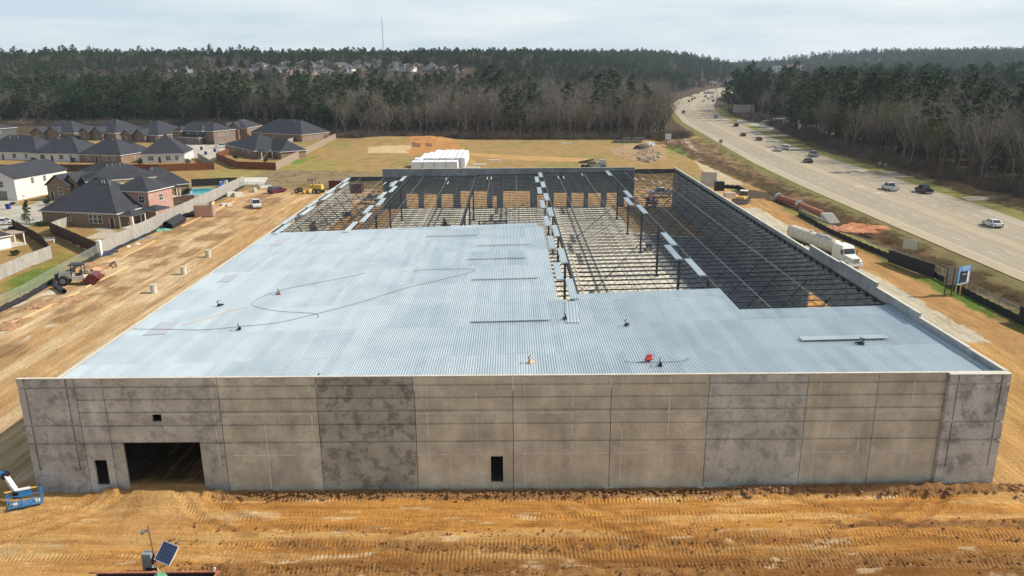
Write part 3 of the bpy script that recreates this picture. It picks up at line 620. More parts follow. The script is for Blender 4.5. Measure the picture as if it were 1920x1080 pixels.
# ---- columns
cm = MB(); cm.bx(-.17, .17, -.17, .17, .6, 8.3)
cm.bx(-.4, .4, -.4, .4, .6, .68); cme = cm.mesh('column', M_STEEL)
for x in GX[1:-1]:
    for k in range(1, 8):
        o = inst('column', cme, wh, (x, BAY*k, 0)); o.scale.z = (ZR(x)-.2)/8.3
        o.location.z = .6-.6*o.scale.z
# ---- girder trusses along Y
gm = MB(); Lg = BAY-.3; gm.bar((0, 0, -.06), (0, Lg, -.06), .30, .12); gm.bar((0, .3, -1.15), (0, Lg-.3, -1.15), .24, .10)
n = 8
for k in range(n):
    a = Lg*k/n; b = Lg*(k+1)/n; m_ = (a+b)/2; gm.bar((0, a, -.1), (0, m_, -1.12), .08); gm.bar((0, m_, -1.12), (0, b, -.1), .08); gm.bar((0, m_, -.1), (0, m_, -1.12), .06)
gme = gm.mesh('girder', M_STEEL)
for x in GX[1:-1]:
    for k in range(8): inst('girder', gme, wh, (x, BAY*k+.15+(.2 if k == 0 else 0), ZR(x)-.14), sc=(1, .985 if k in (0, 7) else 1, 1))
# ---- joists along X, one per 2.125 m
def joist_mesh(Lx):
    m_ = MB(); m_.bar((0, 0, -.045), (Lx, 0, -.045), .13, .09); m_.bar((.9, 0, -.72), (Lx-.9, 0, -.72), .10, .08)
    k = 9; p = Lx/k
    for i in range(k):
        a = p*i; m_.bar((a+.05, 0, -.08), (a+p/2, 0, -.70), .045); m_.bar((a+p/2, 0, -.70), (a+p-.05, 0, -.08), .045)
    return m_.mesh('joist', M_STEEL)
slope = math.atan(.0196)
for i in range(5):
    x0, x1 = GX[i]+(.22 if i == 0 else .12), GX[i+1]-.12; jm = joist_mesh(x1-x0)
    for k in range(1, 64):
        Y = 2.125*k
        if (x1 < 46 and Y < 62) or (i == 3 and Y < 23) or (i == 4 and Y < 15): 
            if Y > 20 or k % 2: continue
        inst('joist', jm, wh, (x0, Y, ZR(x0)-.02), (0, -slope, 0))
# hangers where the joists meet the right wall
mb = MB()
for k in range(8, 64):
    Y = 2.125*k; mb.bx(81.05, 81.37, Y-.12, Y+.12, ZR(81)-.45, ZR(81)+.05)
tag(mb.build('joist_seat', M_STEEL, wh), kind='stuff')
mb = MB(); mb.bx(81.2, 81.37, 14, 135.3, ZR(81)-.18, ZR(81)+.02); mb.build('ledger_angle', M_STEEL, wh)
mb = MB(); mb.bx(.23, .42, 60, 135.3, ZR(0)-.2, ZR(0)-.01); mb.build('ledger_angle', M_STEEL, wh)
mb = MB()
for a, b in zip(GX[:-1], GX[1:]): mb.bx(a+.3, b-.3, 135.2, 135.38, ZR(a)-.2, ZR(a)+.02)
mb.build('ledger_angle', M_STEEL, wh)
# bridging rods and cross bracing between the joists
Y00 = {0: 66, 1: 68, 2: 70, 3: 27, 4: 20}
for i in range(5):
    x0, x1 = GX[i], GX[i+1]
    for f, mt in ((.22, M_STEEL2), (.42, M_STEEL), (.60, M_STEEL2), (.8, M_STEEL)):
        x = x0+(x1-x0)*f; z = ZR(x)
        mb = MB(); mb.bar((x, Y00[i], z+.005), (x, 135.2, z+.005), .05, .03); mb.build('bridging_rod', mt, wh)
        mb = MB(); mb.bar((x, Y00[i], z-.78), (x, 135.2, z-.78), .05, .04); mb.build('bridging_rod', M_STEEL, wh)
for (xa, ya, xb, yb) in ((3, 66, 14, 100), (6, 80, 15, 108), (2, 92, 12, 120), (4, 100, 15, 132), (66, 104, 80, 132), (66, 98, 80, 126), (68, 92, 80, 117), (50, 30, 64, 66), (51, 62, 64, 100), (34, 72, 47, 104)):
    mb = MB(); mb.bar((xa, ya, ZR(xa)-.8), (xb, yb, .7+.0*xb if False else ZR(xb)-.8), .09); mb.build('brace', M_STEEL, wh)
for k in range(14):       # leaning wall props inside the side walls
    for side in (0, 1):
        Y = 26+8.3*k
        if side == 0 and Y < 66: continue
        xa, xb = (.3, 5.6) if side == 0 else (81.3, 74.6)
        mb = MB(); mb.bar((xa, Y+1, 6.4), (xb, Y+1-3.5, .65), .13); mb.build('wall_prop', M_STEEL, wh)
for x, Y in ((10.9, 122), (12.4, 122), (52, 124), (53.3, 124), (35, 126), (36, 126), (69.5, 118), (71.2, 118), (58, 128), (26, 120), (25, 127), (72.5, 112), (74, 112)):
    mb = MB(); mb.bar((x, Y, ZR(x)+.06), (x, Y+4.2, ZR(x)+.06), .14, .05); mb.build('loose_angle', M_LIME, wh)
# ---- metal deck
PW = .915; NR = 4
def deck_profile(wd, nr, Ly, z=0, x0=0, y0=0):
    vs = []; fs = []; pr = []
    p = wd/nr
    for k in range(nr):
        a = x0+k*p; pr += [(a, z), (a+p*.34, z), (a+p*.46, z+.042), (a+p*.88, z+.042)]
    pr.append((x0+wd, z))
    for y in (y0, y0+Ly): vs += [(x, y, q+(x-x0)*.0196) for x, q in pr]
    n = len(pr); fs = [(i, i+1, n+i+1, n+i) for i in range(n-1)]; return vs, fs
m_ = MB(); m_.add(*deck_profile(PW, NR, 8.495)); DME = m_.mesh('deck_sheet', M_DECK)
SOL = []
cells = []
for r in range(16):
    for c in range(89):
        x = .30+c*PW; y = r*8.5+.25
        if x < 45.4: ok = r < 8
        elif x < 46.5: ok = r < 3
        elif x < 47.7: ok = r < 2
        elif x < 64.4: ok = r < 3
        else: ok = r < 2
        if ok: cells.append((y-.0*x, x, r, c))
cells.sort()
st_ = MB(); k = 0
for y, x, r, c in cells:
    z = ZR(x)+.03+.001*r; Ly = 8.495
    if r == 7 and x < 45.4: pass
    if k < 300:
        inst('deck_sheet', DME, wh, (x, y, z)); k += 1
    else: st_.add(*deck_profile(PW, NR, Ly, z, x, y))
tag(st_.build('roof_decking', M_DECK, wh), kind='stuff')
# partial rows at the advancing edges
st_ = MB()
for c in range(49):
    x = .30+c*PW; e = max(0.3, (x/45)*3.2)
    if x < 45.4: st_.add(*deck_profile(PW, NR, e, ZR(x)+.045, x, 68.26))
for c in range(89):
    x = .30+c*PW
    if 47.7 < x < 64.4: st_.add(*deck_profile(PW, NR, 2.0+(x-48)*.05, ZR(x)+.045, x, 25.76))
    if x > 64.4 and x < 80.6: st_.add(*deck_profile(PW, NR, 3.1, ZR(x)+.045, x, 17.26))
tag(st_.build('roof_decking', M_DECK, wh), kind='stuff')
# edge trim where deck meets the walls
mb = MB(); mb.bx(80.7, 81.36, .26, 20.5, ZR(81)+.12, ZR(81)+.14); mb.build('edge_flashing', M_DECK, wh)
# ---- loose deck sheets lying over the girders
LW = .92
m_ = MB(); m_.add(*deck_profile(LW, NR, 9.1)); 
pr_ = m_.v[:]; n_ = len(pr_); m_.add([(a, b, c-.05) for a, b, c in pr_], [tuple(reversed((i, i+1, n_//2+i+1, n_//2+i))) for i in range(n_//2-1)])
m_.bx(0, LW, -.02, -.005, -.12, .0); LME = m_.mesh('loose_deck_sheet', M_DECK)
posn = []
for k in range(8):
    posn.append(('second', 13.85 if k % 2 == 0 else 12.8, 126.7-8.5*k+(.0 if k else 0), 'leftmost girder line'))
for k in range(8): posn.append(('wall', -.1 if k % 2 == 0 else 1.0, 126.7-8.5*k, 'left wall top'))
for k in range(13): posn.append(('mid', 47.45 if k % 2 == 0 else 46.35, 127.5-8.5*k, 'middle girder'))
for x, y in ((64.1, 126.8), (64.15, 94.2), (63.0, 85.5), (64.15, 76.8), (64.1, 51.4), (63.0, 42.8), (64.15, 34.2)): posn.append(('r', x, y, 'right girder'))
ordn = ['farthest', 'second farthest', 'third farthest', 'fourth from the back', 'fifth from the back', 'sixth from the back', 'seventh from the back', 'eighth from the back', 'ninth from the back', 'tenth from the back', 'eleventh from the back', 'second nearest', 'nearest']
seen = {}
for _, x, y, where in posn:
    i = seen.get(where, 0); seen[where] = i+1
    lb = f'{ordn[i]} loose pale deck sheet laid along the {where}'
    o = inst('deck_sheet', LME, None, (x, y, ZR(x)+.16)); o.scale.y = 8.75/9.1 if where != 'left wall top' else .9
    tag(o, lb, 'deck sheet', 'loose deck sheets laid beside the girders')
x = 46.6; o = inst('deck_sheet', LME, None, (46.35, 17.2, ZR(x)+.12), (0, 0, R(-3)), (1.5, .84, 1)); tag(o, 'wide bluish loose deck sheet set askew over the gap by the middle girder', 'deck sheet', 'loose deck sheets laid beside the girders')
# bundles of deck lying across the roof
for i, (a, b, y, dy, lb) in enumerate(((27.3, 35.6, 62.0, .35, 'strip of deck sheets lying crosswise near the far edge of the roof'), (35.6, 44.1, 54.4, .35, 'crosswise strip of deck lying second from the far roof edge'),
        (34.7, 43.2, 45.9, .4, 'crosswise strip of deck lying midway down the roof, left of the joist gap'), (35.9, 44.4, 35.0, .45, 'crosswise dark-edged strip of deck beside the open gap'),
        (36.6, 45.0, 18.0, .5, 'crosswise strip of deck nearest the long front wall'), (68.2, 76.4, 9.8, .95, 'long pale deck sheet lying crosswise on the front right corner of the roof'))):
    mb = MB(); L_ = b-a; n = int(L_/.22)
    for k in range(n):
        x0 = k*.22; mb.add([(x0, 0, .10+(x0)*.0196), (x0+.2, 0, .10+x0*.0196), (x0+.2, dy, .13+x0*.0196), (x0, dy, .13+x0*.0196)], [(0, 1, 2, 3)])
        mb.bx(x0, x0+.1, .01, dy, .05+x0*.0196, .095+x0*.0196, 1)
    o = mb.build('deck_bundle', [M_DECK, M_STEEL], None, (a, y, ZR(a)+.16)); tag(o, lb, 'deck sheets')
M_SPRAY = M('pink_chalk_spray', (.46, .48, .53), .6, .2, .1, 2, 9)
for P in ([(268, 626), (300, 602), (338, 600), (312, 624)], [(405, 527), (424, 514), (446, 513), (430, 526)], [(506, 459), (520, 446), (545, 444), (530, 457)]):
    mb = MB(); q_ = [G(a, b, 8.6) for a, b in P]; mb.poly([(float(p[0]), float(p[1]), ZR(p[0])+.10) for p in q_]); mb.build('sprayed_patch', M_SPRAY, wh)
# ------------------------------------------------------------------ things on the roof
def zroof(x): return ZR(x)+.1
def cord(name, pts, r, mat, label, cat='cable'):
    P = [(*G(a, b, 8.9)[:2],) for a, b in pts]; P = [(x, y, zroof(x)+r) for x, y in P]
    # Catmull subdivision
    Q = []
    for i in range(len(P)-1):
        p0 = P[max(0, i-1)]; p1 = P[i]; p2 = P[i+1]; p3 = P[min(len(P)-1, i+2)]
        for t in (0, .25, .5, .75): Q.append(tuple(.5*((2*b)+(-a+c)*t+(2*a-5*b+4*c-d)*t*t+(-a+3*b-3*c+d)*t**3) for a, b, c, d in zip(p0, p1, p2, p3)))
    Q.append(P[-1]); mb = MB(); mb.rod(Q, r, 4); o = mb.build(name, mat); tag(o, label, cat)
M_CABLE = M('grey_cable', (.06, .065, .07), .6)
cord('roof_cable', [(248, 609), (320, 611), (380, 613), (450, 608), (520, 602), (600, 585), (680, 565), (760, 541), (820, 528), (889, 511), (870, 507), (800, 507), (775, 509)], .022, M_CABLE, 'long black cord curving across the left half of the pale roof')
cord('roof_cable', [(472, 569), (520, 580), (590, 586), (596, 594)], .022, M_CABLE, 'short dark cord joining the long black one in mid roof')
cord('roof_cable', [(472, 567), (480, 558), (520, 542), (580, 530), (640, 520), (684, 511)], .02, M_CABLE, 'thin dark cord running up to the far middle of the roof')
cord('rope', [(340, 604), (400, 588), (430, 578), (470, 570)], .028, M_LUMBER, 'pale yellowish rope lying near the left edge of the roof', 'rope')
cord('roof_cable', [(1172, 686), (1180, 689), (1210, 690), (1260, 690), (1290, 687), (1284, 684)], .02, M_CABLE, 'thin cord looping beside the red compressor on the roof')
def on_roof(a, b): x, y, _ = G(a, b, 9.2); return (float(x), float(y), zroof(float(x)))
p = on_roof(1216, 682); t = empty('compressor', p, .4, 'small red wheeled compressor on the roof near the front wall', 'compressor'); t.scale = (.68,)*3
mb = MB(); mb.tube((-.45, 0, .35), (.45, 0, .35), .28, .28, 12); mb.build('tank', paint((.5, .02, .03), 'red'), t)
mb = MB(); mb.bx(-.3, .35, -.22, .22, .6, .95, 0, .05, .05); mb.build('motor', paint((.5, .02, .03), 'red'), t)
for s in (-1, 1): mb = MB(); mb.tube((-.25, s*.34, .16), (-.25, s*.42, .16), .16, n=12); mb.build('wheel', M_RUB, t)
mb = MB(); mb.rod([(.45, -.2, .5), (.8, -.2, .8), (.8, .2, .8), (.45, .2, .5)], .025); mb.build('handle', M_SILVER, t)
for a, b, lb, cm_ in ((1238, 690, 'black tool lying just right of the red compressor on the roof', 'b'), (995, 680, 'small tan crate with a dark tool on the middle of the roof near the front', 't'), (448, 608, 'dark standing tool beside the long black cord on the roof', 'b'),
                      (600, 707, 'black rolled cable heaped at the front edge of the roof', 'b'), (1175, 614, 'dark folded tool on the roof right of the middle gap', 'b'), (1613, 657, 'dark tool lying beside the long pale sheet at the roof corner', 'b'), (522, 543, 'small red and white tool on the thin dark cord', 'r'),
                      (411, 563, 'small black tool lying alone on the left of the roof', 'b'), (1060, 600, 'dark tool lying in the gap beside the bluish sheet', 'b')):
    p = on_roof(a, b); t = empty('tool', p, random.uniform(0, 3), lb, 'tool', None); mt = {'b': M_BLACK, 't': M_LUMBER, 'r': paint((.5, .02, .03), 'red')}[cm_]
    mb = MB(); mb.bx(-.28, .28, -.16, .16, 0, .22, 0, .04, .04); mb.build('body', mt, t)
    mb = MB(); mb.rod([(-.1, 0, .22), (-.3, .05, .55), (.15, .1, .62)], .05); mb.build('handle', M_BLACK, t)
    mb = MB(); mb.tube((.2, 0, .1), (.55, .1, .05), .07); mb.build('head', M_BLACK, t)
# ------------------------------------------------------------------ trees
def limb(mb, pts, r0, r1, n=5, mi=0):
    k = len(pts)-1
    for i in range(k): mb.tube(pts[i], pts[i+1], r0+(r1-r0)*i/k, r0+(r1-r0)*(i+1)/k, n, mi, False)
def leafcards(mb, c, rad, n, s0, s1, r, flat_=.5):
    for _ in range(n):
        d = Vector((r.gauss(0, 1), r.gauss(0, 1), r.gauss(0, 1)*.7)); d.normalize(); p = Vector(c)+d*rad*(r.random()**.4); p.z = c[2]+(p.z-c[2])*.62
        a = Vector((r.uniform(-1, 1), r.uniform(-1, 1), r.uniform(-1, 1)*flat_)).normalized(); b = a.cross(Vector((r.uniform(-1, 1), r.uniform(-1, 1), r.uniform(-1, 1)))).normalized(); s = r.uniform(s0, s1)
        mb.add([p-a*s, p+b*s*.55, p+a*s, p-b*s*.45], [(0, 1, 2, 3)])
def pine(seed, h, spread=3.6, lo=.45):
    spread *= 1.28
    r = random.Random(seed); tr = MB(); cx, cy = r.uniform(-.5, .5), r.uniform(-.5, .5)
    limb(tr, [(0, 0, -.3), (cx*.4, cy*.4, h*.4), (cx, cy, h*.72), (cx*1.2, cy, h*.95)], .32, .06, 6)
    cr_ = MB(); k = 46
    for i in range(k):
        f = lo+(1-lo)*((i+r.random())/k); q = (f-lo)/(1-lo)
        rad = spread*(.35+.75*math.sin(math.pi*min(1, q*.95+.08))**.8)*(1-.35*q)*r.uniform(.3, 1.1); t = r.uniform(0, 6.283)
        c = (cx*q+rad*math.cos(t), cy*q+rad*math.sin(t), h*f+r.uniform(-.4, .4)); s = r.uniform(1.0, 1.75)*(1.1-.3*q)
        if i % 3 == 0: tr.tube((cx*q, cy*q, c[2]-.8), c, .07, .03, 3, 0, False)
        leafcards(cr_, c, s, 19, .32, .72, r)
    return tr.mesh('trunk', M_BARK), cr_.mesh('crown', M_PINE)
def cedar(seed, h):
    r = random.Random(seed); tr = MB(); limb(tr, [(0, 0, -.3), (0, 0, h*.8)], .2, .05, 5); cr_ = MB()
    for i in range(34):
        q = (i+r.random())/34; rad = h*.27*(1-q)**.75*r.uniform(.35, 1.05); t = r.uniform(0, 6.28)
        leafcards(cr_, (rad*math.cos(t), rad*math.sin(t), h*(.08+.9*q)), .9*(1.1-.6*q), 18, .2, .5, r)
    return tr.mesh('trunk', M_BARK), cr_.mesh('crown', M_PINE)
def bare(seed, h, bark, tw, dens=620, spread=1.):
    dens = int(dens*1.45); spread *= 1.15
    r = random.Random(seed); tr = MB(); cr_ = MB(); top = h*r.uniform(.20, .36)
    lean = (r.uniform(-.6, .6), r.uniform(-.6, .6)); limb(tr, [(0, 0, -.3), (lean[0]*.4, lean[1]*.4, top*.6), (lean[0], lean[1], top), (lean[0]*1.4, lean[1]*1.3, h*.85)], .27, .07, 6)
    tips = []
    for i in range(9):
        t = i*2.4+r.uniform(-.4, .4); z0 = top*r.uniform(.8, 1.7); f = min(1, (z0-top*.8)/(h-top)); L_ = (h-z0)*r.uniform(.6, .95); out_ = L_*r.uniform(.3, .62)*spread
        p0 = Vector((lean[0], lean[1], z0)); p1 = p0+Vector((math.cos(t)*out_*.5, math.sin(t)*out_*.5, L_*.4)); p2 = p0+Vector((math.cos(t+.2)*out_, math.sin(t+.2)*out_, L_))
        limb(tr, [p0, p1, p2], .12, .03, 4); tips += [(p1, p2)]
        for j in range(4):
            a = p1.lerp(p2, r.random()); d = Vector((r.uniform(-1, 1), r.uniform(-1, 1), r.uniform(.2, 1.2)))*h*.1; tr.tube(a, a+d, .045, .015, 3, 0, False); tips.append((a, a+d))
    for i in range(dens):
        a, b = tips[r.randrange(len(tips))]; p = a.lerp(b, r.uniform(.1, 1.1))+Vector((r.gauss(0, .7), r.gauss(0, .7), r.gauss(0, .75)))*spread
        d = (Vector((r.uniform(-1, 1), r.uniform(-1, 1), r.uniform(-.1, 1.3)))).normalized()*r.uniform(.6, 1.7); s = Vector((r.uniform(-1, 1), r.uniform(-1, 1), .2)).normalized()*r.uniform(.022, .05)
        cr_.add([p-s, p+s, p+d], [(0, 1, 2)])
        if i % 2: e = p+d*.4; d2 = (d.normalized()+Vector((r.uniform(-1, 1), r.uniform(-1, 1), r.uniform(-.3, .8)))).normalized()*.8; cr_.add([e-s*.7, e+s*.7, e+d2], [(0, 1, 2)])
    return tr.mesh('trunk', bark), cr_.mesh('crown', tw)
PINES = [pine(i, h, sp, lo) for i, (h, sp, lo) in enumerate(((22, 3.7, .38), (26, 3.9, .48), (17, 4.4, .28), (24, 3.3, .42), (19, 4.2, .22)))]
CEDARS = [cedar(20+i, h) for i, h in enumerate((9, 12))]
BARES = [bare(40, 19, M_BARKP, M_TWIG), bare(41, 16, M_BARK, M_TWIG), bare(42, 20, M_BARKP, M_TWIG, 480), bare(43, 14, M_BARK, M_TWIG, 700, 1.2), bare(44, 17, M_BARKP, M_TWIG, 560, 1.1), bare(45, 16, M_BARK, M_TWIGG, 1100, 1.1)]
def bushmesh(seed, m_, s=1.):
    r = random.Random(seed); mb = MB()
    for i in range(150):
        p = Vector((r.gauss(0, .9), r.gauss(0, .9), abs(r.gauss(0, .6))))*s; d = Vector((r.uniform(-1, 1), r.uniform(-1, 1), r.uniform(.3, 1.6))).normalized()*r.uniform(.5, 1.4)*s; q = Vector((r.uniform(-1, 1), r.uniform(-1, 1), 0)).normalized()*.05
        mb.add([p-q, p+q, p+d], [(0, 1, 2)])
    return mb.mesh('bush', m_)
BUSH = [bushmesh(1, M_BRUSH), bushmesh(2, M_TWIG, 1.6), bushmesh(3, M_BRUSH, 1.3)]
def joined(tr, cr_, name):
    me = bpy.data.meshes.new(name); a = []; f = []; mi = []
    for q, m_ in enumerate((tr, cr_)):
        n = len(a); a += [tuple(v.co) for v in m_.vertices]; f += [tuple(i+n for i in p.vertices) for p in m_.polygons]; mi += [q]*len(m_.polygons)
    me.from_pydata(a, [], f); me.materials.append(tr.materials[0]); me.materials.append(cr_.materials[0]); me.polygons.foreach_set('material_index', mi); me.update(); return me
PROTO = {'pine': [joined(*p, 'pine') for p in PINES], 'cedar': [joined(*p, 'cedar') for p in CEDARS], 'bare': [joined(*p, 'bare') for p in BARES], 'bush': BUSH}
def gn_scatter(name, protos, pts, label=None, cat=None):
    "one object of instanced plants: pts rows x, y, z, scale, rotation, kind index"
    coll = bpy.data.collections.new(name+'_kinds')
    for i, me in enumerate(protos):
        o = bpy.data.objects.new('%s_kind_%02d' % (name, i), me); coll.objects.link(o)
    pts = np.array(pts); me = bpy.data.meshes.new(name); me.vertices.add(len(pts)); me.vertices.foreach_set('co', pts[:, :3].ravel().astype(np.float32))
    for an, c_ in (('sc', 3), ('rz', 4)): at = me.attributes.new(an, 'FLOAT', 'POINT'); at.data.foreach_set('value', pts[:, c_].astype(np.float32))
    at = me.attributes.new('ki', 'INT', 'POINT'); at.data.foreach_set('value', pts[:, 5].astype(np.int32)); me.update()
    o = inst(name, me); ng = bpy.data.node_groups.new(name, 'GeometryNodeTree'); ng.interface.new_socket('Geometry', in_out='INPUT', socket_type='NodeSocketGeometry'); ng.interface.new_socket('Geometry', in_out='OUTPUT', socket_type='NodeSocketGeometry')
    gi = N(ng, 'NodeGroupInput'); go = N(ng, 'NodeGroupOutput'); ci = N(ng, 'GeometryNodeCollectionInfo'); ci.inputs[0].default_value = coll; ci.inputs['Separate Children'].default_value = True; ci.inputs['Reset Children'].default_value = True
    ip = N(ng, 'GeometryNodeInstanceOnPoints'); ip.inputs['Pick Instance'].default_value = True
    def at_(n, dt): q = N(ng, 'GeometryNodeInputNamedAttribute', data_type=dt); q.inputs[0].default_value = n; return q.outputs[0]
    cx = N(ng, 'ShaderNodeCombineXYZ'); k = ng.links.new; k(at_('rz', 'FLOAT'), cx.inputs[2]); k(gi.outputs[0], ip.inputs['Points']); k(ci.outputs[0], ip.inputs['Instance'])
    k(at_('ki', 'INT'), ip.inputs['Instance Index']); k(cx.outputs[0], ip.inputs['Rotation']); k(at_('sc', 'FLOAT'), ip.inputs['Scale']); k(ip.outputs[0], go.inputs[0])
    md = o.modifiers.new('scatter', 'NODES'); md.node_group = ng
    tag(o, label, cat, kind='stuff'); return o
def jgrid(x0, x1, y0, y1, s, seed=0):
    g = np.random.default_rng(seed); xs = np.arange(x0, x1, s); ys = np.arange(y0, y1, s); X, Y = np.meshgrid(xs, ys); X = X.ravel()+g.uniform(-.48, .48, X.size)*s; Y = Y.ravel()+g.uniform(-.48, .48, Y.size)*s; return X, Y
def infrustum(X, Y, m=40):
    dx = X-CC[0]; dy = Y-CC[1]; return (np.abs(dx) < dy*.672+m)
# front edges of the woods
EL = np.array([(-700, 470), (-294, 462), (-220, 456), (-177, 452), (-130, 436), (-100, 424), (-60, 372), (-47, 352), (-20, 343), (20, 337), (52, 334), (116, 329), (127, 333), (135, 380), (170, 600)], float)
ER = np.array([(100, 186), (149, 180), (174, 177), (205, 176), (255, 178), (320, 183), (413, 198), (488, 200), (560, 214), (650, 246), (810, 292), (1250, 470), (1700, 720)], float)
trees = []          # x, y, kind, idx, scale
g = np.random.default_rng(3)
X, Y = jgrid(-520, 175, 325, 660, 6.2, 1); ok = (Y > np.interp(X, EL[:, 0], EL[:, 1])+1) & (X < roadL(Y)-9) & infrustum(X, Y); X, Y = X[ok], Y[ok]
dn = fbm(X/55+3, Y/55, 3)
for x, y, q in zip(X, Y, dn):
    edge = y-np.interp(x, EL[:, 0], EL[:, 1]); u = g.random()
    pxx = 960+CF*(x-CC[0])/((y-CC[1])*.96)
    pp = (.88 if pxx < 330 else .62 if pxx < 620 else .44 if pxx < 1020 else .16)*(1 if q > .42 else .45)
    if pxx > 620 and edge < 14: pp *= .25
    if pxx > 1255: continue
    if u < pp: trees.append((x, y, 'pine', int(g.integers(5)), g.uniform(.72, 1.12)*(.78+.5*vn(x/16, y/16))))
    elif u > (.965 if edge > 16 else .88): trees.append((x, y, 'cedar', int(g.integers(2)), g.uniform(.6, 1.2)))
    elif u < .95:
        k = int(g.integers(5)) if g.random() > (.12 if pxx > 1000 else .04) else 5
        trees.append((x, y, 'bare', k, g.uniform(.85, 1.3)*(.8+.45*vn(x/14+9, y/14))*(1 if edge > 8 else .85)))
X, Y = jgrid(160, 700, 138, 900, 6.6, 2); eR = np.interp(Y, ER[:, 0], ER[:, 1]); ok = (X > eR+1) & infrustum(X, Y, 25)
clr = (X < 235) & (Y > 385) & (Y < 500) & (X > 190); ok &= ~(clr & (g.random(X.size) < .7)); X, Y = X[ok], Y[ok]; dn = fbm(X/45+13, Y/45+5, 3)
for x, y, q in zip(X, Y, dn):
    edge = x-np.interp(y, ER[:, 0], ER[:, 1]); u = g.random(); pxx = 960+CF*(x-CC[0])/((y-CC[1])*.96)
    pp = (.24 if q < .5 else .55) if y > 260 else (.10 if q < .5 else .42)
    if pxx < 1440: pp = .7
    if u < pp: trees.append((x, y, 'pine', int(g.integers(5)), g.uniform(.75, 1.18)*(.78+.5*vn(x/16, y/16))))
    elif u > .96: trees.append((x, y, 'cedar', int(g.integers(2)), g.uniform(.8, 1.3)))
    else: trees.append((x, y, 'bare', int(g.integers(5)) if g.random() > .3 else 5, g.uniform(.85, 1.3)*(.8+.45*vn(x/14+9, y/14))))
# singled-out trees
special = [(1358, 250, 'pine', 1, 1.35, 'tall dark pine leaning over the highway by the roadside sign'), (1342, 235, 'bare', 0, 1., None)]
def dist(t): return math.hypot(t[0]-CC[0], t[1]-CC[1])
for a_, b_, s_ in ((1366, 206, 1.2), (1372, 213, 1.35), (1381, 209, 1.3), (1391, 216, 1.15), (1400, 221, 1.25), (1359, 199, 1.1), (1385, 201, 1.2), (1408, 226, 1.1), (1396, 206, 1.2)): q_ = G(a_, b_); trees.append((q_[0], q_[1], 'pine', int(g.integers(5)), s_))
trees.sort(key=dist); cnt = {}; far = []
LB = {'pine': ('dark green pine with a bare lower trunk standing in the woods', 'tree', 'pines along the front of the woods'), 'bare': ('leafless grey-brown tree standing in the winter woods', 'tree', 'bare trees along the front of the woods'), 'cedar': ('dark cone-shaped evergreen at the foot of the woods', 'tree', 'small evergreens at the edge of the woods')}
NM = {'pine': 'pine_tree', 'bare': 'bare_tree', 'cedar': 'evergreen_tree'}; SRC = {'pine': PINES, 'bare': BARES, 'cedar': CEDARS}
def region(x, y, kind, i, s):
    w_ = 'beyond the highway' if x > float(roadR(y)) else 'behind the estate houses' if x < -60 else 'behind the open field'
    size = ('tall' if s > 1.15 else 'mid-height' if s > .95 else 'short') if kind != 'cedar' else ('large' if s > .9 else 'small')
    if kind == 'pine': nm = '%s %s pine in the woods %s' % (size, ('narrow', 'bare-trunked', 'broad low', 'slender', 'bushy')[i], w_)
    elif kind == 'bare': nm = '%s %s bare tree in the woods %s' % (size, ('pale-barked', 'dark-barked', 'open-crowned pale', 'low spreading', 'grey-barked', 'olive-budded')[i], w_)
    else: nm = '%s dark cone-shaped evergreen in the woods %s' % (size, w_)
    return nm, 'look-alikes: '+nm
def put_tree(x, y, kind, i, s, z=None, label=None, cat='tree', group=None):
    rz = random.uniform(0, 6.28); lg = region(x, y, kind, i, s); t = empty(NM[kind], (x, y, Zh(x, y) if z is None else z), rz, label or lg[0], cat, group if label else lg[1]); t.scale = (s, s, s*random.uniform(.94, 1.06))
    inst('trunk', SRC[kind][i][0], t); inst('crown', SRC[kind][i][1], t); return t
for x, y, k, i, s in trees:
    cnt[k] = cnt.get(k, 0)+1
    if cnt[k] <= 290: put_tree(float(x), float(y), k, i, float(s))
    else: far.append((x, y, k, i, s))
# hills far off, all one mass
def add_far(x0, x1, y0, y1, sp, seed, cond, pk, smul=1.):
    X, Y = jgrid(x0, x1, y0, y1, sp, seed); ok = infrustum(X, Y, 60) & cond(X, Y); r = np.random.default_rng(seed)
    for x, y in zip(X[ok], Y[ok]):
        if r.random() < pk: far.append((x, y, 'pine', int(r.integers(5)), r.uniform(.7, 1.05)*smul))
        else: far.append((x, y, 'bare', int(r.integers(5)), r.uniform(.8, 1.1)*smul))
def pxof(X, Y): return 960+CF*(X-CC[0])/((Y-CC[1])*.962)
def houses_zone(X, Y): p = pxof(X, Y); return ((p > 130) & (p < 400) & (Y > 790) & (Y < 880) & ((X+Y) % 37 > 6)) | ((p > 395) & (p < 905) & (Y > 755) & (Y < 965) & ((X*3+Y) % 41 > 5))
add_far(-760, 230, 660, 1000, 9, 5, lambda X, Y: (X < roadL(Y)-12) & ~houses_zone(X, Y) & (~((pxof(X, Y) < 905) & (Y < 730)) | (Y > 985)), .6, .92)
add_far(-760, -120, 975, 1060, 11, 16, lambda X, Y: (pxof(X, Y) < 520) & (fbm(X/40, Y/40, 3) > .45), .9, 1.12)
add_far(-900, 330, 985, 1230, 8, 6, lambda X, Y: (X < roadL(Y)-20), .75, .95)
add_far(-300, 520, 1230, 2100, 15, 8, lambda X, Y: (X < roadL(Y)-30) & (X > -100), .8, 1.1)
add_far(300, 1600, 900, 1300, 10, 9, lambda X, Y: (X > roadR(Y)+25), .55, .95)
add_far(420, 1900, 1300, 2150, 14, 10, lambda X, Y: (X > roadR(Y)+40), .7, 1.15)
add_far(-1900, 2200, 2150, 2350, 17, 11, lambda X, Y: (X > -1000), .9, 1.3)
arr = np.array([(x, y, 0, s, g.uniform(0, 6.28), {'pine': 0, 'cedar': 5, 'bare': 7}[k]+i) for x, y, k, i, s in far]); arr[:, 2] = hills(arr[:, 0], arr[:, 1])
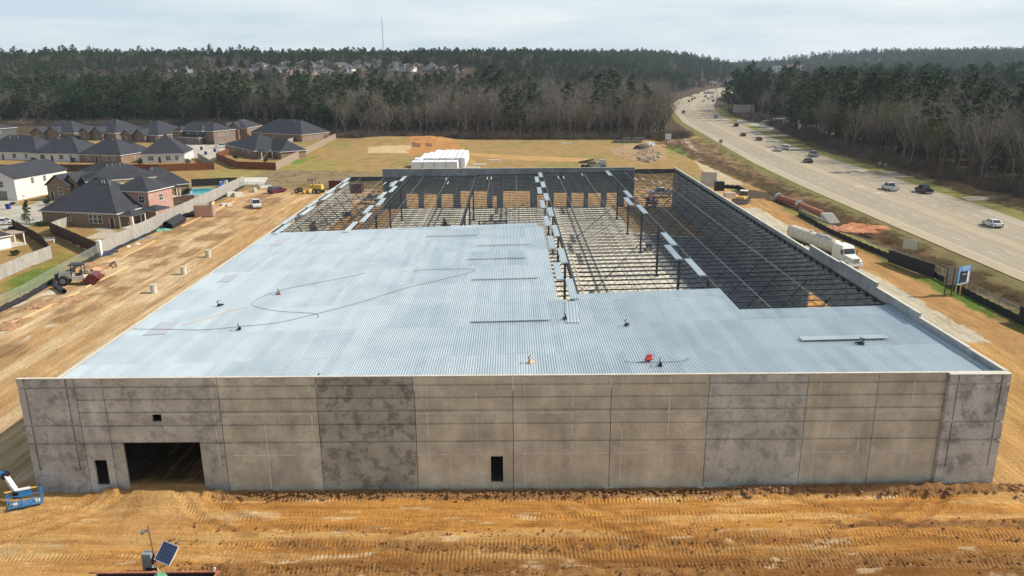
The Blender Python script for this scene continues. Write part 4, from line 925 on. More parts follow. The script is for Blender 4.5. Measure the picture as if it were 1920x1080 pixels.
gn_scatter('distant_woods', PROTO['pine']+PROTO['cedar']+PROTO['bare'], arr, 'mixed pine and bare winter woods covering the land to the skyline', 'woods')
# brush along the woods' edges and the ditch
bp = []
for _ in range(2000):
    x = g.uniform(-290, 128); y = np.interp(x, EL[:, 0], EL[:, 1])+g.uniform(-3.5, 10); bp.append((x, y, 0, g.uniform(.6, 1.6), g.uniform(0, 6.28), g.integers(3)))
for _ in range(1700):
    y = g.uniform(135, 560); x = np.interp(y, ER[:, 0], ER[:, 1])+g.uniform(-3, 10); bp.append((x, y, 0, g.uniform(.6, 1.5), g.uniform(0, 6.28), g.integers(3)))
gn_scatter('underbrush', BUSH, bp, 'dry brown underbrush along the foot of the woods', 'brush')
M_WEED = M('straw_weeds', (.17, .12, .065), .95, 0, .3, .3, 2, col2=(.36, .27, .16), spec=.1); WEED = [bushmesh(11, M_WEED), bushmesh(12, M_WEED, 1.4), bushmesh(13, M_WEED, 1.2)]
bp = []
for _ in range(4200):
    y = g.uniform(20, 330); x = g.uniform(116-.05*max(0, min(y-130, 300)), float(roadL(y))-2.5)
    if vn(x/2.5, y/5) > .38: bp.append((x, y, -.35, g.uniform(.14, .42), g.uniform(0, 6.28), g.integers(3)))
for _ in range(1800):
    y = g.uniform(100, 300); x = g.uniform(float(roadR(y))+6, float(roadR(y))+17)
    if vn(x/3, y/5) > .4: bp.append((x, y, -.05, g.uniform(.2, .6), g.uniform(0, 6.28), g.integers(3)))
for _ in range(1500):
    x = g.uniform(-40, -14); y = g.uniform(168, 215); vn(x/4, y/3) > .6 and bp.append((x, y, -.05, g.uniform(.08, .16), g.uniform(0, 6.28), g.integers(3)))
gn_scatter('dry_weeds', WEED, bp, 'dry brown weeds along the ditch and verges', 'weeds')
print('TREES', len(trees), len(far))
# ------------------------------------------------------------------ houses
PANE = {}
def window(par, x, y, z, w_, h, ax='x', frame=M_TRIM, glass=M_GLASS, lights=(2, 2)):
    "window centred at x on a facade looking to -y (ax='x') or +x / -x (ax='y', sign in y offset)"
    key = (w_, h, lights, frame.name, glass.name)
    if key not in PANE:
        f = MB(); t = .09
        f.bx(-w_/2-t, w_/2+t, -.07, .0, -t, 0); f.bx(-w_/2-t, w_/2+t, -.07, .0, h, h+t); f.bx(-w_/2-t, -w_/2, -.07, .0, 0, h); f.bx(w_/2, w_/2+t, -.07, .0, 0, h)
        for i in range(1, lights[0]): a = -w_/2+w_*i/lights[0]; f.bx(a-.035, a+.035, -.055, 0, 0, h)
        for i in range(1, lights[1]): a = h*i/lights[1]; f.bx(-w_/2, w_/2, -.052, 0, a-.035, a+.035)
        g_ = MB(); g_.bx(-w_/2, w_/2, -.025, .02, 0, h); PANE[key] = (f.mesh('window', frame), g_.mesh('pane', glass))
    a, b = PANE[key]; rz = 0 if ax == 'x' else (R(90) if ax == '+x' else R(-90) if ax == '-x' else R(180))
    o = inst('window', a, par, (x, y, z), (0, 0, rz)); inst('pane', b, o)
def hip_roof(mb, x0, x1, y0, y1, z, rise, ov=.5, ridge=None, gable=False):
    x0 -= ov; x1 += ov; y0 -= ov; y1 += ov; w_, d = x1-x0, y1-y0; e = .0
    if ridge == 'y' or (ridge is None and d > w_):
        m_ = (x0+x1)/2; i = 0 if gable else min(d/2-.05, w_/2); A_ = [(m_, y0+i, z+rise), (m_, y1-i, z+rise)]
        vs = [(x0, y0, z), (x1, y0, z), (x1, y1, z), (x0, y1, z)]+A_; fs = [(0, 1, 4), (1, 2, 5, 4), (2, 3, 5), (3, 0, 4, 5)]
    else:
        m_ = (y0+y1)/2; i = 0 if gable else min(w_/2-.05, d/2); A_ = [(x0+i, m_, z+rise), (x1-i, m_, z+rise)]
        vs = [(x0, y0, z), (x1, y0, z), (x1, y1, z), (x0, y1, z)]+A_; fs = [(0, 1, 5, 4), (1, 2, 5), (2, 3, 4, 5), (3, 0, 4)]
    if gable:
        fs = [f for f in fs if len(f) == 4]
        vs += [(a, b, c-.14) for a, b, c in vs]; fs += [tuple(reversed([i+6 for i in f])) for f in list(fs)]
        for f in list(fs[:2]):
            for i in range(4): a, b = f[i], f[(i+1) % 4]; fs.append((b, a, a+6, b+6))
    else: fs.append((3, 2, 1, 0))
    mb.add(vs, fs)
def house(L_, R_, depth, wings, label, group='houses of the estate', name='house', roofmat=M_SHING, z0=0., extra=None):
    a = G(*L_, z0); b = G(*R_, z0); dx, dy = b[0]-a[0], b[1]-a[1]; rz = math.atan2(dy, dx); w_ = math.hypot(dx, dy)
    t = empty(name, (float(a[0]), float(a[1]), z0), rz, label, 'house', group)
    for wg in wings:
        x0, x1, y0, y1, h, rise = [wg[k] for k in ('x0', 'x1', 'y0', 'y1', 'h', 'rise')]; zb = wg.get('z', 0); m_ = wg.get('mat', M_BRICK)
        x0 *= w_; x1 *= w_; y0 *= depth; y1 *= depth
        mb = MB(); mb.bx(x0, x1, y0, y1, zb, h)
        gb = wg.get('gable', False); rd = wg.get('ridge')
        if gb:
            if rd == 'y':
                for y in (y0, y1): mb.add([(x0, y, h), (x1, y, h), ((x0+x1)/2, y, h+rise*.98*(x1-x0)/(x1-x0+.8))], [(0, 1, 2) if y == y0 else (2, 1, 0)])
            else:
                for x in (x0, x1): mb.add([(x, y0, h), (x, y1, h), (x, (y0+y1)/2, h+rise*.98*(y1-y0)/(y1-y0+.8))], [(0, 1, 2) if x == x1 else (2, 1, 0)])
        mb.build('wall', m_, t)
        rm = MB(); ov = wg.get('ov', .5); hip_roof(rm, x0, x1, y0, y1, h+.05, rise, ov, rd, gb); ro = rm.build('roof', wg.get('roof', roofmat), t)
        if not gb: fm = MB(); o2 = ov-.02; fm.bx(x0-o2, x1+o2, y0-o2, y1+o2, h-.16, h+.045); fm.build('fascia', wg.get('fascia', M_TRIM), t)
        for k in range(wg.get('vents', 0)):
            u = random.uniform(.3, .7); yy = y0+(y1-y0)*.42; vm = MB(); vm.tube((x0+(x1-x0)*u, yy, h+rise*.7), (x0+(x1-x0)*u, yy, h+rise*.92+.35), .12, n=6); vm.build('vent_pipe', M_SILVER, ro)
        if wg.get('stack'):
            q = wg['stack']; vm = MB(); vm.bx(x0+(x1-x0)*q-.35, x0+(x1-x0)*q+.35, (y0+y1)/2-.3, (y0+y1)/2+.3, h+rise*.85, h+rise+.25); vm.build('ridge_vent', M_BLACK, ro)
        for (fc, u, z, ww, hh, *rest) in wg.get('win', ()):
            gl = rest[0] if rest else M_GLASS; lt = rest[1] if len(rest) > 1 else (2, 2)
            if fc == 'f': window(t, x0+(x1-x0)*u, y0-.012, z, ww, hh, 'x', glass=gl, lights=lt)
            elif fc == 'r': window(t, x1+.012, y0+(y1-y0)*u, z, ww, hh, '+x', glass=gl, lights=lt)
            elif fc == 'l': window(t, x0-.012, y0+(y1-y0)*u, z, ww, hh, '-x', glass=gl, lights=lt)
        for (fc, u, ww, hh) in wg.get('garage', ()):
            gm_ = MB(); 
            for k in range(4): gm_.bx(-ww/2, ww/2, -.06, .02, hh*k/4+.01, hh*(k+1)/4-.01)
            o = gm_.build('garage_door', M('garage_door_taupe', (.20, .17, .15), .6), t); o.location = (x0+(x1-x0)*u, y0, .02)
        for (fc, u) in wg.get('door', ()):
            dm = MB(); dm.bx(-.5, .5, -.05, .02, .02, 2.2); dm.bx(-.62, -.5, -.07, .02, .02, 2.3, 1); dm.bx(.5, .62, -.07, .02, .02, 2.3, 1)
            o = dm.build('door', [M('dark_door', (.05, .035, .03), .5), M_TRIM], t)
            if fc == 'f': o.location = (x0+(x1-x0)*u, y0, 0)
            else: o.location = (x1, y0+(y1-y0)*u, 0); o.rotation_euler = (0, 0, R(90))
    if extra: extra(t, w_, depth)
    return t
def W(x0, x1, y0, y1, h, rise, **k): return dict(x0=x0, x1=x1, y0=y0, y1=y1, h=h, rise=rise, **k)
def patio(t, x0, x1, y0, y1, h, rise, posts=4, roof=M_SHING, name='porch_roof'):
    mb = MB(); hip_roof(mb, x0, x1, y0, y1, h, rise, .25); mb.build(name, roof, t)
    mb = MB(); mb.bx(x0, x1, y0, y1, h-.22, h-.01); mb.build('porch_beam', M_TRIM, t)
    for x, y in ((x0+.1, y0+.1), (x1-.1, y0+.1), (x0+.1, y1-.1), (x1-.1, y1-.1))[:posts]: mb = MB(); mb.bx(x-.11, x+.11, y-.11, y+.11, 0, h-.2); mb.build('post', M_TRIM, t)
    mb = MB(); mb.bx(x0-.3, x1+.3, y0-.3, y1+.3, .02, .10); mb.build('patio_slab', M_CONCW, t)
def exA(t, w_, d):
    patio(t, w_*.93, w_+2.0, -.3, 4.2, 3.0, 1.0); patio(t, w_*.96, w_+3.6, 6.0, 11, 3.1, .9)
house((82, 421), (238, 428), 17, [W(0, .90, 0, 1, 3.3, 6.6, mat=M_BRICK, vents=3, stack=.45, win=[('f', .36, 1.2, 1.0, 1.6), ('f', .655, .9, 1.0, 1.9, M_GLASS, (1, 2)), ('f', .715, .9, 1.0, 1.9, M_GLASS, (1, 2)), ('f', .775, .9, 1.0, 1.9, M_GLASS, (1, 2))], door=[('f', .93)]),
      W(.58, 1.0, .50, 1.02, 7.1, 3.0, mat=M_PINK, win=[('f', .35, 4.3, .9, 1.7, M_GLASS, (1, 1)), ('f', .46, 4.3, .9, 1.7, M_GLASS, (1, 1)), ('f', .8, 4.4, 1.4, 1.5), ('r', .5, 4.4, 1.2, 1.5)]), W(-.02, .30, .70, 1.18, 3.1, 3.0, mat=M_BRICK, stack=.5)],
      'large brown brick house with a dark hip roof and pink upper storey nearest the site', extra=exA)
def exB(t, w_, d): patio(t, w_*.98, w_+5.8, -1.2, 4.5, 3.1, 1.1); 
house((205, 382), (297, 374), 13, [W(-.35, 1.0, .1, 1.1, 6.2, 3.6, mat=M_CREAM, vents=4, win=[('f', .88, 4.0, 1.3, 1.6)]), W(.55, 1.75, .35, 1.3, 3.2, 4.6, mat=M_BRICK, vents=2, win=[('f', .45, 1, 1.3, 1.7, M_GLASSG)])],
      'cream-sided two-storey house with dark roof behind the brick house and beside the pool', extra=exB)
house((-40, 374), (33, 376), 20, [W(0, 1, 0, 1, 6.1, 3.0, mat=M_WHITEW, gable=True, ridge='y', ov=.4, win=[('f', .42, 3.6, 1.1, 1.6), ('f', .66, 3.6, 1.1, 1.6), ('f', .52, 6.7, .5, .7), ('r', .32, 4, .9, 1.5), ('r', .55, 4, .9, 1.5)], garage=[('f', .55, 5.2, 2.5)])],
      'white two-storey house with gabled front and taupe garage door at the left edge')
house((92, 374), (166, 378), 15, [W(-.15, 1.45, .35, 1.35, 3.8, 5.0, mat=M_BRICK, stack=.6), W(0, .55, -.0, .6, 4.0, 3.0, mat=M_BRICK, gable=True, ridge='y', win=[('f', .62, 1.6, 1.5, 1.9)], door=[('f', .2)]), W(.3, .72, .1, .8, 4.0, 3.0, mat=M_BRICK, gable=True, ridge='y')],
      'brick house with twin front gables between the white house and the big brick one')
row2 = [((-38, 298), (70, 301), 16, 6.0, M_WHITEW, 'white-walled house with broad grey hip roof, first from the left behind the board fence'),
        ((62, 302), (150, 303), 15, 6.0, M_WHITEW, 'low house with dark porch opening, second from the left behind the board fence'),
        ((150, 304), (228, 306), 15, 5.8, M_BRICK, 'brick-sided house with a pale skylight patch on its roof, behind the fence'),
        ((266, 306), (347, 304), 15, 6.6, M_WHITEW, 'white house with green-tinted windows and tall dark roof behind the red fence')]
for i, (l, r_, d, rise, mt, lb) in enumerate(row2):
    gl = M_GLASSG if i in (2, 3) else M_GLASS
    house(l, r_, d, [W(0, 1, 0, 1, 3.0+(.4 if i == 3 else 0), rise, mat=mt, vents=2, stack=.5, win=[('f', .22, .9, 1.9, 1.6, gl), ('f', .62, .9, 1.7, 1.6, gl), ('f', .82, .9, 1.1, 1.6, gl), ('r', .5, 1.2, .8, 1.0)], door=[('f', .42)]),
        W(.02, .9, .7, 1.35, 3.0, 3.6, mat=M_BRICK)], lb)
def exE(t, w_, d): patio(t, w_*.98, w_+4.5, 1.0, 5.5, 3.0, .9)
house((423, 284), (479, 298), 14, [W(0, 1, 0, 1.3, 3.1, 5.2, mat=M_BRICK, ridge='y', fascia=M_TRIM, win=[('f', .3, 1.2, .9, 1.3), ('f', .62, 1.6, 1.0, .9), ('f', .82, 1.6, 1.0, .9), ('r', .12, .8, 1.2, 2.0, M_GLASSG), ('r', .8, .9, 1.2, 1.7, M_GLASSG)]), W(.6, 1.25, .5, 1.25, 3.05, 3.8, mat=M_BRICK, win=[('r', .6, .9, 1.8, 1.7, M_GLASSG)])],
      'brick bungalow with white porch posts on a fenced corner lot of the estate', extra=exE)
row3 = [((-14, 266), (30, 262), 20, M_DKSID, 6.0, 3.4, 'dark grey two-storey house at the far left under the trees', 0),
        ((60, 262), (118, 263), 20, M_BRICKR, 3.4, 5.6, 'red brick house with arched gables, left of the back row', 1), ((150, 262), (196, 264), 22, M_BRICKR, 3.6, 6.2, 'house with twin brick gables in the middle of the back row', 1),
        ((228, 266), (275, 268), 24, M_BRICKR, 3.4, 6.4, 'house with the tallest grey roof, right of the twin-gabled one', 1), ((328, 268), (382, 271), 14, M_BRICKR, 6.2, 3.6, 'two-storey brick and grey house facing the turning circle', 2),
        ((418, 262), (452, 262), 20, M_BRICK, 5.6, 3.8, 'tan two-storey house with white gable, behind the bungalow', 1), ((470, 262), (540, 266), 20, M_BRICK, 3.4, 6.4, 'long-roofed house with dark roof panels, last in the back row', 0)]
for l, r_, d, mt, h, rise, lb, gk in row3:
    wg = [W(-.1, 1.25, .15, 1.1, h, rise, mat=mt, vents=1, win=[('f', .2, h-2.3, 1.1, 1.5), ('f', .45, h-2.3, 1.1, 1.5), ('r', .25, h-2.4, .9, 1.4), ('r', .45, h-2.4, .9, 1.4), ('r', .62, h-2.4, .9, 1.4)])]
    if gk == 1: wg += [W(0, .42, 0, .5, h, 2.6, mat=mt, gable=True, ridge='y', win=[('f', .5, 1, 1.2, 1.5)]), W(.4, .85, .06, .5, h, 3.0, mat=mt, gable=True, ridge='y', door=[('f', .4)])]
    if gk == 2: wg += [W(0, .3, -.05, .4, h*.95, 2.2, mat=mt, ridge='y'), W(.3, .95, -.12, .3, 3.2, 1.3, mat=mt, garage=[('f', .5, 4.8, 2.4)]), W(.3, .95, .05, .6, h, 2.6, mat=M_DKSID, win=[('f', .25, 3.8, 1.2, 1.6), ('f', .75, 3.8, 1.2, 1.6)])]
    house(l, r_, d, wg, lb)
house((-42, 478), (22, 466), 8, [W(0, 1.0, 0, 1, 2.8, 2.0, mat=M_CREAM, win=[('f', .75, .3, 3.2, 2.0, M('white_cloth_screen', (.72, .74, .74)), (1, 1))])], 'low house end with blue-grey roof and white patio screen at the left edge',
      extra=lambda t, w_, d: patio(t, w_*.9, w_+3.6, 1.5, 5.5, 2.6, .5, roof=M_WOODT))
# far estate on the hill: plain simple houses
fh = []
for (x, y, w_) in ((110, 129, 26), (133, 131, 22), (155, 128, 28), (178, 130, 24), (205, 126, 34), (235, 131, 24), (262, 134, 22), (308, 140, 22), (340, 138, 20), (415, 141, 30), (432, 137, 18), (460, 140, 34), (488, 142, 36), (515, 141, 26), (532, 137, 24), (549, 139, 22), (570, 147, 26), (590, 139, 26), (470, 131, 26), (496, 132, 24), (522, 130, 26), (545, 127, 28), (566, 128, 26), (590, 127, 26), (612, 130, 26), (635, 131, 26), (656, 132, 24), (676, 131, 26), (700, 130, 28), (726, 132, 30), (748, 134, 26), (770, 133, 24), (795, 135, 26), (822, 136, 24), (850, 137, 22), (604, 141, 22), (640, 139, 22), (668, 138, 20), (560, 123, 26), (626, 121, 28), (660, 122, 24), (690, 122, 26), (804, 128, 18)):
    yy = 700
    for Y in range(690, 1000, 6):          # walk outwards until the pixel's ray meets the hillside
        p = GY(x, y, Y)
        if Zh(p[0], p[1]) >= p[2]-.3: yy = Y; break
    else: yy = 960
    p = GY(x, y, yy); fh.append((p[0], p[1], Zh(p[0], p[1]), w_*(yy+60)/CF*.98, x))
kinds = {}
wcol = [M('far_wall_tan', (.33, .27, .22)), M('far_wall_brick', (.25, .17, .14)), M_WHITEW, M('far_wall_grey', (.24, .23, .22))]
NUMW = 'one two three four five six seven eight nine ten eleven twelve thirteen fourteen fifteen sixteen seventeen eighteen nineteen twenty twenty-one twenty-two twenty-three twenty-four twenty-five twenty-six twenty-seven twenty-eight twenty-nine thirty thirty-one thirty-two thirty-three thirty-four thirty-five thirty-six thirty-seven thirty-eight thirty-nine forty forty-one forty-two forty-three forty-four forty-five'.split()
RANK = {i: k for k, i in enumerate(sorted(range(len(fh)), key=lambda j: fh[j][4]))}
for i, (x, y, z, w_, pxx) in enumerate(fh):
    sp = i == 16
    t = empty('far_house', (x, y, z-.4), random.uniform(-.5, .5), 'yellow-gabled house with porch, brightest among the far houses on the hill' if sp else 'grey-roofed far house on the hill, number %s counting from the left' % NUMW[RANK[i]], 'house', None if sp else 'houses of the far estate')
    d = random.uniform(11, 15); h = random.choice((3.4, 3.4, 6)); mt = M('far_wall_yellow', (.62, .52, .22)) if sp else random.choice(wcol)
    mb = MB(); mb.bx(0, w_, 0, d, -3, h); mb.build('wall', mt, t)
    mb = MB(); hip_roof(mb, 0, w_, 0, d, h, random.uniform(3.6, 5.2), .5); mb.build('roof', M_SHING2 if not sp else M_WOODT, t)
    u = random.uniform(.1, .5); mb = MB(); mb.bx(w_*u, w_*u+5.5, -2.5, 5, -3, h); mb.add([(w_*u, -2.5, h), (w_*u+5.5, -2.5, h), (w_*u+2.75, -2.5, h+2.6)], [(0, 1, 2)]); mb.build('gable_wall', mt, t)
    mb = MB(); hip_roof(mb, w_*u, w_*u+5.5, -2.5, 6.5, h+.02, 2.8, .4, 'y', True); mb.build('roof', M_SHING2 if not sp else M_WOODT, t)
    for k in range(3): window(t, w_*(.15+.3*k), -.02 if not (u-.05 < .15+.3*k < u+.35) else -2.55, h-2.4, 1.6, 1.6, lights=(1, 2))
# ------------------------------------------------------------------ fences
def fence(pts, h, mat, label, cat='fence', seg=2.44, z0=0., thick=.03, cap=False, back=False, backmat=None, name='board_fence'):
    P = [tuple(p[:2]) for p in pts]; t = empty(name, (P[0][0], P[0][1], z0), 0, label, cat); cache = {}
    for a, b in zip(P[:-1], P[1:]):
        d = math.hypot(b[0]-a[0], b[1]-a[1]); n = max(1, round(d/seg)); w_ = d/n; rz = math.atan2(b[1]-a[1], b[0]-a[0]); key = round(w_, 3)
        if key not in cache:
            m_ = MB(); k = max(4, int(w_/.3))
            for i in range(k):
                x = w_*i/k; m_.bx(x+.006, x+w_/k-.006, -thick/2+(.012 if i % 2 else 0), thick/2+(.012 if i % 2 else 0), .04, h+random.uniform(-.03, .03))
            m_.bx(0, w_, thick/2+.014, thick/2+.06, .35, .44); m_.bx(0, w_, thick/2+.014, thick/2+.06, h-.4, h-.31)
            p_ = MB(); p_.bx(-.05, .05, thick/2+.062, thick/2+.15, 0, h-.05); cache[key] = (m_.mesh('fence_panel', mat), p_.mesh('post', mat))
        pm, po = cache[key]
        for i in range(n):
            x = a[0]-P[0][0]+(b[0]-a[0])*i/n; y = a[1]-P[0][1]+(b[1]-a[1])*i/n
            o = inst('fence_panel', pm, t, (x, y, random.uniform(-.05, .05)), (0, 0, rz)); inst('post', po, t, (x, y, 0), (0, 0, rz))
    return t
g_ = lambda a, b, z=0.: tuple(float(v) for v in G(a, b, z)[:2])
fence([g_(189, 480), g_(459, 347)], 2.9, M_WOODG, 'long weathered grey board fence between the haul road and the brick houses')
mb = MB(); q = g_(190, 480); mb.bx(q[0]-.35, q[0]+.35, q[1]-.6, q[1]+.1, 0, 3.2); tag(mb.build('gate_post', M_TRIM), 'white painted end post of the long grey fence', 'post')
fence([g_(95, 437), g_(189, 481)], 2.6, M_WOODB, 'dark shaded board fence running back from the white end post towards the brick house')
fence([g_(96, 436), g_(130, 424)], 2.2, M_WOODG, 'short grey board fence joining the brick house front to the dark fence')
fence([g_(-30, 538), g_(48, 504), g_(98, 484)], 2.5, M_WOODG, 'pale grey board fence across the green lawn at the left edge')
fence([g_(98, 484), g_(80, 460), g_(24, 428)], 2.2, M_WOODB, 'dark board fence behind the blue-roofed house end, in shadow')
fence([g_(-60, 322), g_(60, 322), g_(120, 322), g_(208, 322)], 2.6, M_WOODB, 'dark grey-brown board fence behind the row of hip-roofed houses')
fence([g_(208, 322), g_(300, 322), g_(403, 318)], 2.6, M_WOODR, 'rusty red stained board fence, right of the dark one')
fence([g_(403, 318), g_(371, 297)], 2.4, M_WOODG, 'short weathered fence turning back from the red fence to the cul-de-sac')
fence([g_(430, 290), g_(406, 300), g_(447, 317), g_(518, 319)], 2.7, M_WOODR, 'reddish brown fence round the front of the corner-lot bungalow')
fence([g_(518, 319), g_(630, 261)], 2.9, M_WOODT, 'long tan board fence climbing beside the open field to the woods')
fence([g_(628, 261), g_(560, 262), g_(540, 270)], 2.2, M_WOODG, 'grey board fence behind the bungalow lot by the woods')
fence([g_(360, 350), g_(445, 346)], 2.3, M_BLACKF, 'dark board fence on the far side of the turquoise pool')
fence([g_(276, 392), g_(365, 380)], 2.2, M_WOODB, 'dark fence between the playset lawn and the pool garden')
# chain link and silt fences
M_MESH = bpy.data.materials.new('chain_link'); M_MESH.use_nodes = True; _t = M_MESH.node_tree; _b = _t.nodes['Principled BSDF']; _b.inputs['Base Color'].default_value = (.42, .46, .42, 1); _b.inputs['Roughness'].default_value = .6; _b.inputs['Alpha'].default_value = .22
def chain(pts, h, label, seg=3., silt=.8, z0=0., cat='chain link fence'):
    t = empty('chain_link_fence', (pts[0][0], pts[0][1], z0), 0, label, cat); bx_, by_ = pts[0]
    for a, b in zip(pts[:-1], pts[1:]):
        d = math.hypot(b[0]-a[0], b[1]-a[1]); n = max(1, round(d/seg)); A_ = (a[0]-bx_, a[1]-by_); B_ = (b[0]-bx_, b[1]-by_)
        mb = MB(); mb.add([(*A_, .05), (*B_, .05), (*B_, h), (*A_, h)], [(0, 1, 2, 3)]); mb.build('wire_mesh', M_MESH, t)
        mb = MB(); mb.tube((*A_, h), (*B_, h), .04, n=5); mb.build('top_rail', M_SILVER, t)
        pm = MB(); pm.tube((0, 0, 0), (0, 0, h+.1), .05, n=5); pme = pm.mesh('post', M_SILVER)
        for i in range(n+1): inst('post', pme, t, (A_[0]+(B_[0]-A_[0])*i/n, A_[1]+(B_[1]-A_[1])*i/n, 0))
        if silt:
            mb = MB(); k = 14; nx, ny = -(b[1]-a[1])/d, (b[0]-a[0])/d
            for i in range(k):
                u0, u1 = i/k, (i+1)/k; s0 = .12*math.sin(i*2.1); s1 = .12*math.sin((i+1)*2.1)
                p = [(A_[0]+(B_[0]-A_[0])*u-nx*(.12+s*.5), A_[1]+(B_[1]-A_[1])*u-ny*(.12+s*.5)) for u, s in ((u0, s0), (u1, s1))]
                mb.add([(*p[0], -.05), (*p[1], -.05), (*p[1], silt+s1), (*p[0], silt+s0)], [(0, 1, 2, 3)])
                mb.add([(p[0][0]-nx*.3, p[0][1]-ny*.3, .02), (p[1][0]-nx*.3, p[1][1]-ny*.3, .02), (*p[1], .05), (*p[0], .05)], [(0, 1, 2, 3)])
            mb.build('silt_fabric', M_BLACKF, t)
    return t
chain([g_(-60, 612), g_(40, 565), g_(120, 518), g_(187, 480)], 2.3, 'chain link fence with black silt fabric at its foot beside the green lawn')
chain([g_(187, 481), g_(300, 430), g_(459, 349)], .4, 'low black silt fabric along the foot of the long grey fence', silt=.5, seg=6)
chain([g_(445, 352), g_(505, 352)], 1.6, 'thin wire fence in front of the concrete pad north of the pool', silt=0)
chain([g_(1498, 404), g_(1520, 416), g_(1560, 438), g_(1610, 460), g_(1665, 483), g_(1750, 518), g_(1812, 552), g_(1870, 582), g_(1960, 628)], 2.0, 'chain link fence with black silt fabric between the limestone road and the highway ditch', silt=.9)
chain([g_(1345, 352), g_(1385, 354), g_(1400, 362)], 1.2, 'short black silt fence curving behind the bulldozer', silt=1.0)
def screen(pts, label):
    t = empty('screen_fence', (pts[0][0], pts[0][1], 0), 0, label, 'screen')
    for a, b in zip(pts[:-1], pts[1:]):
        mb = MB(); k = 6
        for i in range(k):
            u0, u1 = i/k, (i+1)/k; A_ = (a[0]-pts[0][0]+(b[0]-a[0])*u0+.25, a[1]-pts[0][1]+(b[1]-a[1])*u0); B_ = (a[0]-pts[0][0]+(b[0]-a[0])*u1+.25, a[1]-pts[0][1]+(b[1]-a[1])*u1)
            mb.bar((*A_, 1.25), (*B_, 1.25), .06, 2.3+.0*i)
        mb.build('screen_cloth', M_BLACKF, t)
    return t
screen([g_(1662, 492), g_(1705, 508), g_(1747, 522)], 'tall black windscreen cloth on the ditch fence above the tanker truck')
screen([g_(1905, 604), g_(1990, 640)], 'black windscreen cloth on the ditch fence at the right edge')
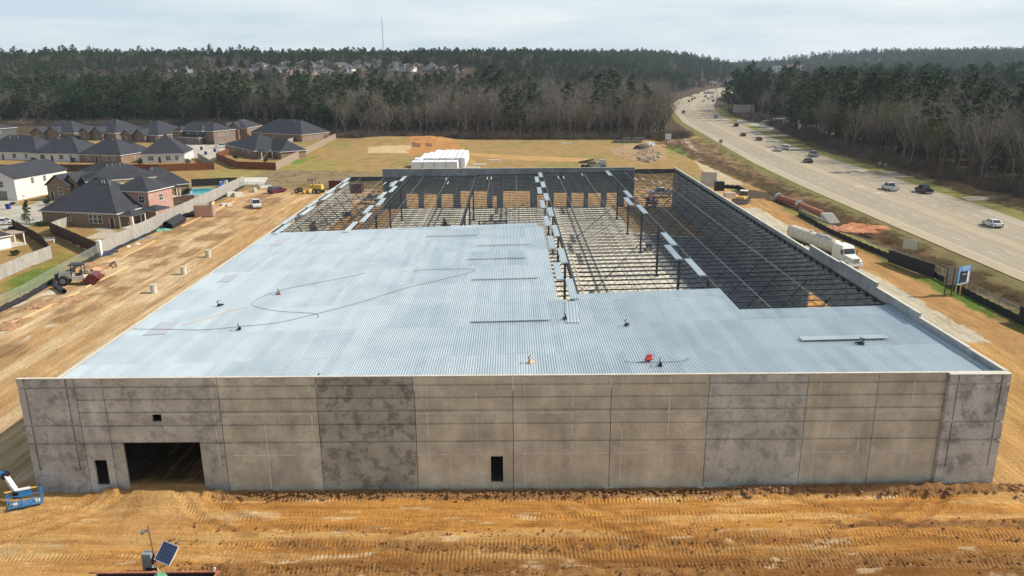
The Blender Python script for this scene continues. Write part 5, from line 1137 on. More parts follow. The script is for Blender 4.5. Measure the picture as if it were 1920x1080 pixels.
# ------------------------------------------------------------------ vehicles
def wheels(t, xs, ys, r, wd=.24):
    key = ('wheel', r, wd)
    if key not in PANE:
        a = MB(); a.ring((0, 0, 0), (1, 0, 0), r*.6, r, wd, 14); b = MB(); b.tube((-wd*.42, 0, 0), (wd*.42, 0, 0), r*.62, n=12); PANE[key] = (a.mesh('tyre', M_RUB), b.mesh('rim', M_RIM))
    for x in xs:
        for y in ys:
            h = inst('wheel', PANE[key][0], t, (x, y, r)); inst('rim', PANE[key][1], h)
M_HEAD = M('lamp_clear', (.6, .6, .58), .2, 0, .05); M_TAIL = M('lamp_red', (.30, .01, .01), .3, 0, .05)
VEH = {}
def vehicle(kind, col, cname):
    "front looks to +y, base at z = 0"
    key = (kind, cname)
    if key in VEH: return VEH[key], False
    P = paint(col, cname); t = empty({'sedan': 'sedan', 'suv': 'suv', 'pickup': 'pickup_truck', 'van': 'van'}[kind], (0, 0, 0))
    Wd, Ln, H = {'sedan': (1.84, 4.8, 1.45), 'suv': (1.95, 4.8, 1.75), 'pickup': (2.02, 5.9, 1.9), 'van': (2.05, 5.4, 2.1)}[kind]; hw_ = Wd/2; r = .34 if kind == 'sedan' else .39
    low = .22 if kind == 'sedan' else .34; belt = .92 if kind == 'sedan' else 1.08; hood = belt-.14; y0, y1 = -Ln/2, Ln/2
    mb = MB()
    if kind == 'sedan': prof = [(y0+.05, low), (y1-.08, low), (y1, low+.25), (y1-.06, hood-.12), (y1-.45, hood), (y1-1.35, belt), (y0+.85, belt+.02), (y0+.08, belt-.02), (y0, low+.35)]
    else: prof = [(y0+.05, low), (y1-.08, low), (y1, low+.25), (y1-.03, hood-.1), (y1-.3, hood), (y1-1.3, belt), (y0+.06, belt), (y0, low+.3)]
    if kind == 'pickup': prof = [(y0+.05, low), (y1-.08, low), (y1, low+.25), (y1-.03, hood-.1), (y1-.3, hood+.02), (y1-1.45, belt), (y0+2.05, belt), (y0+2.05, belt-.0), (y0+2.04, low+.35), (y0+.1, low+.35), (y0+.05, low+.1)]
    n = len(prof); c = .10
    vs = [(-hw_+ (c if z > belt-.25 else 0)*.6, y, z) for y, z in prof]+[(hw_-(c if z > belt-.25 else 0)*.6, y, z) for y, z in prof]
    mb.add(vs, [tuple(range(n-1, -1, -1)), tuple(range(n, 2*n))]+[(i, (i+1) % n, n+(i+1) % n, n+i) for i in range(n)])
    if kind == 'pickup':
        for s in (-1, 1): mb.bx(s*(hw_-.06)-.05, s*(hw_-.06)+.05, y0+.06, y0+2.04, low+.2, belt+.02)
        mb.bx(-hw_+.05, hw_-.05, y0, y0+.08, low+.2, belt+.02)
    mb.build('body', P, t)
    if kind == 'pickup': mb = MB(); mb.bx(-hw_+.12, hw_-.12, y0+.09, y0+2.02, low+.352, low+.37); mb.build('bed_liner', M_BLACK, t)
    ca, cb, ra, rb = {'sedan': (y0+.75, y1-1.3, y0+1.35, y1-2.15), 'suv': (y0+.12, y1-1.25, y0+.45, y1-2.0), 'pickup': (y0+2.08, y1-1.4, y0+2.3, y1-2.15), 'van': (y0+.08, y1-1.0, y0+.25, y1-1.8)}[kind]
    i_ = .06; j_ = .22
    gb = MB(); gb.add([(-hw_+i_, ca, belt), (hw_-i_, ca, belt), (hw_-i_, cb, belt), (-hw_+i_, cb, belt), (-hw_+j_, ra, H-.05), (hw_-j_, ra, H-.05), (hw_-j_, rb, H-.05), (-hw_+j_, rb, H-.05)],
                      [(0, 3, 2, 1), (4, 5, 6, 7), (0, 1, 5, 4), (1, 2, 6, 5), (2, 3, 7, 6), (3, 0, 4, 7)]); gb.build('windows', M_GLASS, t)
    rf = MB(); rf.bx(-hw_+j_-.03, hw_-j_+.03, ra-.04, rb+.04, H-.05, H+.01, 0, .05, .05); rf.build('roof', P, t)
    pl = MB()
    for s in (-1, 1):
        for (a, b) in ((ca, ra), (cb, rb)): pl.bar((s*(hw_-i_+.005), a, belt), (s*(hw_-j_+.005), b, H-.03), .07)
        m_ = (ca+cb)/2-.1; pl.bar((s*(hw_-i_+.01), m_, belt), (s*(hw_-j_+.01), m_, H-.03), .08)
        if kind in ('suv', 'van'): m2 = ca+(cb-ca)*.22; pl.bar((s*(hw_-i_+.01), m2, belt), (s*(hw_-j_+.01), m2, H-.03), .12)
    pl.build('pillars', P, t)
    wheels(t, (-hw_+.12, hw_-.12), (y0+.95 if kind != 'pickup' else y0+1.2, y1-.95), r)
    for s in (-1, 1):
        mb = MB(); mb.bx(s*(hw_-.28)-.16, s*(hw_-.28)+.16, y1-.12, y1-.015, hood-.28, hood-.12); mb.build('headlight', M_HEAD, t)
        mb = MB(); mb.bx(s*(hw_-.2)-.12, s*(hw_-.2)+.12, y0-.02, y0+.1, belt-.32, belt-.1); mb.build('taillight', M_TAIL, t)
        mb = MB(); mb.bx(s*(hw_+.08)-.09, s*(hw_+.08)+.09, cb-.25, cb-.12, belt, belt+.14); mb.build('mirror', P, t)
    for a, b in ((y0-.05, y0+.05), (y1-.06, y1+.03)): mb = MB(); mb.bx(-hw_+.04, hw_-.04, a, b, low, low+.18); mb.build('bumper', M_SILVER if kind == 'pickup' else M_BLACK, t)
    VEH[key] = t; return t, True
WHT = (.66, .66, .64); DBL = (.015, .025, .06); DGR = (.045, .05, .055); RED = (.16, .015, .02); SIL = (.38, .39, .40); BLK = (.012, .012, .014); MAR = (.10, .015, .03)
def put_car(kind, col, cn, a, b, label, head=None, sc=1.13, z=.11, group='cars on the highway'):
    x, y = g_(a, b, z); t, new = vehicle(kind, col, cn)
    if head is None: d = float((roadL(y+5)+roadR(y+5)-roadL(y-5)-roadR(y-5))/20); head = -math.atan(d)
    cat = {'sedan': 'car', 'suv': 'car', 'pickup': 'pickup', 'van': 'van'}[kind]
    if new: t.location = (x, y, z); t.rotation_euler = (0, 0, head); tag(t, label, cat, group); 
    else: t = copy_tree(t, (x, y, z), head, label, None, group); t['category'] = cat
    if new and not group: pass
    t.scale = (sc, sc, sc); return t
for v in (('sedan', WHT, 'white', 1860, 424, 'white sedan nearest the right edge of the photo on the highway'), ('pickup', WHT, 'white', 1668, 356, 'white pickup on the highway left of the dark blue pickup'),
          ('pickup', DBL, 'navy', 1732, 361, 'dark blue pickup beside the white one on the highway'), ('pickup', SIL, 'silver', 1525, 293, 'silver pickup passing the dark grey sedan on the highway'),
          ('sedan', DGR, 'charcoal', 1515, 304.5, 'dark grey sedan just below the silver pickup on the highway'), ('sedan', WHT, 'white', 1458, 283, 'white hatchback overlapping a white van on the highway'),
          ('suv', WHT, 'white', 1471, 280, 'white boxy car just right of the white hatchback'), ('sedan', RED, 'dark red', 1423, 263, 'dark red sedan, nearer of the two red cars'), ('sedan', RED, 'dark red', 1393, 255, 'red sedan, farther of the two red cars'),
          ('suv', BLK, 'black', 1380, 237, 'black off-road car behind the red cars on the highway'), ('suv', SIL, 'silver', 1342, 221.5, 'grey sport utility car beyond the black one'), ('suv', DGR, 'charcoal', 1281.5, 212, 'dark car alone at the left shoulder by the woods'),
          ('sedan', BLK, 'black', 1292, 191, 'small black car at the left of the distant traffic queue'), ('sedan', RED, 'dark red', 1298, 187.5, 'tiny red car right behind the black one in the distant queue'), ('sedan', MAR, 'maroon', 1303, 185, 'maroon car in the distant queue near the crossing'),
          ('sedan', WHT, 'white', 1299, 182, 'white car in the far left lanes by the crossing'), ('sedan', DGR, 'charcoal', 1294, 181, 'dark car at the far left turning at the crossing'), ('sedan', WHT, 'white', 1319.5, 190.5, 'white car in the distant middle lane, below the black one'),
          ('suv', BLK, 'black', 1323, 182, 'black car in the distant middle lane'), ('pickup', DBL, 'navy', 1337, 191, 'dark pickup at the distant right lane near the sign gantry'), ('sedan', SIL, 'silver', 1328, 186, 'silver car between the distant black car and the dark pickup'),
          ('sedan', MAR, 'maroon', 1309, 176, 'dark red car beyond the crossing on the left'), ('sedan', WHT, 'white', 1320, 173, 'white car beyond the crossing, nearer of two'), ('sedan', WHT, 'white', 1328, 171, 'white car beyond the crossing, farther of two'), ('sedan', SIL, 'silver', 1343, 169, 'farthest small car visible on the highway'),
          ('van', WHT, 'white', 1336, 183, 'white box van ahead of the dark pickup near the gantry')): put_car(*v)
E2 = 'vehicles parked on the site'
put_car('pickup', WHT, 'white', 480, 388, 'white pickup parked on the haul road beside the long grey fence', R(205), 1.1, .03, E2)
put_car('suv', MAR, 'maroon', 520, 361, 'dark maroon car parked at the head of the haul road', R(-40), 1.1, .03, E2)
put_car('sedan', WHT, 'white', 8, 421, 'white sedan parked in the street at the left edge', R(-80), 1.1, .03, E2)
put_car('pickup', WHT, 'white', 415, 277, 'white pickup parked by the turning circle of the estate', R(-75), 1.15, .03, E2)
put_car('pickup', SIL, 'silver', 700, 378, 'silver pickup parked inside the back left corner of the shell', R(60), 1., .62, E2)
put_car('pickup', SIL, 'silver', 1240, 366, 'silver flatbed parked beyond the back right corner of the shell', R(85), 1.15, .62, E2)
for a, b, kd, c_, cn, lb in ((1386, 209, 'suv', BLK, 'black', 'black car parked under the tall pines by the highway'), (1421, 218, 'van', WHT, 'white', 'white van parked between the trunks, upper one'), (1418, 227, 'pickup', WHT, 'white', 'white pickup parked lower in the tree lot'), (1434, 234, 'van', WHT, 'white', 'white box van parked deeper under the trees'),
                       (1395, 212, 'pickup', SIL, 'silver', 'silver pickup parked under the pines beside the black car'), (1445, 217, 'sedan', SIL, 'silver', 'silver car half hidden among the trunks')):
    put_car(kd, c_, cn, a, b, lb, R(random.uniform(60, 120)), 1.15, .03, 'vehicles parked under the trees')
# trailers and white sheds in the wood
for a, b, L_, lb in ((1470, 238, 13, 'long white trailer under the trees by the highway'), (1452, 233, 7, 'short white trailer left of the long one'), (1500, 250, 2.6, 'tall narrow white shed at the edge of the dark wood'), (1515, 247, 9, 'long pale trailer behind the narrow white shed')):
    x, y = g_(a, b); t = empty('trailer', (x, y, 0), R(4), lb, 'trailer' if L_ > 3 else 'shed', None)
    mb = MB(); mb.bx(0, L_, 0, 3, .5, 3.3 if L_ > 3 else 5.2); mb.build('body', M_TRIM, t)
    mb = MB(); mb.bx(-.1, L_+.1, -.1, 3.1, (3.3 if L_ > 3 else 5.2)+.003, (3.3 if L_ > 3 else 5.2)+.12); mb.build('roof', M_CONCW, t)
    for k in range(max(1, int(L_/3))): window(t, 1.2+k*2.8, -.01, 1.7, 1.1, .9)
    wheels(t, (1, 1.9) if L_ > 3 else (1,), (.3,), .38)
# tanker truck
x, y = g_(1590, 503); th = math.atan2(-(y-98), (x-97)); dirn = Vector((101.2-97.4, 76-98)).normalized(); rz = math.atan2(dirn.y, dirn.x)-math.pi/2
t = empty('tanker_truck', (101.6, 73.8, 0), rz, 'white tractor with a long cream vacuum tank parked on the limestone road', 'truck'); t.scale = (1.08,)*3
CRM = M('dusty_cream_paint', (.60, .55, .44), .5, 0, .15, .8, 5); TW = M('truck_white_paint', (.72, .70, .65), .35, 0, .06)
mb = MB(); mb.add([(-.75, -1.9, .9), (.75, -1.9, .9), (.6, 0, .9), (-.6, 0, .9), (-.95, -1.9, 2.0), (.95, -1.9, 2.0), (.72, -.03, 1.75), (-.72, -.03, 1.75)], [(0, 3, 2, 1), (4, 5, 6, 7), (0, 1, 5, 4), (1, 2, 6, 5), (2, 3, 7, 6), (3, 0, 4, 7)]); mb.build('hood', TW, t)
for s in (-1, 1):
    mb = MB()
    pr = [(-1.95, .75), (-1.75, 1.25), (-1.3, 1.5), (-.7, 1.5), (-.15, 1.2), (0, .75), (-.1, .6), (-.45, .95), (-.9, 1.05), (-1.4, .95), (-1.7, .6)]
    a, b = (s*.72, s*1.2) if s > 0 else (-1.2, -.72); mb.prism(pr, a, b); mb.build('fender', TW, t)
    mb = MB(); mb.bx(s*.95-.15, s*.95+.15, -.06, .03, 1.0, 1.25); mb.build('headlight', M_HEAD, t)
    mb = MB(); mb.bx(s*1.38-.06, s*1.38+.06, -2.2, -2.05, 1.9, 2.6); mb.build('mirror', M_BLACK, t)
    mb = MB(); mb.tube((s*1.22, -2.9, .65), (s*1.22, -4.1, .65), .32, n=12); mb.build('fuel_tank', M_SILVER, t)
mb = MB(); mb.bx(-.5, .5, -.02, .05, 1.0, 1.7); [mb.bx(-.47+i*.1, -.43+i*.1, .05, .07, 1.0, 1.7) for i in range(10)]; mb.build('grille', M_SILVER, t)
mb = MB(); mb.bx(-1.2, 1.2, -.1, .16, .45, .85); mb.build('bumper', TW, t)
mb = MB(); mb.add([(-1.1, -4.6, .9), (1.1, -4.6, .9), (1.1, -1.9, .9), (-1.1, -1.9, .9), (-1.1, -4.6, 2.9), (1.1, -4.6, 2.9), (1.1, -1.9, 2.0), (-1.1, -1.9, 2.0), (-1.0, -2.5, 2.9), (1.0, -2.5, 2.9)], [(0, 3, 2, 1), (0, 1, 5, 4), (1, 2, 7-1, 9, 5), (3, 0, 4, 8, 7), (2, 3, 7, 6), (6, 7, 8, 9), (4, 5, 9, 8)]); mb.build('cab', TW, t)
mb = MB(); mb.add([(-1.0, -1.99, 2.1), (1.0, -1.99, 2.1), (.92, -2.44, 2.85), (-.92, -2.44, 2.85)], [(0, 1, 2, 3)]); 
mb.v = [(a, b+.06, c+.02) for a, b, c in mb.v]; mb.build('windshield', M_GLASS, t)
for s in (-1, 1): mb = MB(); mb.bx(s*1.105-.01, s*1.105+.01, -3.0, -2.35, 2.1, 2.7); mb.build('side_window', M_GLASS, t)
mb = MB(); mb.bx(-1.1, 1.1, -5.4, -2.4, 2.9, 3.35, 0, .12, .3); mb.build('sleeper_roof', TW, t); mb = MB(); mb.bx(-1.1, 1.1, -5.4, -4.61, .9, 2.9); mb.build('sleeper', TW, t)
mb = MB(); mb.bx(-.45, .45, -9, -1, .6, .85); mb.build('chassis', M_BLACK, t)
wheels(t, (-1.0, 1.0), (-1.0, -6.3, -7.6), .52, .3)
mb = MB(); mb.tube((0, -6.2, 2.35), (0, -20.5, 2.2), 1.18, n=20); mb.tube((0, -6.2, 2.35), (0, -5.8, 2.35), 1.18, .8, 20); mb.tube((0, -20.5, 2.2), (0, -20.9, 2.2), 1.18, .8, 20); mb.build('tank', CRM, t, smooth=True)
for k in range(9): mb = MB(); mb.ring((0, -6.6-k*1.7, 2.34-k*.017), (0, 1, 0), 1.17, 1.24, .12, 20); mb.build('tank_rib', CRM, t)
mb = MB(); mb.bx(-.35, .35, -12, -7, 3.5, 3.6); mb.build('catwalk', M_SILVER, t)
for k in range(2): mb = MB(); mb.tube((0, -9-k*5, 3.4), (0, -9-k*5, 3.8), .3, n=10); mb.build('hatch', CRM, t)
mb = MB(); mb.bx(-.5, .5, -20, -6.8, .8, 1.1); mb.build('trailer_frame', M_BLACK, t); wheels(t, (-1.0, 1.0), (-17.6, -19.0), .52, .3)
# bulldozer
def tracks(t, x, L_, h, wd, y0=0):
    for s in (-1, 1):
        pr = [(y0-L_/2, h*.5), (y0-L_/2+.25, h*.06), (y0+L_/2-.3, h*.0+.02), (y0+L_/2, h*.5), (y0+L_/2-.3, h), (y0-L_/2+.3, h)]; a = s*x; mb = MB(); mb.prism(pr, a-wd/2, a+wd/2)
        n = int(L_/.3)
        for i in range(n): yy = y0-L_/2+.3+i*(L_-.6)/n; mb.bx(a-wd/2-.01, a+wd/2+.01, yy, yy+.08, h+.003, h+.05)
        mb.build('track', M_RUST if False else M('track_steel', (.07, .055, .045), .8), t)
x, y = g_(1392, 380); t = empty('bulldozer', (x, y, 0), R(-28+180), 'yellow bulldozer with raised grey blade parked beside the right wall', 'bulldozer'); t.scale = (1.2,)*3
tracks(t, 1.15, 3.6, .95, .55); mb = MB(); mb.bx(-.7, .7, -.2, 1.9, .7, 1.55, 0, .05, .1); mb.build('engine_hood', M_YEL, t)
mb = MB(); mb.bx(-.8, .8, -1.7, -.2, .7, 1.35); mb.build('body', M_YEL, t); mb = MB(); mb.bx(-.72, .72, -1.5, -.15, 1.35, 2.5, 0, .08, .08); mb.build('cab', M_GLASS, t); mb = MB(); mb.bx(-.8, .8, -1.65, -.05, 2.5, 2.62); mb.build('cab_roof', M_TRIM, t)
mb = MB(); mb.prism([(2.2, .15), (2.45, .2), (2.35, .7), (2.5, 1.2), (2.3, 1.22), (2.12, .7)], -1.8, 1.8); mb.build('blade', M('blade_steel', (.22, .21, .2), .5, .4), t)
for s in (-1, 1): mb = MB(); mb.bar((s*1.0, -.2, .55), (s*1.0, 2.2, .5), .18, .22); mb.build('push_arm', M_YEL, t)
mb = MB(); mb.tube((.35, 1.1, 1.5), (.35, 1.1, 2.2), .07); mb.build('exhaust', M_BLACK, t)
# yellow motor grader
x, y = g_(584, 362); t = empty('motor_grader', (x, y, 0), R(75), 'yellow motor grader parked near the back left corner of the building', 'grader'); t.scale = (1.1,)*3
mb = MB(); mb.bx(-.7, .7, -3.4, -.9, 1.1, 2.3, 0, .06, .1); mb.build('engine_cover', M_YEL, t); mb = MB(); mb.bar((0, -1, 1.5), (0, 2.2, 1.9), .35, .4); mb.bar((0, 2.2, 1.9), (0, 4.0, 1.2), .35, .4); mb.build('frame', M_YEL, t)
mb = MB(); mb.bx(-.65, .65, -.9, .3, 1.3, 2.2); mb.build('cab_base', M_YEL, t)
mb = MB(); 
for a, b in ((-.7, -.9), (.7, -.9), (-.7, .35), (.7, .35)): mb.bar((a, b, 2.2), (a, b, 3.5), .1)
mb.build('cab_post', M_BLACK, t); mb = MB(); mb.bx(-.85, .85, -1.05, .5, 3.5, 3.6); mb.build('canopy', M_BLACK, t)
mb = MB(); mb.prism([(.9, .2), (1.05, .15), (1.2, .5), (1.0, .8), (.9, .7)], -1.9, 1.9); mb.build('blade', M_YEL, t); wheels(t, (-1.0, 1.0), (-2.7, -1.4, 3.7), .62, .4)
mb = MB(); mb.tube((.4, -2.2, 2.3), (.4, -2.2, 3.1), .08); mb.build('exhaust', M_BLACK, t)
# trencher tractor with cream hood and canopy, left of the haul road
x, y = g_(148, 532); t = empty('rubber_tyred_tractor', (x, y, 0), R(-80), 'old tractor with cream hood, black canopy and dark red roller by the wire fence', 'tractor'); t.scale = (1.25,)*3
DR = paint((.13, .02, .022), 'dull red')
mb = MB(); mb.bx(-.55, .55, -2.3, -.6, .9, 1.7, 0, .1, .15); mb.build('hood', CRM, t); mb = MB(); mb.bx(-.7, .7, -2.6, -2.3, .8, 1.6); mb.build('radiator_guard', M_BLACK, t)
mb = MB(); mb.bx(-.6, .6, -.6, 1.0, .6, 1.15); mb.build('platform', CRM, t); mb = MB(); mb.bx(-.3, .3, -.1, .4, 1.15, 1.5); mb.bx(-.3, .3, .4, .5, 1.15, 1.95); mb.build('seat', M_BLACK, t)
mb = MB()
for a, b in ((-.6, -.5), (.6, -.5), (-.6, .8), (.6, .8)): mb.bar((a, b, 1.1), (a, b, 2.7), .09)
mb.build('canopy_post', M_BLACK, t); mb = MB(); mb.bx(-.8, .8, -.8, 1.05, 2.7, 2.82, 0, .06, .06); mb.build('canopy', M_BLACK, t); wheels(t, (-.8, .8), (-1.6,), .66, .5)
mb = MB(); mb.tube((-1.05, 2.0, .75), (1.05, 2.0, .75), .75, n=20); mb.build('drum', DR, t); mb = MB(); mb.bx(-1.25, 1.25, 1.0, 1.2, .55, .9); mb.bx(-1.25, -1.1, 1.2, 3.0, .6, .9); mb.bx(1.1, 1.25, 1.2, 3.0, .6, .9); mb.bx(-1.25, 1.25, 2.85, 3.0, .6, .95); mb.build('drum_frame', DR, t)
mb = MB(); mb.tube((0, .0, 1.15), (0, -.35, 1.7), .03); mb.ring((0, -.38, 1.75), (0, .5, 1), .17, .21, .03); mb.build('steering_wheel', M_BLACK, t)
# red telehandler inside the back right corner
x, y = g_(1222, 386, .6); t = empty('telehandler', (x, y, .6), R(160), 'red machine with raised arm inside the back right corner of the shell', 'telehandler'); RM = paint((.45, .05, .04), 'machine red')
mb = MB(); mb.bx(-.9, .9, -2.2, 2.0, .7, 1.4); mb.build('chassis', RM, t); mb = MB(); mb.bx(-.9, -.1, -.6, .8, 1.4, 2.6, 0, .05, .1); mb.build('cab', M_GLASS, t); mb = MB(); mb.bx(-.95, -.05, -.65, .85, 2.6, 2.7); mb.build('cab_roof', RM, t)
mb = MB(); mb.bar((.35, -2.2, 1.7), (.35, 2.6, 3.4), .3, .35); mb.bar((.35, 2.6, 3.4), (.35, 3.4, 2.2), .22); mb.build('boom', RM, t); wheels(t, (-1, 1), (-1.5, 1.5), .62, .4)
mb = MB(); mb.bx(-.2, .9, 3.3, 3.45, 1.7, 2.5); mb.bx(-.1, .0, 3.4, 4.6, 1.7, 1.76); mb.bx(.7, .8, 3.4, 4.6, 1.7, 1.76); mb.build('fork', M_BLACK, t)
# dark lift machine in the hall
x, y = g_(838, 438, .6); t = empty('scissor_lift', (x, y, .6), R(15), 'dark telescopic lift parked in the middle of the open hall', 'lift')
mb = MB(); mb.bx(-1.2, 1.2, -2, 2, .6, 1.5, 0, .1, .2); mb.build('chassis', M_BLACK, t); wheels(t, (-1.15, 1.15), (-1.4, 1.4), .6, .4); mb = MB(); mb.bar((0, -1.6, 1.7), (0, 3.4, 2.6), .35); mb.build('boom', M_STEEL, t); mb = MB(); mb.bx(-1, 0, -.7, .8, 1.5, 2.6, 0, .1, .1); mb.build('cab', M_GLASS, t)
x, y = g_(924, 428, .6); t = empty('steel_bench', (x, y, .6), 0, 'dark steel work bench standing near the middle columns', 'bench'); mb = MB(); mb.bx(-3.2, 3.2, -.4, .4, 1.5, 1.7); mb.bx(-3.2, 3.2, -.3, -.1, .9, 1.1); mb.build('top', M_STEEL, t)
for s in (-3, 3): mb = MB(); mb.bx(s-.15, s+.15, -.3, .3, .0, 1.5); mb.build('leg', M_STEEL, t)
# ------------------------------------------------------------------ blue boom lift at the lower left
BL = paint((.02, .20, .48), 'lift blue'); bx0 = g_(50, 948)
t = empty('boom_lift', (bx0[0], bx0[1], 0), R(24), 'blue and white boom lift with its basket lowered to the dirt at the left corner', 'boom lift')
mb = MB(); mb.bx(-1.22, 1.22, -.48, .48, .18, .26); [mb.bx(-1.2+i*.24, -1.1+i*.24, -.46, .46, .262, .275, 1) for i in range(10)]; mb.build('platform_floor', [BL, M_SILVER], t)
for zz, nm in ((1.25, 'guard_rail'), (.75, 'mid_rail')):
    mb = MB(); mb.rod([(-1.22, -.48, zz), (1.22, -.48, zz), (1.22, .48, zz), (-1.22, .48, zz), (-1.22, -.48, zz)], .03); mb.build(nm, BL, t)
for a in (-1.22, -.4, .4, 1.22):
    for b in (-.48, .48): mb = MB(); mb.tube((a, b, .2), (a, b, 1.25), .028, n=6); mb.build('rail_post', BL, t)
mb = MB(); mb.bx(-.45, .35, .25, .52, .75, 1.35); mb.build('control_box', BL, t); mb = MB(); mb.bx(-.5, .4, .2, .56, 1.353, 1.42); mb.build('box_lid', M_TRIM, t)
for a in (-1.22, .6): mb = MB(); mb.tube((a-.25, .5, 1.28), (a+.25, .5, 1.28), .07, n=8); mb.build('yellow_pad', M_YEL, t)
mb = MB(); mb.bx(.7, 1.0, -.2, .1, .28, .5); mb.bx(-.9, -.6, -.3, 0, .28, .45); mb.build('tool_box', M_TRIM, t)
mb = MB(); mb.bar((-.6, .75, .9), (-1.5, 2.1, 2.1), .34, .40); mb.build('jib', M_TRIM, t); mb = MB(); mb.bx(-.95, -.35, .5, .95, .55, 1.1); mb.build('rotator', M_BLACK, t)
mb = MB(); mb.tube((-1.5, 1.8, 2.1), (-1.5, 2.4, 2.1), .3, n=10); mb.build('knuckle', M_BLACK, t)
mb = MB(); mb.bar((-1.5, 2.1, 2.15), (-4.6, 2.7, 3.6), .32, .42); mb.build('fly_boom', BL, t); mb = MB(); mb.bar((-1.9, 1.85, 2.0), (-4.2, 2.3, 3.1), .16, .2); mb.build('cylinder', M_TRIM, t)
mb = MB(); mb.bar((-4.4, 2.7, 3.5), (-4.2, 2.75, 6.0), .45, .5); mb.bar((-4.2, 2.75, 6.0), (-9.5, 1.5, 3.0), .45, .5); mb.build('main_boom', BL, t)
mb = MB(); mb.bx(-11.5, -8.2, .4, 2.6, .9, 2.4, 0, .1, .1); mb.build('turntable', BL, t); mb = MB(); mb.bx(-11.8, -7.6, .3, 2.7, .5, .9); mb.build('chassis', M_BLACK, t); wheels(t, (-11.2, -8.2), (.3, 2.7), .5, .4)
# ------------------------------------------------------------------ solar camera trailer
t = empty('solar_camera_trailer', (14.9, -10.9, 0), 0, 'solar panel and camera pole on a small grey cabinet in the dirt at the bottom', 'camera trailer')
SPM = M('solar_cells', (.018, .035, .10), .18, 0, .2, 2, 6, spec=.8)
mb = MB(); mb.bx(-.75, -.05, -.3, .3, .1, 1.55, 0, .03, .03); mb.build('cabinet', M('cabinet_grey', (.22, .25, .27), .5), t)
mb = MB(); mb.bx(-.5, .3, -.35, -.31, .3, .5); mb.bx(-.05, .2, -.25, .1, .8, 1.2); mb.build('bracket', M_BLACK, t)
mb = MB(); mb.tube((.12, 0, 0), (-.22, .3, 3.55), .05, n=8); mb.build('pole', M('brown_pole', (.22, .12, .05), .7), t)
mb = MB(); mb.bar((-.17, .28, 3.2), (-.6, .2, 3.15), .12); mb.tube((-.62, .2, 3.2), (-.62, .2, 2.95), .17, .12, 12); mb.build('camera', M_SILVER, t)
mb = MB(); mb.bar((.1, -.2, 1.0), (1.1, -1.2, .1), .07); mb.build('strut', M_LUMBER, t)
# tilted panel: built flat, then tipped
pm = MB(); pm.bx(-.78, .78, -.66, .66, -.03, .0); pf = MB()
for a, b, c, d in ((-.82, .82, -.70, -.66), (-.82, .82, .66, .70), (-.82, -.78, -.66, .66), (.78, .82, -.66, .66)): pf.bx(a, b, c, d, -.04, .02)
cells_ = MB()
for i in range(6):
    for j in range(6): cells_.bx(-.76+i*.255, -.76+i*.255+.245, -.64+j*.214, -.64+j*.214+.206, .002, .006)
fr_ = pf.build('panel_frame', M_TRIM, t, (.42, -.15, 1.85)); pc = GY(312, 1037, -11.2); vx = Vector((1.535, -.84, 0)).normalized(); vy = Vector((.504, .92, 1.09)).normalized(); vz = vx.cross(vy); fr_.matrix_world = Matrix(((vx.x, vy.x, vz.x, pc[0]-14.9), (vx.y, vy.y, vz.y, pc[1]+10.9), (vx.z, vy.z, vz.z, pc[2]), (0, 0, 0, 1)))
bk = pm.build('panel_back', M_SILVER, fr_); tag(cells_.build('solar_cell', SPM, fr_), kind='stuff')
# dumpster just below
q = [(12.1, -13.0), (20.4, -13.0)]
t = empty('dumpster', (16.2, -14.2, 0), R(.5), 'dark steel waste container whose rim shows at the bottom edge', 'dumpster'); L2, W2 = 4.15, 1.15
DS = M('dark_container_steel', (.045, .03, .03), .7, .2, .3, 1, 5)
for nm, a in (('side_wall', (-L2, L2, W2-.08, W2)), ('side_wall', (-L2, L2, -W2, -W2+.08)), ('end_wall', (-L2, -L2+.08, -W2+.08, W2-.08)), ('end_wall', (L2-.08, L2, -W2+.08, W2-.08))): mb = MB(); mb.bx(a[0], a[1], a[2], a[3], 0, 1.42); mb.build(nm, DS, t)
mb = MB(); mb.bx(-L2+.08, L2-.08, -W2+.08, W2-.08, .1, .15); mb.build('floor', DS, t); mb = MB(); mb.bx(-L2-.05, L2+.05, W2-.1, W2+.06, 1.423, 1.5); mb.bx(-L2-.05, L2+.05, -W2-.06, -W2+.1, 1.423, 1.5); mb.bx(L2-.1, L2+.06, -W2, W2, 1.425, 1.502); mb.build('rim', M_RUST, t)
mb = MB(); mb.tube((L2-.35, W2+.02, 1.35), (L2-.2, W2+.05, 1.72), .07); mb.build('latch', M_TRIM, t)
vs, fs = blob((0, 0, 0), .55, .9, 9, 4, .3, 5); mb = MB(); mb.add(vs, fs); o = mb.build('rubbish_bag', M('green_sheet', (.12, .28, .17), .6)); o.location = (16.4, -13.5, 1.15); tag(o, 'pale green plastic sheet bunched up on the dark container', 'plastic sheet')
vs, fs = blob((0, 0, 0), .5, .5, 9, 4, .4, 6); mb = MB(); mb.bx(-.9, .9, -.3, .3, 0, .2); mb.add(vs, fs); o = mb.build('debris_heap', M_LUMBER); o.location = (15.6, -12.2, 0); tag(o, 'small heap of scrap lumber beside the solar camera trailer', 'scrap wood')
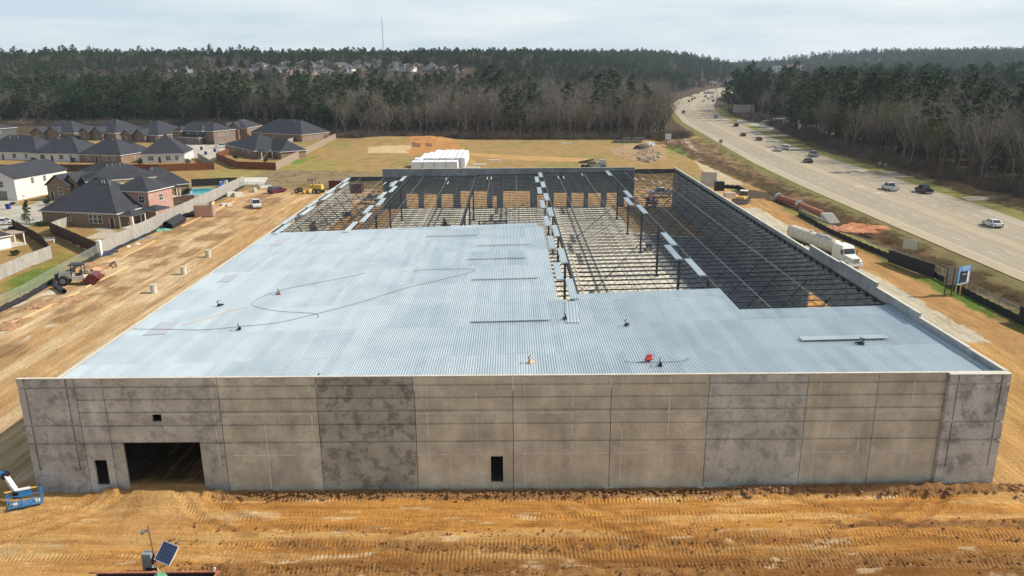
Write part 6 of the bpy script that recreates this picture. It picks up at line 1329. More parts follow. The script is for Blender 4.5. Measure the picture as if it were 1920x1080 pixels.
# ------------------------------------------------------------------ haul road: manholes, pipes, heaps
for i, (a, b, lb) in enumerate(((289, 549, 'pale concrete manhole riser nearest the camera on the haul road'), (345, 514, 'pale concrete manhole riser in the middle of the three on the haul road'), (391, 482, 'farthest of the three pale manhole risers on the haul road'))):
    x, y = g_(a, b); t = empty('manhole_riser', (x, y, 0), 0, lb, 'manhole', 'concrete manhole risers on the haul road')
    mb = MB(); mb.tube((0, 0, -.1), (0, 0, 1.35), .52, n=18); mb.build('shaft', M_CONCW, t, smooth=True); mb = MB(); mb.ring((0, 0, 1.38), (0, 0, 1), .38, .56, .08, 18); mb.tube((0, 0, 1.34), (0, 0, 1.37), .4, n=14); mb.build('rim', M_CONCW, t)
def thing1(name, mb, mat, loc, rz, label, cat, smooth=False, group=None): o = mb.build(name, mat, None, loc, rz, smooth); return tag(o, label, cat, group)
def pipe(a, b, r, mat, label, z=0., cat='pipe', name='pipe', ribs=0, n=14, hollow=True):
    A_ = g_(*a); B_ = g_(*b); t = empty(name, (A_[0], A_[1], z+r), 0, label, cat); d = Vector((B_[0]-A_[0], B_[1]-A_[1], 0)); L_ = d.length
    mb = MB(); 
    if hollow: mb.ring(d/2, d, r*.82, r, L_, n)
    else: mb.tube((0, 0, 0), d, r, n=n)
    mb.build('barrel', mat, t, smooth=False)
    for k in range(ribs): mb = MB(); mb.ring(d*((k+.5)/ribs), d, r*.97, r*1.07, .12, n); mb.build('collar', mat, t)
    return t
pipe((104, 540), (121, 551), .42, M_BLACK, 'short black corrugated pipe lying by the silt fence')
pipe((312, 427), (338, 412), .75, M_BLACK, 'upper black plastic pipe by the long grey fence', cat='pipe'); pipe((318, 431), (344, 417), .75, M_BLACK, 'lower black plastic pipe by the long grey fence')
def heap(a, b, r, mat, label, cat='heap', sq=.5, n=1, seed=0, name='debris_heap', jit=.35):
    x, y = g_(a, b); mb = MB(); rr = random.Random(seed)
    for k in range(n):
        vs, fs = blob((rr.uniform(-1, 1)*r*.8*(n > 1), rr.uniform(-1, 1)*r*.8*(n > 1), -.05), r*rr.uniform(.5, 1), sq, 9, 4, jit, seed+k); mb.add(vs, fs)
    o = mb.build(name, mat, None, (x, y, 0)); tag(o, label, cat); 
    if n > 1: o['kind'] = 'stuff'
    return o
M_TARP = M('navy_tarp', (.035, .05, .09), .45, 0, .3, 1, 5, .5, 4); M_SACK = M('white_sacking', (.62, .60, .58), .7, 0, .12, 1, 6, .5, 5); M_CLAY = M('orange_clay', (.50, .21, .10), .95, 0, .3, .8, 4, .6, 5); M_SOILH = M('loose_brown_soil', (.36, .21, .11), .95, 0, .35, .8, 4, .7, 5)
heap(198, 479, 1.5, M_TARP, 'dark blue tarpaulin bundle against the foot of the grey fence', 'tarpaulin', .5, 4, 1); heap(212, 473, 1.2, M_TARP, 'second navy tarpaulin bundle right behind the first', 'tarpaulin', .5, 3, 12)
heap(240, 463, 1.0, M_SACK, 'white sack heap at the fence foot', 'sacks', .7, 1, 2); heap(258, 458, .8, M_SACK, 'smaller white sack beside the larger heap', 'sacks', .6, 1, 3)
heap(275, 447, 1.1, M_SILVER, 'grey wire and rubble bundle by the fence foot', 'rubble', .3, 3, 4); heap(303, 432, 1.2, M('green_netting', (.12, .38, .26), .7), 'crumpled green netting beside the black pipes', 'netting', .35, 3, 5)
heap(343, 410, .8, paint((.55, .06, .04), 'bright red'), 'red and white canister bag beyond the black pipes', 'canister', .6, 1, 6)
heap(362, 404, 2.2, M_BLACKF, 'dark scrap pile in the shade of the pinkish container', 'scrap pile', .45, 5, 7); heap(168, 500, 2.4, M_SOILH, 'churned brown soil heap behind the tractor', 'soil heap', .25, 6, 8); heap(190, 500, 2.0, M_SOILH, 'low rubble mound right of the tractor', 'soil heap', .22, 6, 18)
for i, (a, b) in enumerate(((1600, 424), (1632, 427), (1612, 433), (1580, 430))): heap(a, b, 2.2, M_CLAY, ['orange clay heap left of the patch in the ditch', 'orange clay heap at the right of the ditch patch', 'lower orange clay heap in the ditch patch', 'orange clay heap nearest the culvert'][i], 'clay heap', .22, 9, 60+i)
for i, (a, b) in enumerate(((70, 574), (40, 600), (110, 566), (15, 612), (140, 560))): heap(a, b, 1.3, M_SOILH, ['brown clod heap below the tractor', 'brown clod heap at the left edge of the haul road', 'clod heap by the short black pipe', 'soil heap farthest left by the silt fence', 'clod heap just below the tractor roller'][i], 'soil heap', .28, 7, 30+i)
# pallets and bits by the tractor
for a, b, c, d, lb in ((172, 526, .9, M_LUMBER, 'stacked lumber pallet beside the tractor roller'), (160, 512, .8, M_WOODT, 'grey wooden pallet behind the tractor'), (181, 508, .7, M_LUMBER, 'white slatted crate by the soil heap')):
    x, y = g_(a, b); t = empty('pallet', (x, y, 0), random.uniform(0, 1.5), lb, 'pallet')
    for k in range(5): mb = MB(); mb.bx(-.9, .9, -.8+k*.35, -.55+k*.35, .14, .18); mb.build('board', d, t)
    mb = MB(); mb.bx(-.9, -.8, -.8, .85, 0, .138); mb.build('bearer', d, t); mb = MB(); mb.bx(.8, .9, -.8, .85, 0, .138); mb.build('bearer', d, t); mb = MB(); mb.bx(-.7, .6, -.6, .6, .183, .183+c*.5); mb.build('load', d, t)
x, y = g_(186, 519); mb = MB(); mb.tube((0, 0, 0), (0, 0, .9), .3, n=12); thing1('drum', mb, paint((.55, .06, .04), 'bright red'), (x, y, 0), 0, 'small red drum beside the tractor', 'drum'); x, y = g_(178, 520); mb = MB(); mb.tube((0, 0, 0), (0, 0, .9), .3, n=12); thing1('drum', mb, M_POOL, (x, y, 0), 0, 'small teal drum left of the red one', 'drum')
x, y = g_(215, 500); t = empty('digging_boom', (x, y, 0), R(-50), 'rusty angled machine arm lying on the soil', 'machine arm'); mb = MB(); mb.bar((-1.8, 0, .3), (.4, 0, 1.0), .22); mb.build('arm', M_STEEL, t); mb = MB(); mb.bar((.4, 0, 1.0), (1.3, 0, .2), .2); mb.build('stick', M_STEEL, t)
# form boards along the haul road
for a, b, lb in (((160, 540), (240, 500), 'longest orange form board along the haul road, beside the tractor'), ((20, 608), (150, 548), 'orange form board nearest the camera along the haul road'), ((230, 483), (292, 452), 'form board in the middle of the haul road edge'), ((340, 425), (440, 378), 'form board at the far end by the pinkish container')):
    A_ = g_(*a); B_ = g_(*b); t = empty('form_board', (A_[0], A_[1], 0), 0, lb, 'form board'); dx, dy = B_[0]-A_[0], B_[1]-A_[1]; n = max(2, int(math.hypot(dx, dy)/4.8))
    for k in range(n):
        w0, w1 = .12*math.sin(k*1.7), .12*math.sin(k*1.7+1.2); mb = MB(); mb.bar((dx*k/n+w0, dy*k/n, .1), (dx*(k+1)/n+w1, dy*(k+1)/n, .1), .09, .24); mb.build('board', M_LUMBER, t)
# pinkish container, blocks, culvert rings
x, y = g_(400, 407); t = empty('storage_container', (x, y, 0), R(186), 'open-topped pinkish tan storage container against the long grey fence', 'container'); PK = M('faded_pink_steel', (.52, .30, .22), .7, .1, .12, .8, 5)
mb = MB(); mb.bx(0, 4.4, -2.6, 0, .1, 2.9); mb.build('body', M_WOODT, t); 
for k in (0, 1): mb = MB(); mb.bx(.1+k*2.12, 2.18+k*2.12, .002, .06, .15, 2.8); [mb.bx(.2+k*2.12+i*.5, .3+k*2.12+i*.5, .062, .09, .2, 2.75) for i in range(4)]; mb.build('door', PK, t)
mb = MB(); mb.bx(0, .12, -2.6, .1, 2.903, 3.6); mb.build('corner_post', M_LUMBER, t)
for a, b, c, d, lb in ((433, 368, 2.6, .9, 'left of two pale precast box sections near the fence end'), (447, 368, 2.6, .8, 'right of two pale precast box sections near the fence end'), (497, 352, 3.6, .5, 'long pale concrete block beyond the precast boxes'), (420, 385, 1.7, .35, 'flat pale slab lying left of the white pickup'), (430, 386, 1.5, .3, 'second flat pale slab beside the first'), (478, 360, 1.0, .8, 'small white crate between the boxes and the long block')):
    x, y = g_(a, b); mb = MB(); mb.bx(-c/2, c/2, -.8, .8, 0, d*1.4, 0, .06, .06); thing1('concrete_block', mb, M_CONCW, (x, y, 0), R(40), lb, 'concrete block')
    if d > .7: mb = MB(); mb.bx(-c/2-.02, -c/2+.1, -.5, .5, .2, d*1.1); o = mb.build('opening', M_BLACK, list(bpy.data.objects)[-1] if False else None); bpy.data.objects.remove(o)
flat('concrete_pad', px([(446, 346), (459, 333), (503, 333), (495, 347)]), .06, M_CONCW)
for a, b, lb, w_ in ((617, 355, 'dark red shipping container behind the back left corner', 6.0), (640, 362, 'dark red container partly inside the steel frame corner', 6.0)):
    x, y = g_(a, b); t = empty('shipping_container', (x, y, 0), R(-6), lb, 'container'); MR = paint((.10, .022, .02), 'container red'); mb = MB(); mb.bx(0, w_, 0, 2.4, .1, 2.6); mb.build('body', MR, t)
    for k in range(14): mb = MB(); mb.bx(.2+k*(w_-.4)/14, .2+k*(w_-.4)/14+.18, -.05, -.002, .2, 2.5); mb.build('rib', MR, t)
# pool, playset, slides
P0 = G(375, 357); mb = MB(); n = 28; ring_ = [(6.6*math.cos(2*math.pi*i/n)*(1+.10*math.sin(4*math.pi*i/n)), 4.6*math.sin(2*math.pi*i/n)) for i in range(n)]
PX, PY = G(378, 360)[:2]; px0 = [(PX+a*1.0-.25*b, PY+b*1.35) for a, b in ring_]
t = empty('swimming_pool', (float(PX), float(PY), 0), 0, 'turquoise swimming pool with pale deck beside the long grey fence', 'pool')
mb = MB(); mb.poly([(a-PX, b-PY, .14) for a, b in px0]); mb.build('water', M_POOL, t); mb = MB(); q = [(a-PX, b-PY) for a, b in px0]
for i in range(n): j = (i+1) % n; mb.add([(*q[i], .145), (*q[j], .145), (q[j][0]*1.28, q[j][1]*1.22, .145), (q[i][0]*1.28, q[i][1]*1.22, .145), (q[i][0]*1.28, q[i][1]*1.22, -.05), (q[j][0]*1.28, q[j][1]*1.22, -.05)], [(0, 1, 2, 3), (3, 2, 5, 4)])
mb.build('deck', M('pool_deck', (.34, .33, .31), .8), t)
x, y = g_(407, 353); t = empty('pool_slide', (x, y, .15), R(30), 'blue and white pool slide and toys behind the pool', 'pool slide'); mb = MB(); mb.rod([(0, 0, .2), (1.2, 0, .5), (2, .5, 1.4), (2.4, .5, 2.2)], .35, 8); mb.build('chute', paint((.03, .12, .35), 'slide blue'), t); mb = MB(); mb.bar((2.4, .5, 0), (2.4, .5, 2.1), .1); mb.bar((2.6, 1, 0), (2.6, 1, 2.1), .1); mb.build('ladder', M_TRIM, t)
for a, b in ((416, 351), (424, 349)): x, y = g_(a, b); mb = MB(); mb.bx(-.5, .5, -.4, .4, 0, 1.7, 0, .05, .05); thing1('pool_cabinet', mb, M_TRIM, (x, y, .1), 0, 'white cabinet %s behind the pool by the fence' % ('nearer the blue slide' if a == 416 else 'nearer the grey fence'), 'cabinet')
x, y = g_(312, 398); t = empty('playset', (x, y, 0), R(15), 'wooden playset with blue roof and green slide behind the pink house', 'playset')
for a, b in ((0, 0), (1.5, 0), (0, 1.5), (1.5, 1.5)): mb = MB(); mb.bar((a, b, 0), (a, b, 3), .12); mb.build('post', M_RUST, t)
mb = MB(); mb.add([(-.2, -.2, 3), (1.7, -.2, 3), (1.7, .75, 3.8), (-.2, .75, 3.8), (1.7, 1.7, 3), (-.2, 1.7, 3)], [(0, 1, 2, 3), (3, 2, 4, 5)]); mb.build('canopy_roof', paint((.35, .45, .58), 'pale blue'), t); mb = MB(); mb.bx(0, 1.5, 0, 1.5, 1.4, 1.5); mb.build('deck', M_RUST, t)
mb = MB(); mb.bar((-.1, .7, 1.5), (-2.2, .7, .25), .6, .1); mb.build('slide', paint((.02, .25, .12), 'slide green'), t); mb = MB(); mb.bar((1.5, .7, 2.4), (4.4, .7, 2.4), .12); mb.bar((4.4, .0, 0), (4.4, .7, 2.4), .1); mb.bar((4.4, 1.4, 0), (4.4, .7, 2.4), .1); mb.build('swing_beam', M_WOODT, t)
for a, b, lb in ((16, 392, 'blue wheeled bin at the kerb by the small dark tree'), (378, 281, 'blue bin left of three at the turning circle'), (403, 285, 'blue bin by the lamp post at the turning circle'), (386, 290, 'lowest blue bin at the turning circle')):
    x, y = g_(a, b); t = empty('wheeled_bin', (x, y, 0), 0, lb, 'bin', 'blue bins in the estate'); BB = paint((.02, .03, .22), 'bin blue'); mb = MB(); mb.bx(-.4, .4, -.4, .4, .08, 1.25, 0, -.08, -.08); mb.build('body', BB, t); mb = MB(); mb.bx(-.52, .52, -.52, .55, 1.253, 1.36); mb.build('lid', BB, t); wheels(t, (-.35, .35), (.42,), .14, .08)
x, y = g_(55, 418); tt = put_tree(x, y, 'cedar', 0, .58, 0, 'small round dark tree in the front lawn of the big brick house'); 
for a, b, s, lb in ((75, 424, 1.0, 'dark shrub against the left corner of the big brick house'), (95, 372, .9, 'low green shrubs under the front gable window'), (30, 478, .9, 'leafy shrub beside the white patio screen'), (20, 384, .7, 'small shrub by the white house drive'), (28, 430, .8, 'round shrub at the bottom of the street lawn')):
    x, y = g_(a, b); mb = MB(); r = random.Random(a); [leafcards(mb, (r.uniform(-1.3, 1.3)*s, r.uniform(-.4, .4)*s, .6*s), .8*s, 70, .12, .3, r) for _ in range(4)]; thing1('shrub', mb, M_PINE, (x, y, 0), 0, lb, 'shrub')
for a, b, h, lb in ((47, 382, 2.0, 'white mailbox post in front of the twin-gabled house'), (357, 296, 4.2, 'thin street sign by the turning circle'), (409, 290, 6.5, 'slim lamp post at the turning circle')):
    x, y = g_(a, b); t = empty('post', (x, y, 0), 0, lb, 'post'); mb = MB(); mb.tube((0, 0, 0), (0, 0, h), .09, n=6); mb.build('shaft', M_TRIM if h < 3 else M_SILVER, t); mb = MB(); mb.bx(-.3, .3, -.12, .12, h, h+.3); mb.build('head', M_TRIM if h < 3 else M_SILVER, t)
x, y = g_(92, 455); t = empty('garden_bench', (x, y, 0), R(10), 'pale garden bench in the shaded strip between the two board fences', 'bench'); mb = MB(); mb.bx(-1.1, 1.1, -.3, .3, .5, .6); mb.build('seat', M_TRIM, t); mb = MB(); mb.bx(-1.1, 1.1, .25, .33, .6, 1.1); mb.build('backrest', M_WOODG, t)
for s in (-1, .9): mb = MB(); mb.bx(s, s+.12, -.28, .28, 0, .5); mb.build('leg', M_TRIM, t)
yr = random.Random(77); NB = ['beside the first hip-roofed house of the fenced row', 'at the porch of the second hip-roofed house', 'between the third and fourth fenced-row houses', 'at the right corner of the green-windowed white house', 'in the bungalow yard near its left wall', 'in the bungalow yard near the tan fence', 'by the garage of the two-storey brick house', 'in the lawn strip left of the twin-gabled house', 'at the corner of the white two-storey house', 'by the cream house near the pool']
for (a, b), nb in zip(((66, 304), (140, 305), (262, 308), (352, 306), (440, 300), (500, 305), (398, 272), (88, 384), (78, 352), (352, 366)), NB):
    x, y = g_(a, b); mb = MB(); [leafcards(mb, (yr.uniform(-.8, .8), yr.uniform(-.5, .5), yr.uniform(.6, 1.6)), .9, 60, .14, .34, yr) for _ in range(4)]; thing1('shrub', mb, M_PINE, (x, y, 0), 0, 'dark bush '+nb, 'shrub')
# ------------------------------------------------------------------ behind the building
t = empty('wrapped_pallet_stack', (5.6, 214, 0), 0, 'block of white shrink-wrapped bundles stacked in the field behind the building', 'wrapped bundles')
for i in range(9):
    L_ = 32 if i > 1 else 24
    mb = MB(); x = 2.0+i*1.86; y0 = 6 if i else 3; mb.bx(x, x+1.74, y0+2, y0+L_*(1 if i < 8 else .93), 0, 3.4-(.15 if i % 3 == 0 else 0), 0, .12, .12); mb.build('wrapped_bundle', M_WRAP, t)
mb = MB()
for i in range(4): mb = MB(); mb.bx(.1+i*4.1, 4.1+i*4.1, 0, 5.6, 0, 3.0, 0, .08, .08); mb.build('wrapped_bundle', M_WRAP, t)
mb = MB(); mb.bx(.1, 1.9, 9, 15, 0, 2.9, 0, .1, .1); mb.build('wrapped_bundle', M_WRAP, t); mb = MB(); mb.bx(-.9, .05, 8, 15, 0, 2.2); mb.build('black_sheet', M_BLACKF, t)
for a, b, w_, lb in ((928, 301, 5, 'white plank lying in the field right of the wrapped bundles'), (899, 309, 5, 'white plank nearer the back wall'), (884, 315, 6, 'white plank right behind the tall back wall'), (1062, 269, 5, 'pale sheet lying far back in the field by the woods')):
    x, y = g_(a, b); mb = MB(); mb.bx(-w_/2, w_/2, -.6, .6, .02, .3); thing1('plank', mb, M_WRAP, (x, y, 0), R(-6), lb, 'plank')
ordw = 'leftmost,second from left,third from left,fourth from left,fifth from left,sixth from left,sixth from right,fifth from right,fourth from right,third from right,second from right,rightmost'.split(',')
for i in range(24):
    row = i // 2; a = 1153+row*4.6; x, y = g_(a, 269.5 if i % 2 == 0 else 266.5); z = .62 if i % 2 == 0 else 1.75
    if i % 2 and row in (0, 1, 2, 6): continue
    t = empty('drain_pipe', (x, g_(1180, 268)[1], z), R(-12), 'black drain pipe end, %s in the %s tier of the stack by the woods' % (ordw[row], 'lower' if i % 2 == 0 else 'upper'), 'pipe', 'black drain pipes stacked in the field'); mb = MB(); mb.ring((0, 3, 0), (0, 1, 0), .48, .6, 6, 12); mb.build('barrel', M_BLACK, t); mb = MB(); mb.ring((0, -.06, 0), (0, 1, 0), .46, .63, .12, 12); mb.build('end_ring', M_SILVER, t)
# articulated dump truck with grapple load
x, y = g_(1118, 318); t = empty('tracked_crusher', (x, y, 0), R(3), 'muddy dark and pale machine with a loaded arm right behind the back wall', 'machine'); mb = MB(); mb.bx(-3, 3.4, -1.2, 1.2, .9, 2.3, 0, .1, .15); mb.build('body', M('muddy_grey_paint', (.30, .31, .27), .7), t)
mb = MB(); mb.bx(1.2, 3.2, -1.1, 1.1, 2.31, 3.5, 0, .1, .15); mb.build('cab', M('pale_cab', (.35, .38, .38), .4), t); mb = MB(); mb.bx(-5.6, -.4, -1.3, 1.3, 2.35, 2.7); mb.bar((-6.2, 0, 2.6), (-1, 0, 3.5), .8, .5); mb.build('conveyor', M('muddy_dark_steel', (.09, .065, .05), .8), t)
mb = MB(); mb.tube((-.2, -.9, 2.4), (.6, -.9, 3.4), .3, n=10); mb.build('lamp_drum', M_TRIM, t); wheels(t, (-4.4, -3, 2.2), (-1.2, 1.2), .85, .6)
for o in KIDS[t.name]:
    if o.name.startswith('wheel'): o.rotation_euler = (0, 0, R(90))
for i, (a, b) in enumerate(((1215, 274), (1221, 274))): x, y = g_(a, b); t = empty('white_tank', (x, y, .9), R(20), 'white horizontal tank in the field, %s of two' % ('left' if i == 0 else 'right'), 'tank'); mb = MB(); mb.tube((0, -2, 0), (0, 2, 0), .85, n=14); mb.build('barrel', M_WRAP, t, smooth=True); mb = MB(); mb.bx(-.7, .7, -1.4, -1.2, -.9, -.5); mb.build('foot', M_STEEL, t); mb = MB(); mb.bx(-.7, .7, 1.2, 1.4, -.9, -.5); mb.build('foot', M_STEEL, t)
x, y = g_(1203, 279); vs, fs = blob((0, 0, 0), 3.2, .6, 10, 4, .2, 3); mb = MB(); mb.add(vs, fs); thing1('soil_mound', mb, M('dark_loam', (.10, .065, .045), .95), (x, y, 0), 0, 'cone of dark loam at the top of the rubble patch', 'soil mound')
mb = MB(); r = random.Random(5)
for i in range(260):
    a = r.uniform(1192, 1238); b = r.uniform(281, 305); 
    if ((a-1215)/23)**2+((b-293)/12)**2 > 1: continue
    x, y = g_(a, b); vs, fs = blob((x, y, .5), r.uniform(.3, .8), .6, 5, 2, .4, i); mb.add(vs, fs)
tag(mb.build('rubble_pile', M('broken_stone', (.30, .24, .18), .95, 0, .4, 1, 3)), 'broken stone spread in a rounded patch in the field', 'rubble', kind='stuff')
for i, (a, b) in enumerate(((1253, 270), (1256.5, 269.5), (1260, 270), (1264, 270), (1278, 270))):
    x, y = g_(a, b); t = empty('traffic_barrel', (x, y, 0), 0, 'orange traffic barrel standing apart by the ditch' if i == 4 else ['leftmost', 'second from left', 'third from left', 'rightmost', ''][i]+' orange traffic barrel of the cluster at the end of the woods', 'traffic barrel', None if i == 4 else 'orange barrels at the end of the woods'); OR = paint((.65, .12, .03), 'barrel orange')
    for k in range(4): mb = MB(); mb.tube((0, 0, k*.36), (0, 0, k*.36+.355), .42-.03*k, .40-.03*k, 12); mb.build('band', OR if k % 2 == 0 else M_TRIM, t)
def board(a, b, w_, h, z, label, mat=M_TRIM, cat='sign', rz=0, name='sign', legs=M_WOODT, n=2, zg=0.):
    x, y = g_(a, b, zg); t = empty(name, (x, y, zg), rz, label, cat); mb = MB(); mb.bx(-w_/2, w_/2, -.06, .06, z, z+h); mb.build('panel', mat, t)
    for k in range(n): q = -w_/2+w_*(k+.5)/n; mb = MB(); mb.bx(q-.08, q+.08, .062, .2, 0, z+h*.9); mb.build('post', legs, t)
    return t
board(1252.5, 268, 2.8, 2.6, 1.6, 'small white sign at the end of the woods by the ditch'); board(1704, 474, 2.4, 1.9, .7, 'pale grey panel fixed to the ditch fence', M_CONCW, rz=R(-35), cat='panel', name='panel_board')
t = board(1328, 352, 4.6, 4.2, .4, 'large pale leaning panel just outside the right wall, behind the bulldozer', M_CONCW, rz=R(-20), cat='panel', name='panel_board')
x, y = g_(1348, 357); mb = MB(); mb.bx(-1.3, 1.3, -1, 1, 0, 2.6, 0, .05, .05); thing1('power_unit', mb, M_BLACK, (x, y, 0), 0, 'black box unit beside the pale leaning panel', 'machine')
x, y = g_(1368, 369); mb = MB(); mb.bx(-1.6, 1.6, -.7, .7, 0, 1.2, 0, .1, .1); thing1('concrete_block', mb, M('pinkish_concrete', (.55, .42, .36), .8), (x, y, 0), R(8), 'pinkish white block between the right wall and the bulldozer', 'concrete block')
# highway ditch: culvert and sign
t = pipe((1463, 377), (1497, 389), 0.85, M_RUST, 'upper rust-orange culvert pipe in the ditch, between concrete rings', name='culvert_pipe'); t = pipe((1501, 392), (1545, 410), 0.85, M_RUST, 'lower rust-orange culvert pipe leading to the pale headwall', name='culvert_pipe')
for a, b, lb in ((1461, 376, 'concrete ring at the top end of the culvert'), (1500, 391, 'grey concrete collar joining the two culvert pipes')):
    x, y = g_(a, b); mb = MB(); mb.ring((0, 0, .85), (g_(1545, 410)[0]-g_(1463, 377)[0], g_(1545, 410)[1]-g_(1463, 377)[1], 0), 0.87, 1.15, 1.4, 16); thing1('culvert_collar', mb, M_SILVER, (x, y, 0), 0, lb, 'concrete ring')
x, y = g_(1556, 414); t = empty('culvert_headwall', (x, y, 0), math.atan2(-30, 2.5)+R(90), 'pale sloping concrete headwall with a steel grate at the lower culvert end', 'headwall')
mb = MB(); mb.prism([(-2.2, 0), (2.2, 0), (2.2, 1.5), (1.4, 1.5)], -1.3, 1.3); mb.build('slab', M_CONCW, t)
for k in range(5): mb = MB(); mb.bar((-1.0+k*.5, -2.1, .12), (-1.0+k*.5, 1.3, 1.55), .1); mb.build('grate_bar', M_SILVER, t)
# development sign beside the fence
BLU = M('sign_blue', (.03, .16, .45), .5, 0, .25, .6, 3, col2=(.25, .45, .70)); 
p1 = g_(1790, 556); t = empty('site_sign', (p1[0], p1[1], 0), R(28), 'two-faced timber sign with a blue printed board showing a dark building, beside the ditch fence', 'sign')
mb = MB(); mb.bx(0, 3.0, -.05, .05, 1.9, 4.7); mb.build('panel', BLU, t); mb = MB(); mb.bx(.45, 2.3, -.075, -.052, 2.0, 3.9); mb.add([(.45, -.06, 3.9), (1.0, -.06, 3.9), (1.0, -.06, 4.2)], [(0, 1, 2)]); mb.build('printed_building', M('print_navy', (.02, .02, .035), .5), t)
mb = MB(); mb.bx(2.35, 2.75, -.07, -.052, 2.0, 3.8); mb.build('printed_sky', M_TRIM, t); mb = MB(); mb.bx(0, 3.0, -.075, -.052, 1.82, 1.95); mb.build('printed_strip', M_TRIM, t)
r = random.Random(2)
# lettering too small to read: white dashes of letter shape in the photo's two lines
for (lx, lz, n, hh) in ((.9, 4.32, 16, .2), (1.1, 3.35, 8, .16)):
    mb = MB(); xx = lx
    for k in range(n):
        w_ = .07 if n == 16 else .1
        if k % 6 != 5:
            mb.bx(xx, xx+.025, -.085, -.077, lz, lz+hh); mb.bx(xx+.0251, xx+w_, -.084, -.077, lz+(0 if k % 3 else hh*.4), lz+hh*(.35 if k % 3 == 0 else .22 if k % 2 else .6)*1.0+.03)
        xx += w_+.03
    tag(mb.build('lettering', M_WRAP, t), kind='stuff')
mb = MB()
for k in range(4): mb.bx(.7+k*.38, .9+k*.38, -.085, -.077, 2.05, 2.25)
tag(mb.build('printed_windows', M_SILVER, t), kind='stuff')
for a, b in ((.1, .1), (1.3, .1), (2.8, .1)): mb = MB(); mb.bx(a, a+.14, .052, .2, 0, 4.7); mb.build('post', M('yellow_timber', (.45, .33, .10), .8), t)
for k in range(6): mb = MB(); mb.bar((-.05, .15, 2.05+k*.5), (-1.35, 1.2, 2.05+k*.5), .05, .44); mb.build('back_board', M_WOODG, t)
for a, b in ((-.4, .5), (-1.2, 1.1)): mb = MB(); mb.bx(a-.25, a-.11, b-.35, b-.2, 0, 4.75); mb.build('post', M_WOODB, t)
# ------------------------------------------------------------------ highway furniture
for a, b, h, lb in ((1757, 343, 12.5, 'tall brown utility pole by the dry grass at the right of the highway'), (1762, 344, 11, 'second utility pole standing close behind the tall brown one'), (1582, 292, 14, 'utility pole at the edge of the dark woods, middle of the right side'), (1452, 246, 12, 'utility pole by the tree lot')):
    x, y = g_(a, b); t = empty('utility_pole', (x, y, 0), 0, lb, 'utility pole'); mb = MB(); mb.tube((0, 0, -.2), (0, 0, h), .24, .14, 8); mb.build('shaft', M('brown_pole_wood', (.12, .065, .045), .9), t)
    if h > 12: mb = MB(); mb.bx(-1.2, 1.2, -.08, .08, h-.8, h-.6); mb.build('crossarm', M_WOODB, t)
board(1351, 274, 1.5, 1.5, 1.4, 'diamond road sign at the left shoulder of the highway', M('dull_amber', (.30, .25, .15), .6), n=1); 
for a, b, lb in ((1648, 318, 'grey street sign by the drive at the far verge'), (1699, 317, 'diamond sign back by the right drive'), (1659, 320, 'white bicycle-like rail by the far drive')):
    board(a, b, 1.1, 1.1, 1.5, lb, M_SILVER, n=1)
# sign gantry
t0 = g_(1343, 204); t = empty('sign_gantry', (t0[0], t0[1], 0), R(-14), 'pale highway sign gantry with bars reaching over the verge by the pines', 'sign gantry')
mb = MB(); mb.tube((0, 0, 0), (0, 0, 14), .35, .25, 8); mb.build('mast', M_SILVER, t)
for z in (3.2, 6.4, 8.0, 10): mb = MB(); mb.bar((0, 0, z), (15, 4, z), .25, .3); mb.build('bar', M('pale_green_steel', (.30, .38, .34), .6), t)
mb = MB(); mb.bar((-11, 0, 13.6), (0, 0, 13.6), .25); mb.build('arm', M_SILVER, t); mb = MB(); mb.bx(-10.5, -2.5, -.2, -.05, 12.0, 13.2); mb.build('sign_panel', M('pale_teal_sign', (.22, .33, .35), .6), t)
board(1393, 222, 14, 5, 4.0, 'wide grey sign board in front of the tree lot', M('faded_board', (.36, .33, .31), .8), n=3)
# distant commercial strip
def shop(a, b, w_, h, d, mat, lb, zz=0., wins=4, name='shop'):
    x, y = g_(a, b, zz); t = empty(name, (x, y, zz), R(-8), lb, 'building'); mb = MB(); mb.bx(0, w_, 0, d, -1, h); mb.build('wall', mat, t); mb = MB(); mb.bx(-.4, w_+.4, -.4, d+.4, h, h+.5); mb.build('roof', M_TRIM, t)
    for k in range(wins): window(t, w_*(k+.5)/wins, -.05, 1, w_/wins*.5, h*.45, lights=(1, 1))
    return t
shop(1293, 164, 20, 9, 18, M_WHITEW, 'white shop building left of the highway far away'); t = shop(1310, 165, 9, 12, 8, paint((.45, .05, .05), 'shop red'), 'small red fronted shop beside the white one'); shop(1345, 158, 30, 12, 20, M_WHITEW, 'white building at the far bend of the highway', wins=5); shop(1382, 158, 24, 9, 16, M_CREAM, 'pale building behind the tall pines at the bend'); shop(1330, 162, 12, 7, 10, M_CREAM, 'low pale shop between the red one and the far bend', wins=2)
x, y, _ = G(1317, 160, 0); t = empty('billboard', (float(x), float(y), 0), R(-5), 'wide pinkish billboard above the distant shops', 'billboard'); mb = MB(); mb.bx(0, 21, -.3, .3, 11, 19); mb.build('panel', M('billboard_print', (.45, .30, .25), .7, 0, .4, .15, .8, col2=(.6, .55, .5)), t)
for k in (5, 16): mb = MB(); mb.bx(k-.4, k+.4, .302, 1, 0, 18); mb.build('post', M_STEEL, t)
p = GY(1453, 134, 1420); 
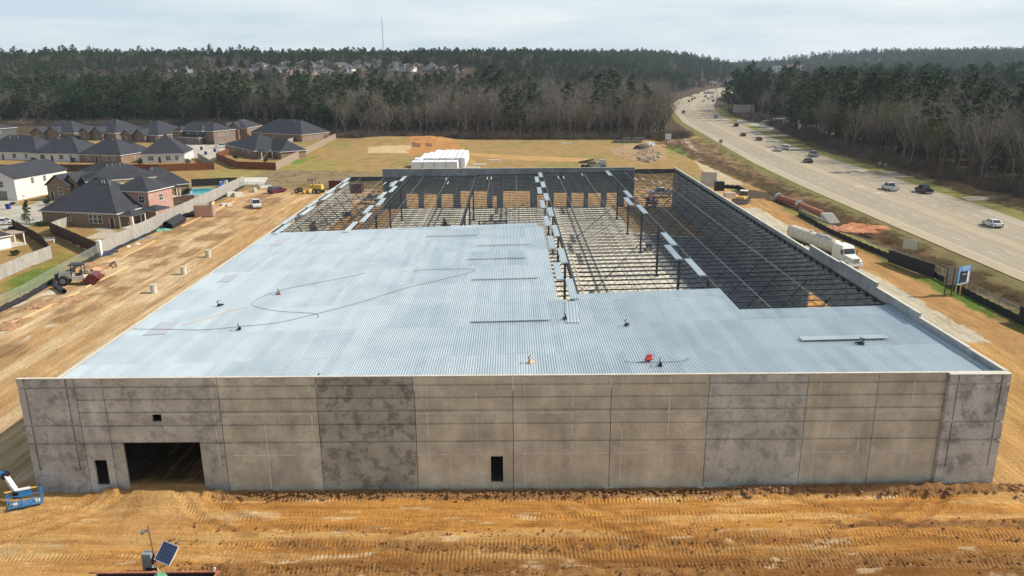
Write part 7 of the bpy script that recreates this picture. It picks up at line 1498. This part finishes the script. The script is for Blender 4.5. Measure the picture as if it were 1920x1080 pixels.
for a, w_, h, mt, lb in ((1453, 17, 9, M_CONCW, 'long pale institutional building on the far right hill'), (1480, 17, 12, M_PINK, 'brick block with white columns at the right end of the hill building')):
    p = GY(a, 133, 1420); t = empty('hill_building', (float(p[0]), 1420, float(p[2])), 0, lb, 'building'); mb = MB(); mb.bx(0, w_*1.0+8, 0, 20, -8, h); mb.build('wall', mt, t)
    for k in range(4): mb = MB(); mb.bx(3+k*5.5, 4.4+k*5.5, -.5, -.02, -2, h*.8); mb.build('column', M_TRIM, t)
    for k in range(4): window(t, 6.2+k*5.3, -.05, h*.2, 2.4, h*.4, lights=(1, 2))
# radio mast on the skyline
YM = 1150; pb = GY(719, 100, YM); pt = GY(717, 28, YM); t = empty('radio_mast', (float(pb[0]), YM, float(pb[2])-12), 0, 'thin lattice radio mast rising above the far tree line', 'mast'); H_ = float(pt[2]-pb[2])+12
for a, b in ((0, .9), (-.8, -.45), (.8, -.45)): mb = MB(); mb.bar((a, b, 0), (a*.35, b*.35, H_*.92), .22); mb.build('leg', M_SILVER, t)
mb = MB(); k = 26
for i in range(k):
    z0, z1 = H_*.92*i/k, H_*.92*(i+1)/k; f0 = 1-.65*i/k
    P3 = [(0, .9), (-.8, -.45), (.8, -.45)]
    for j in range(3): a, b = P3[j], P3[(j+1) % 3]; mb.bar((a[0]*f0, a[1]*f0, z0), (b[0]*f0, b[1]*f0, z1), .13)
tag(mb.build('lattice', M_SILVER, t), kind='stuff'); mb = MB(); mb.tube((0, 0, H_*.92), (0, 0, H_), .12, n=6); mb.build('antenna', M_SILVER, t)
# ------------------------------------------------------------------ shell interior bits
for a, b, w_, d, h, mt, lb in ((602, 418, 3.2, 1.2, 3.8, M_STEEL, 'dark upright bundle leaning by the left wall doorway'), (650, 405, 2.4, 1.6, 1.0, M_BLACK, 'low dark crate on the floor near the back left corner'), (1215, 470, 1.6, 1.2, .6, M_WOODT, 'timber pallet beside a middle right column'), (1216, 465, 1.5, .7, .9, M_STEEL, 'steel trestle near the right column line')):
    x, y = g_(a, b, .6); mb = MB(); mb.bx(-w_/2, w_/2, -d/2, d/2, 0, h*.12); mb.bx(-w_/2+.2, w_/2-.2, -d/2+.1, d/2-.1, h*.121, h); thing1('material_bundle', mb, mt, (x, y, .6), R(20), lb, 'bundle')
r = random.Random(9); mb = MB()
for i in range(160):
    x = r.uniform(66, 80); y = r.uniform(24, 125); vs, fs = blob((x, y, .6), r.uniform(.15, .4), .6, 5, 2, .4, i)
    if abs(x-74.5) < 1 or r.random() < .3: mb.add(vs, fs)
tag(mb.build('footing_spoil', M_LUMBER), 'pale clods scattered in lines on the shaded floor under the right joists', 'spoil', kind='stuff')
# clods along the foot of the front wall
mb = MB(); r = random.Random(11)
for i in range(1500):
    x = r.uniform(15.5, 84); y = -.3-abs(r.gauss(0, .5)); s = r.uniform(.05, .17)*(1.5 if x > 60 else 1); z = .15+.35*(1 if x > 60 else .3)*math.exp(-((y+.75)/.5)**2)
    vs, fs = blob((x, y, z), s, .7, 5, 2, .4, i); mb.add(vs, fs)
for i in range(1300):
    x = r.uniform(14, 110); b_ = r.choice((-7.9, -10.6, -11.3, -6.0)); y = b_+.5*math.sin(x/9)+r.gauss(0, .35); s = r.uniform(.04, .13); vs, fs = blob((x, y, .08), s, .7, 5, 2, .4, i); mb.add(vs, fs)
tag(mb.build('soil_clods', M('dark_wet_soil', (.25, .13, .055), .95, 0, .4, 1, 6)), 'dark soil clods along the wall foot and the tyre tracks', 'clods', kind='stuff')
mb = MB()
for a, b in ((17.1, .0), (56.7, .0), (65.0, .0)): pass
for x in (49.2, 57.2, 65.1): mb = MB(); mb.bx(x-.7, x+.7, -.35, -.02, 0, .22); o = mb.build('footing_pad', M_CONCW, wh)
# ------------------------------------------------------------------ haze
mb = MB(); mb.bx(-2600, 3000, -150, 2460, -40, 100); hz = mb.build('haze', M_BLACK); hz.data.materials.clear()
hm = bpy.data.materials.new('haze_air'); hm.use_nodes = True; t_ = hm.node_tree; t_.nodes.clear(); pv = N(t_, 'ShaderNodeVolumePrincipled'); ou = N(t_, 'ShaderNodeOutputMaterial'); pv.inputs['Color'].default_value = (.70, .85, 1.0, 1); pv.inputs['Density'].default_value = .00008; pv.inputs['Anisotropy'].default_value = .2
t_.links.new(pv.outputs[0], ou.inputs['Volume']); hz.data.materials.append(hm); tag(hz, kind='stuff')
bpy.context.view_layer.update()
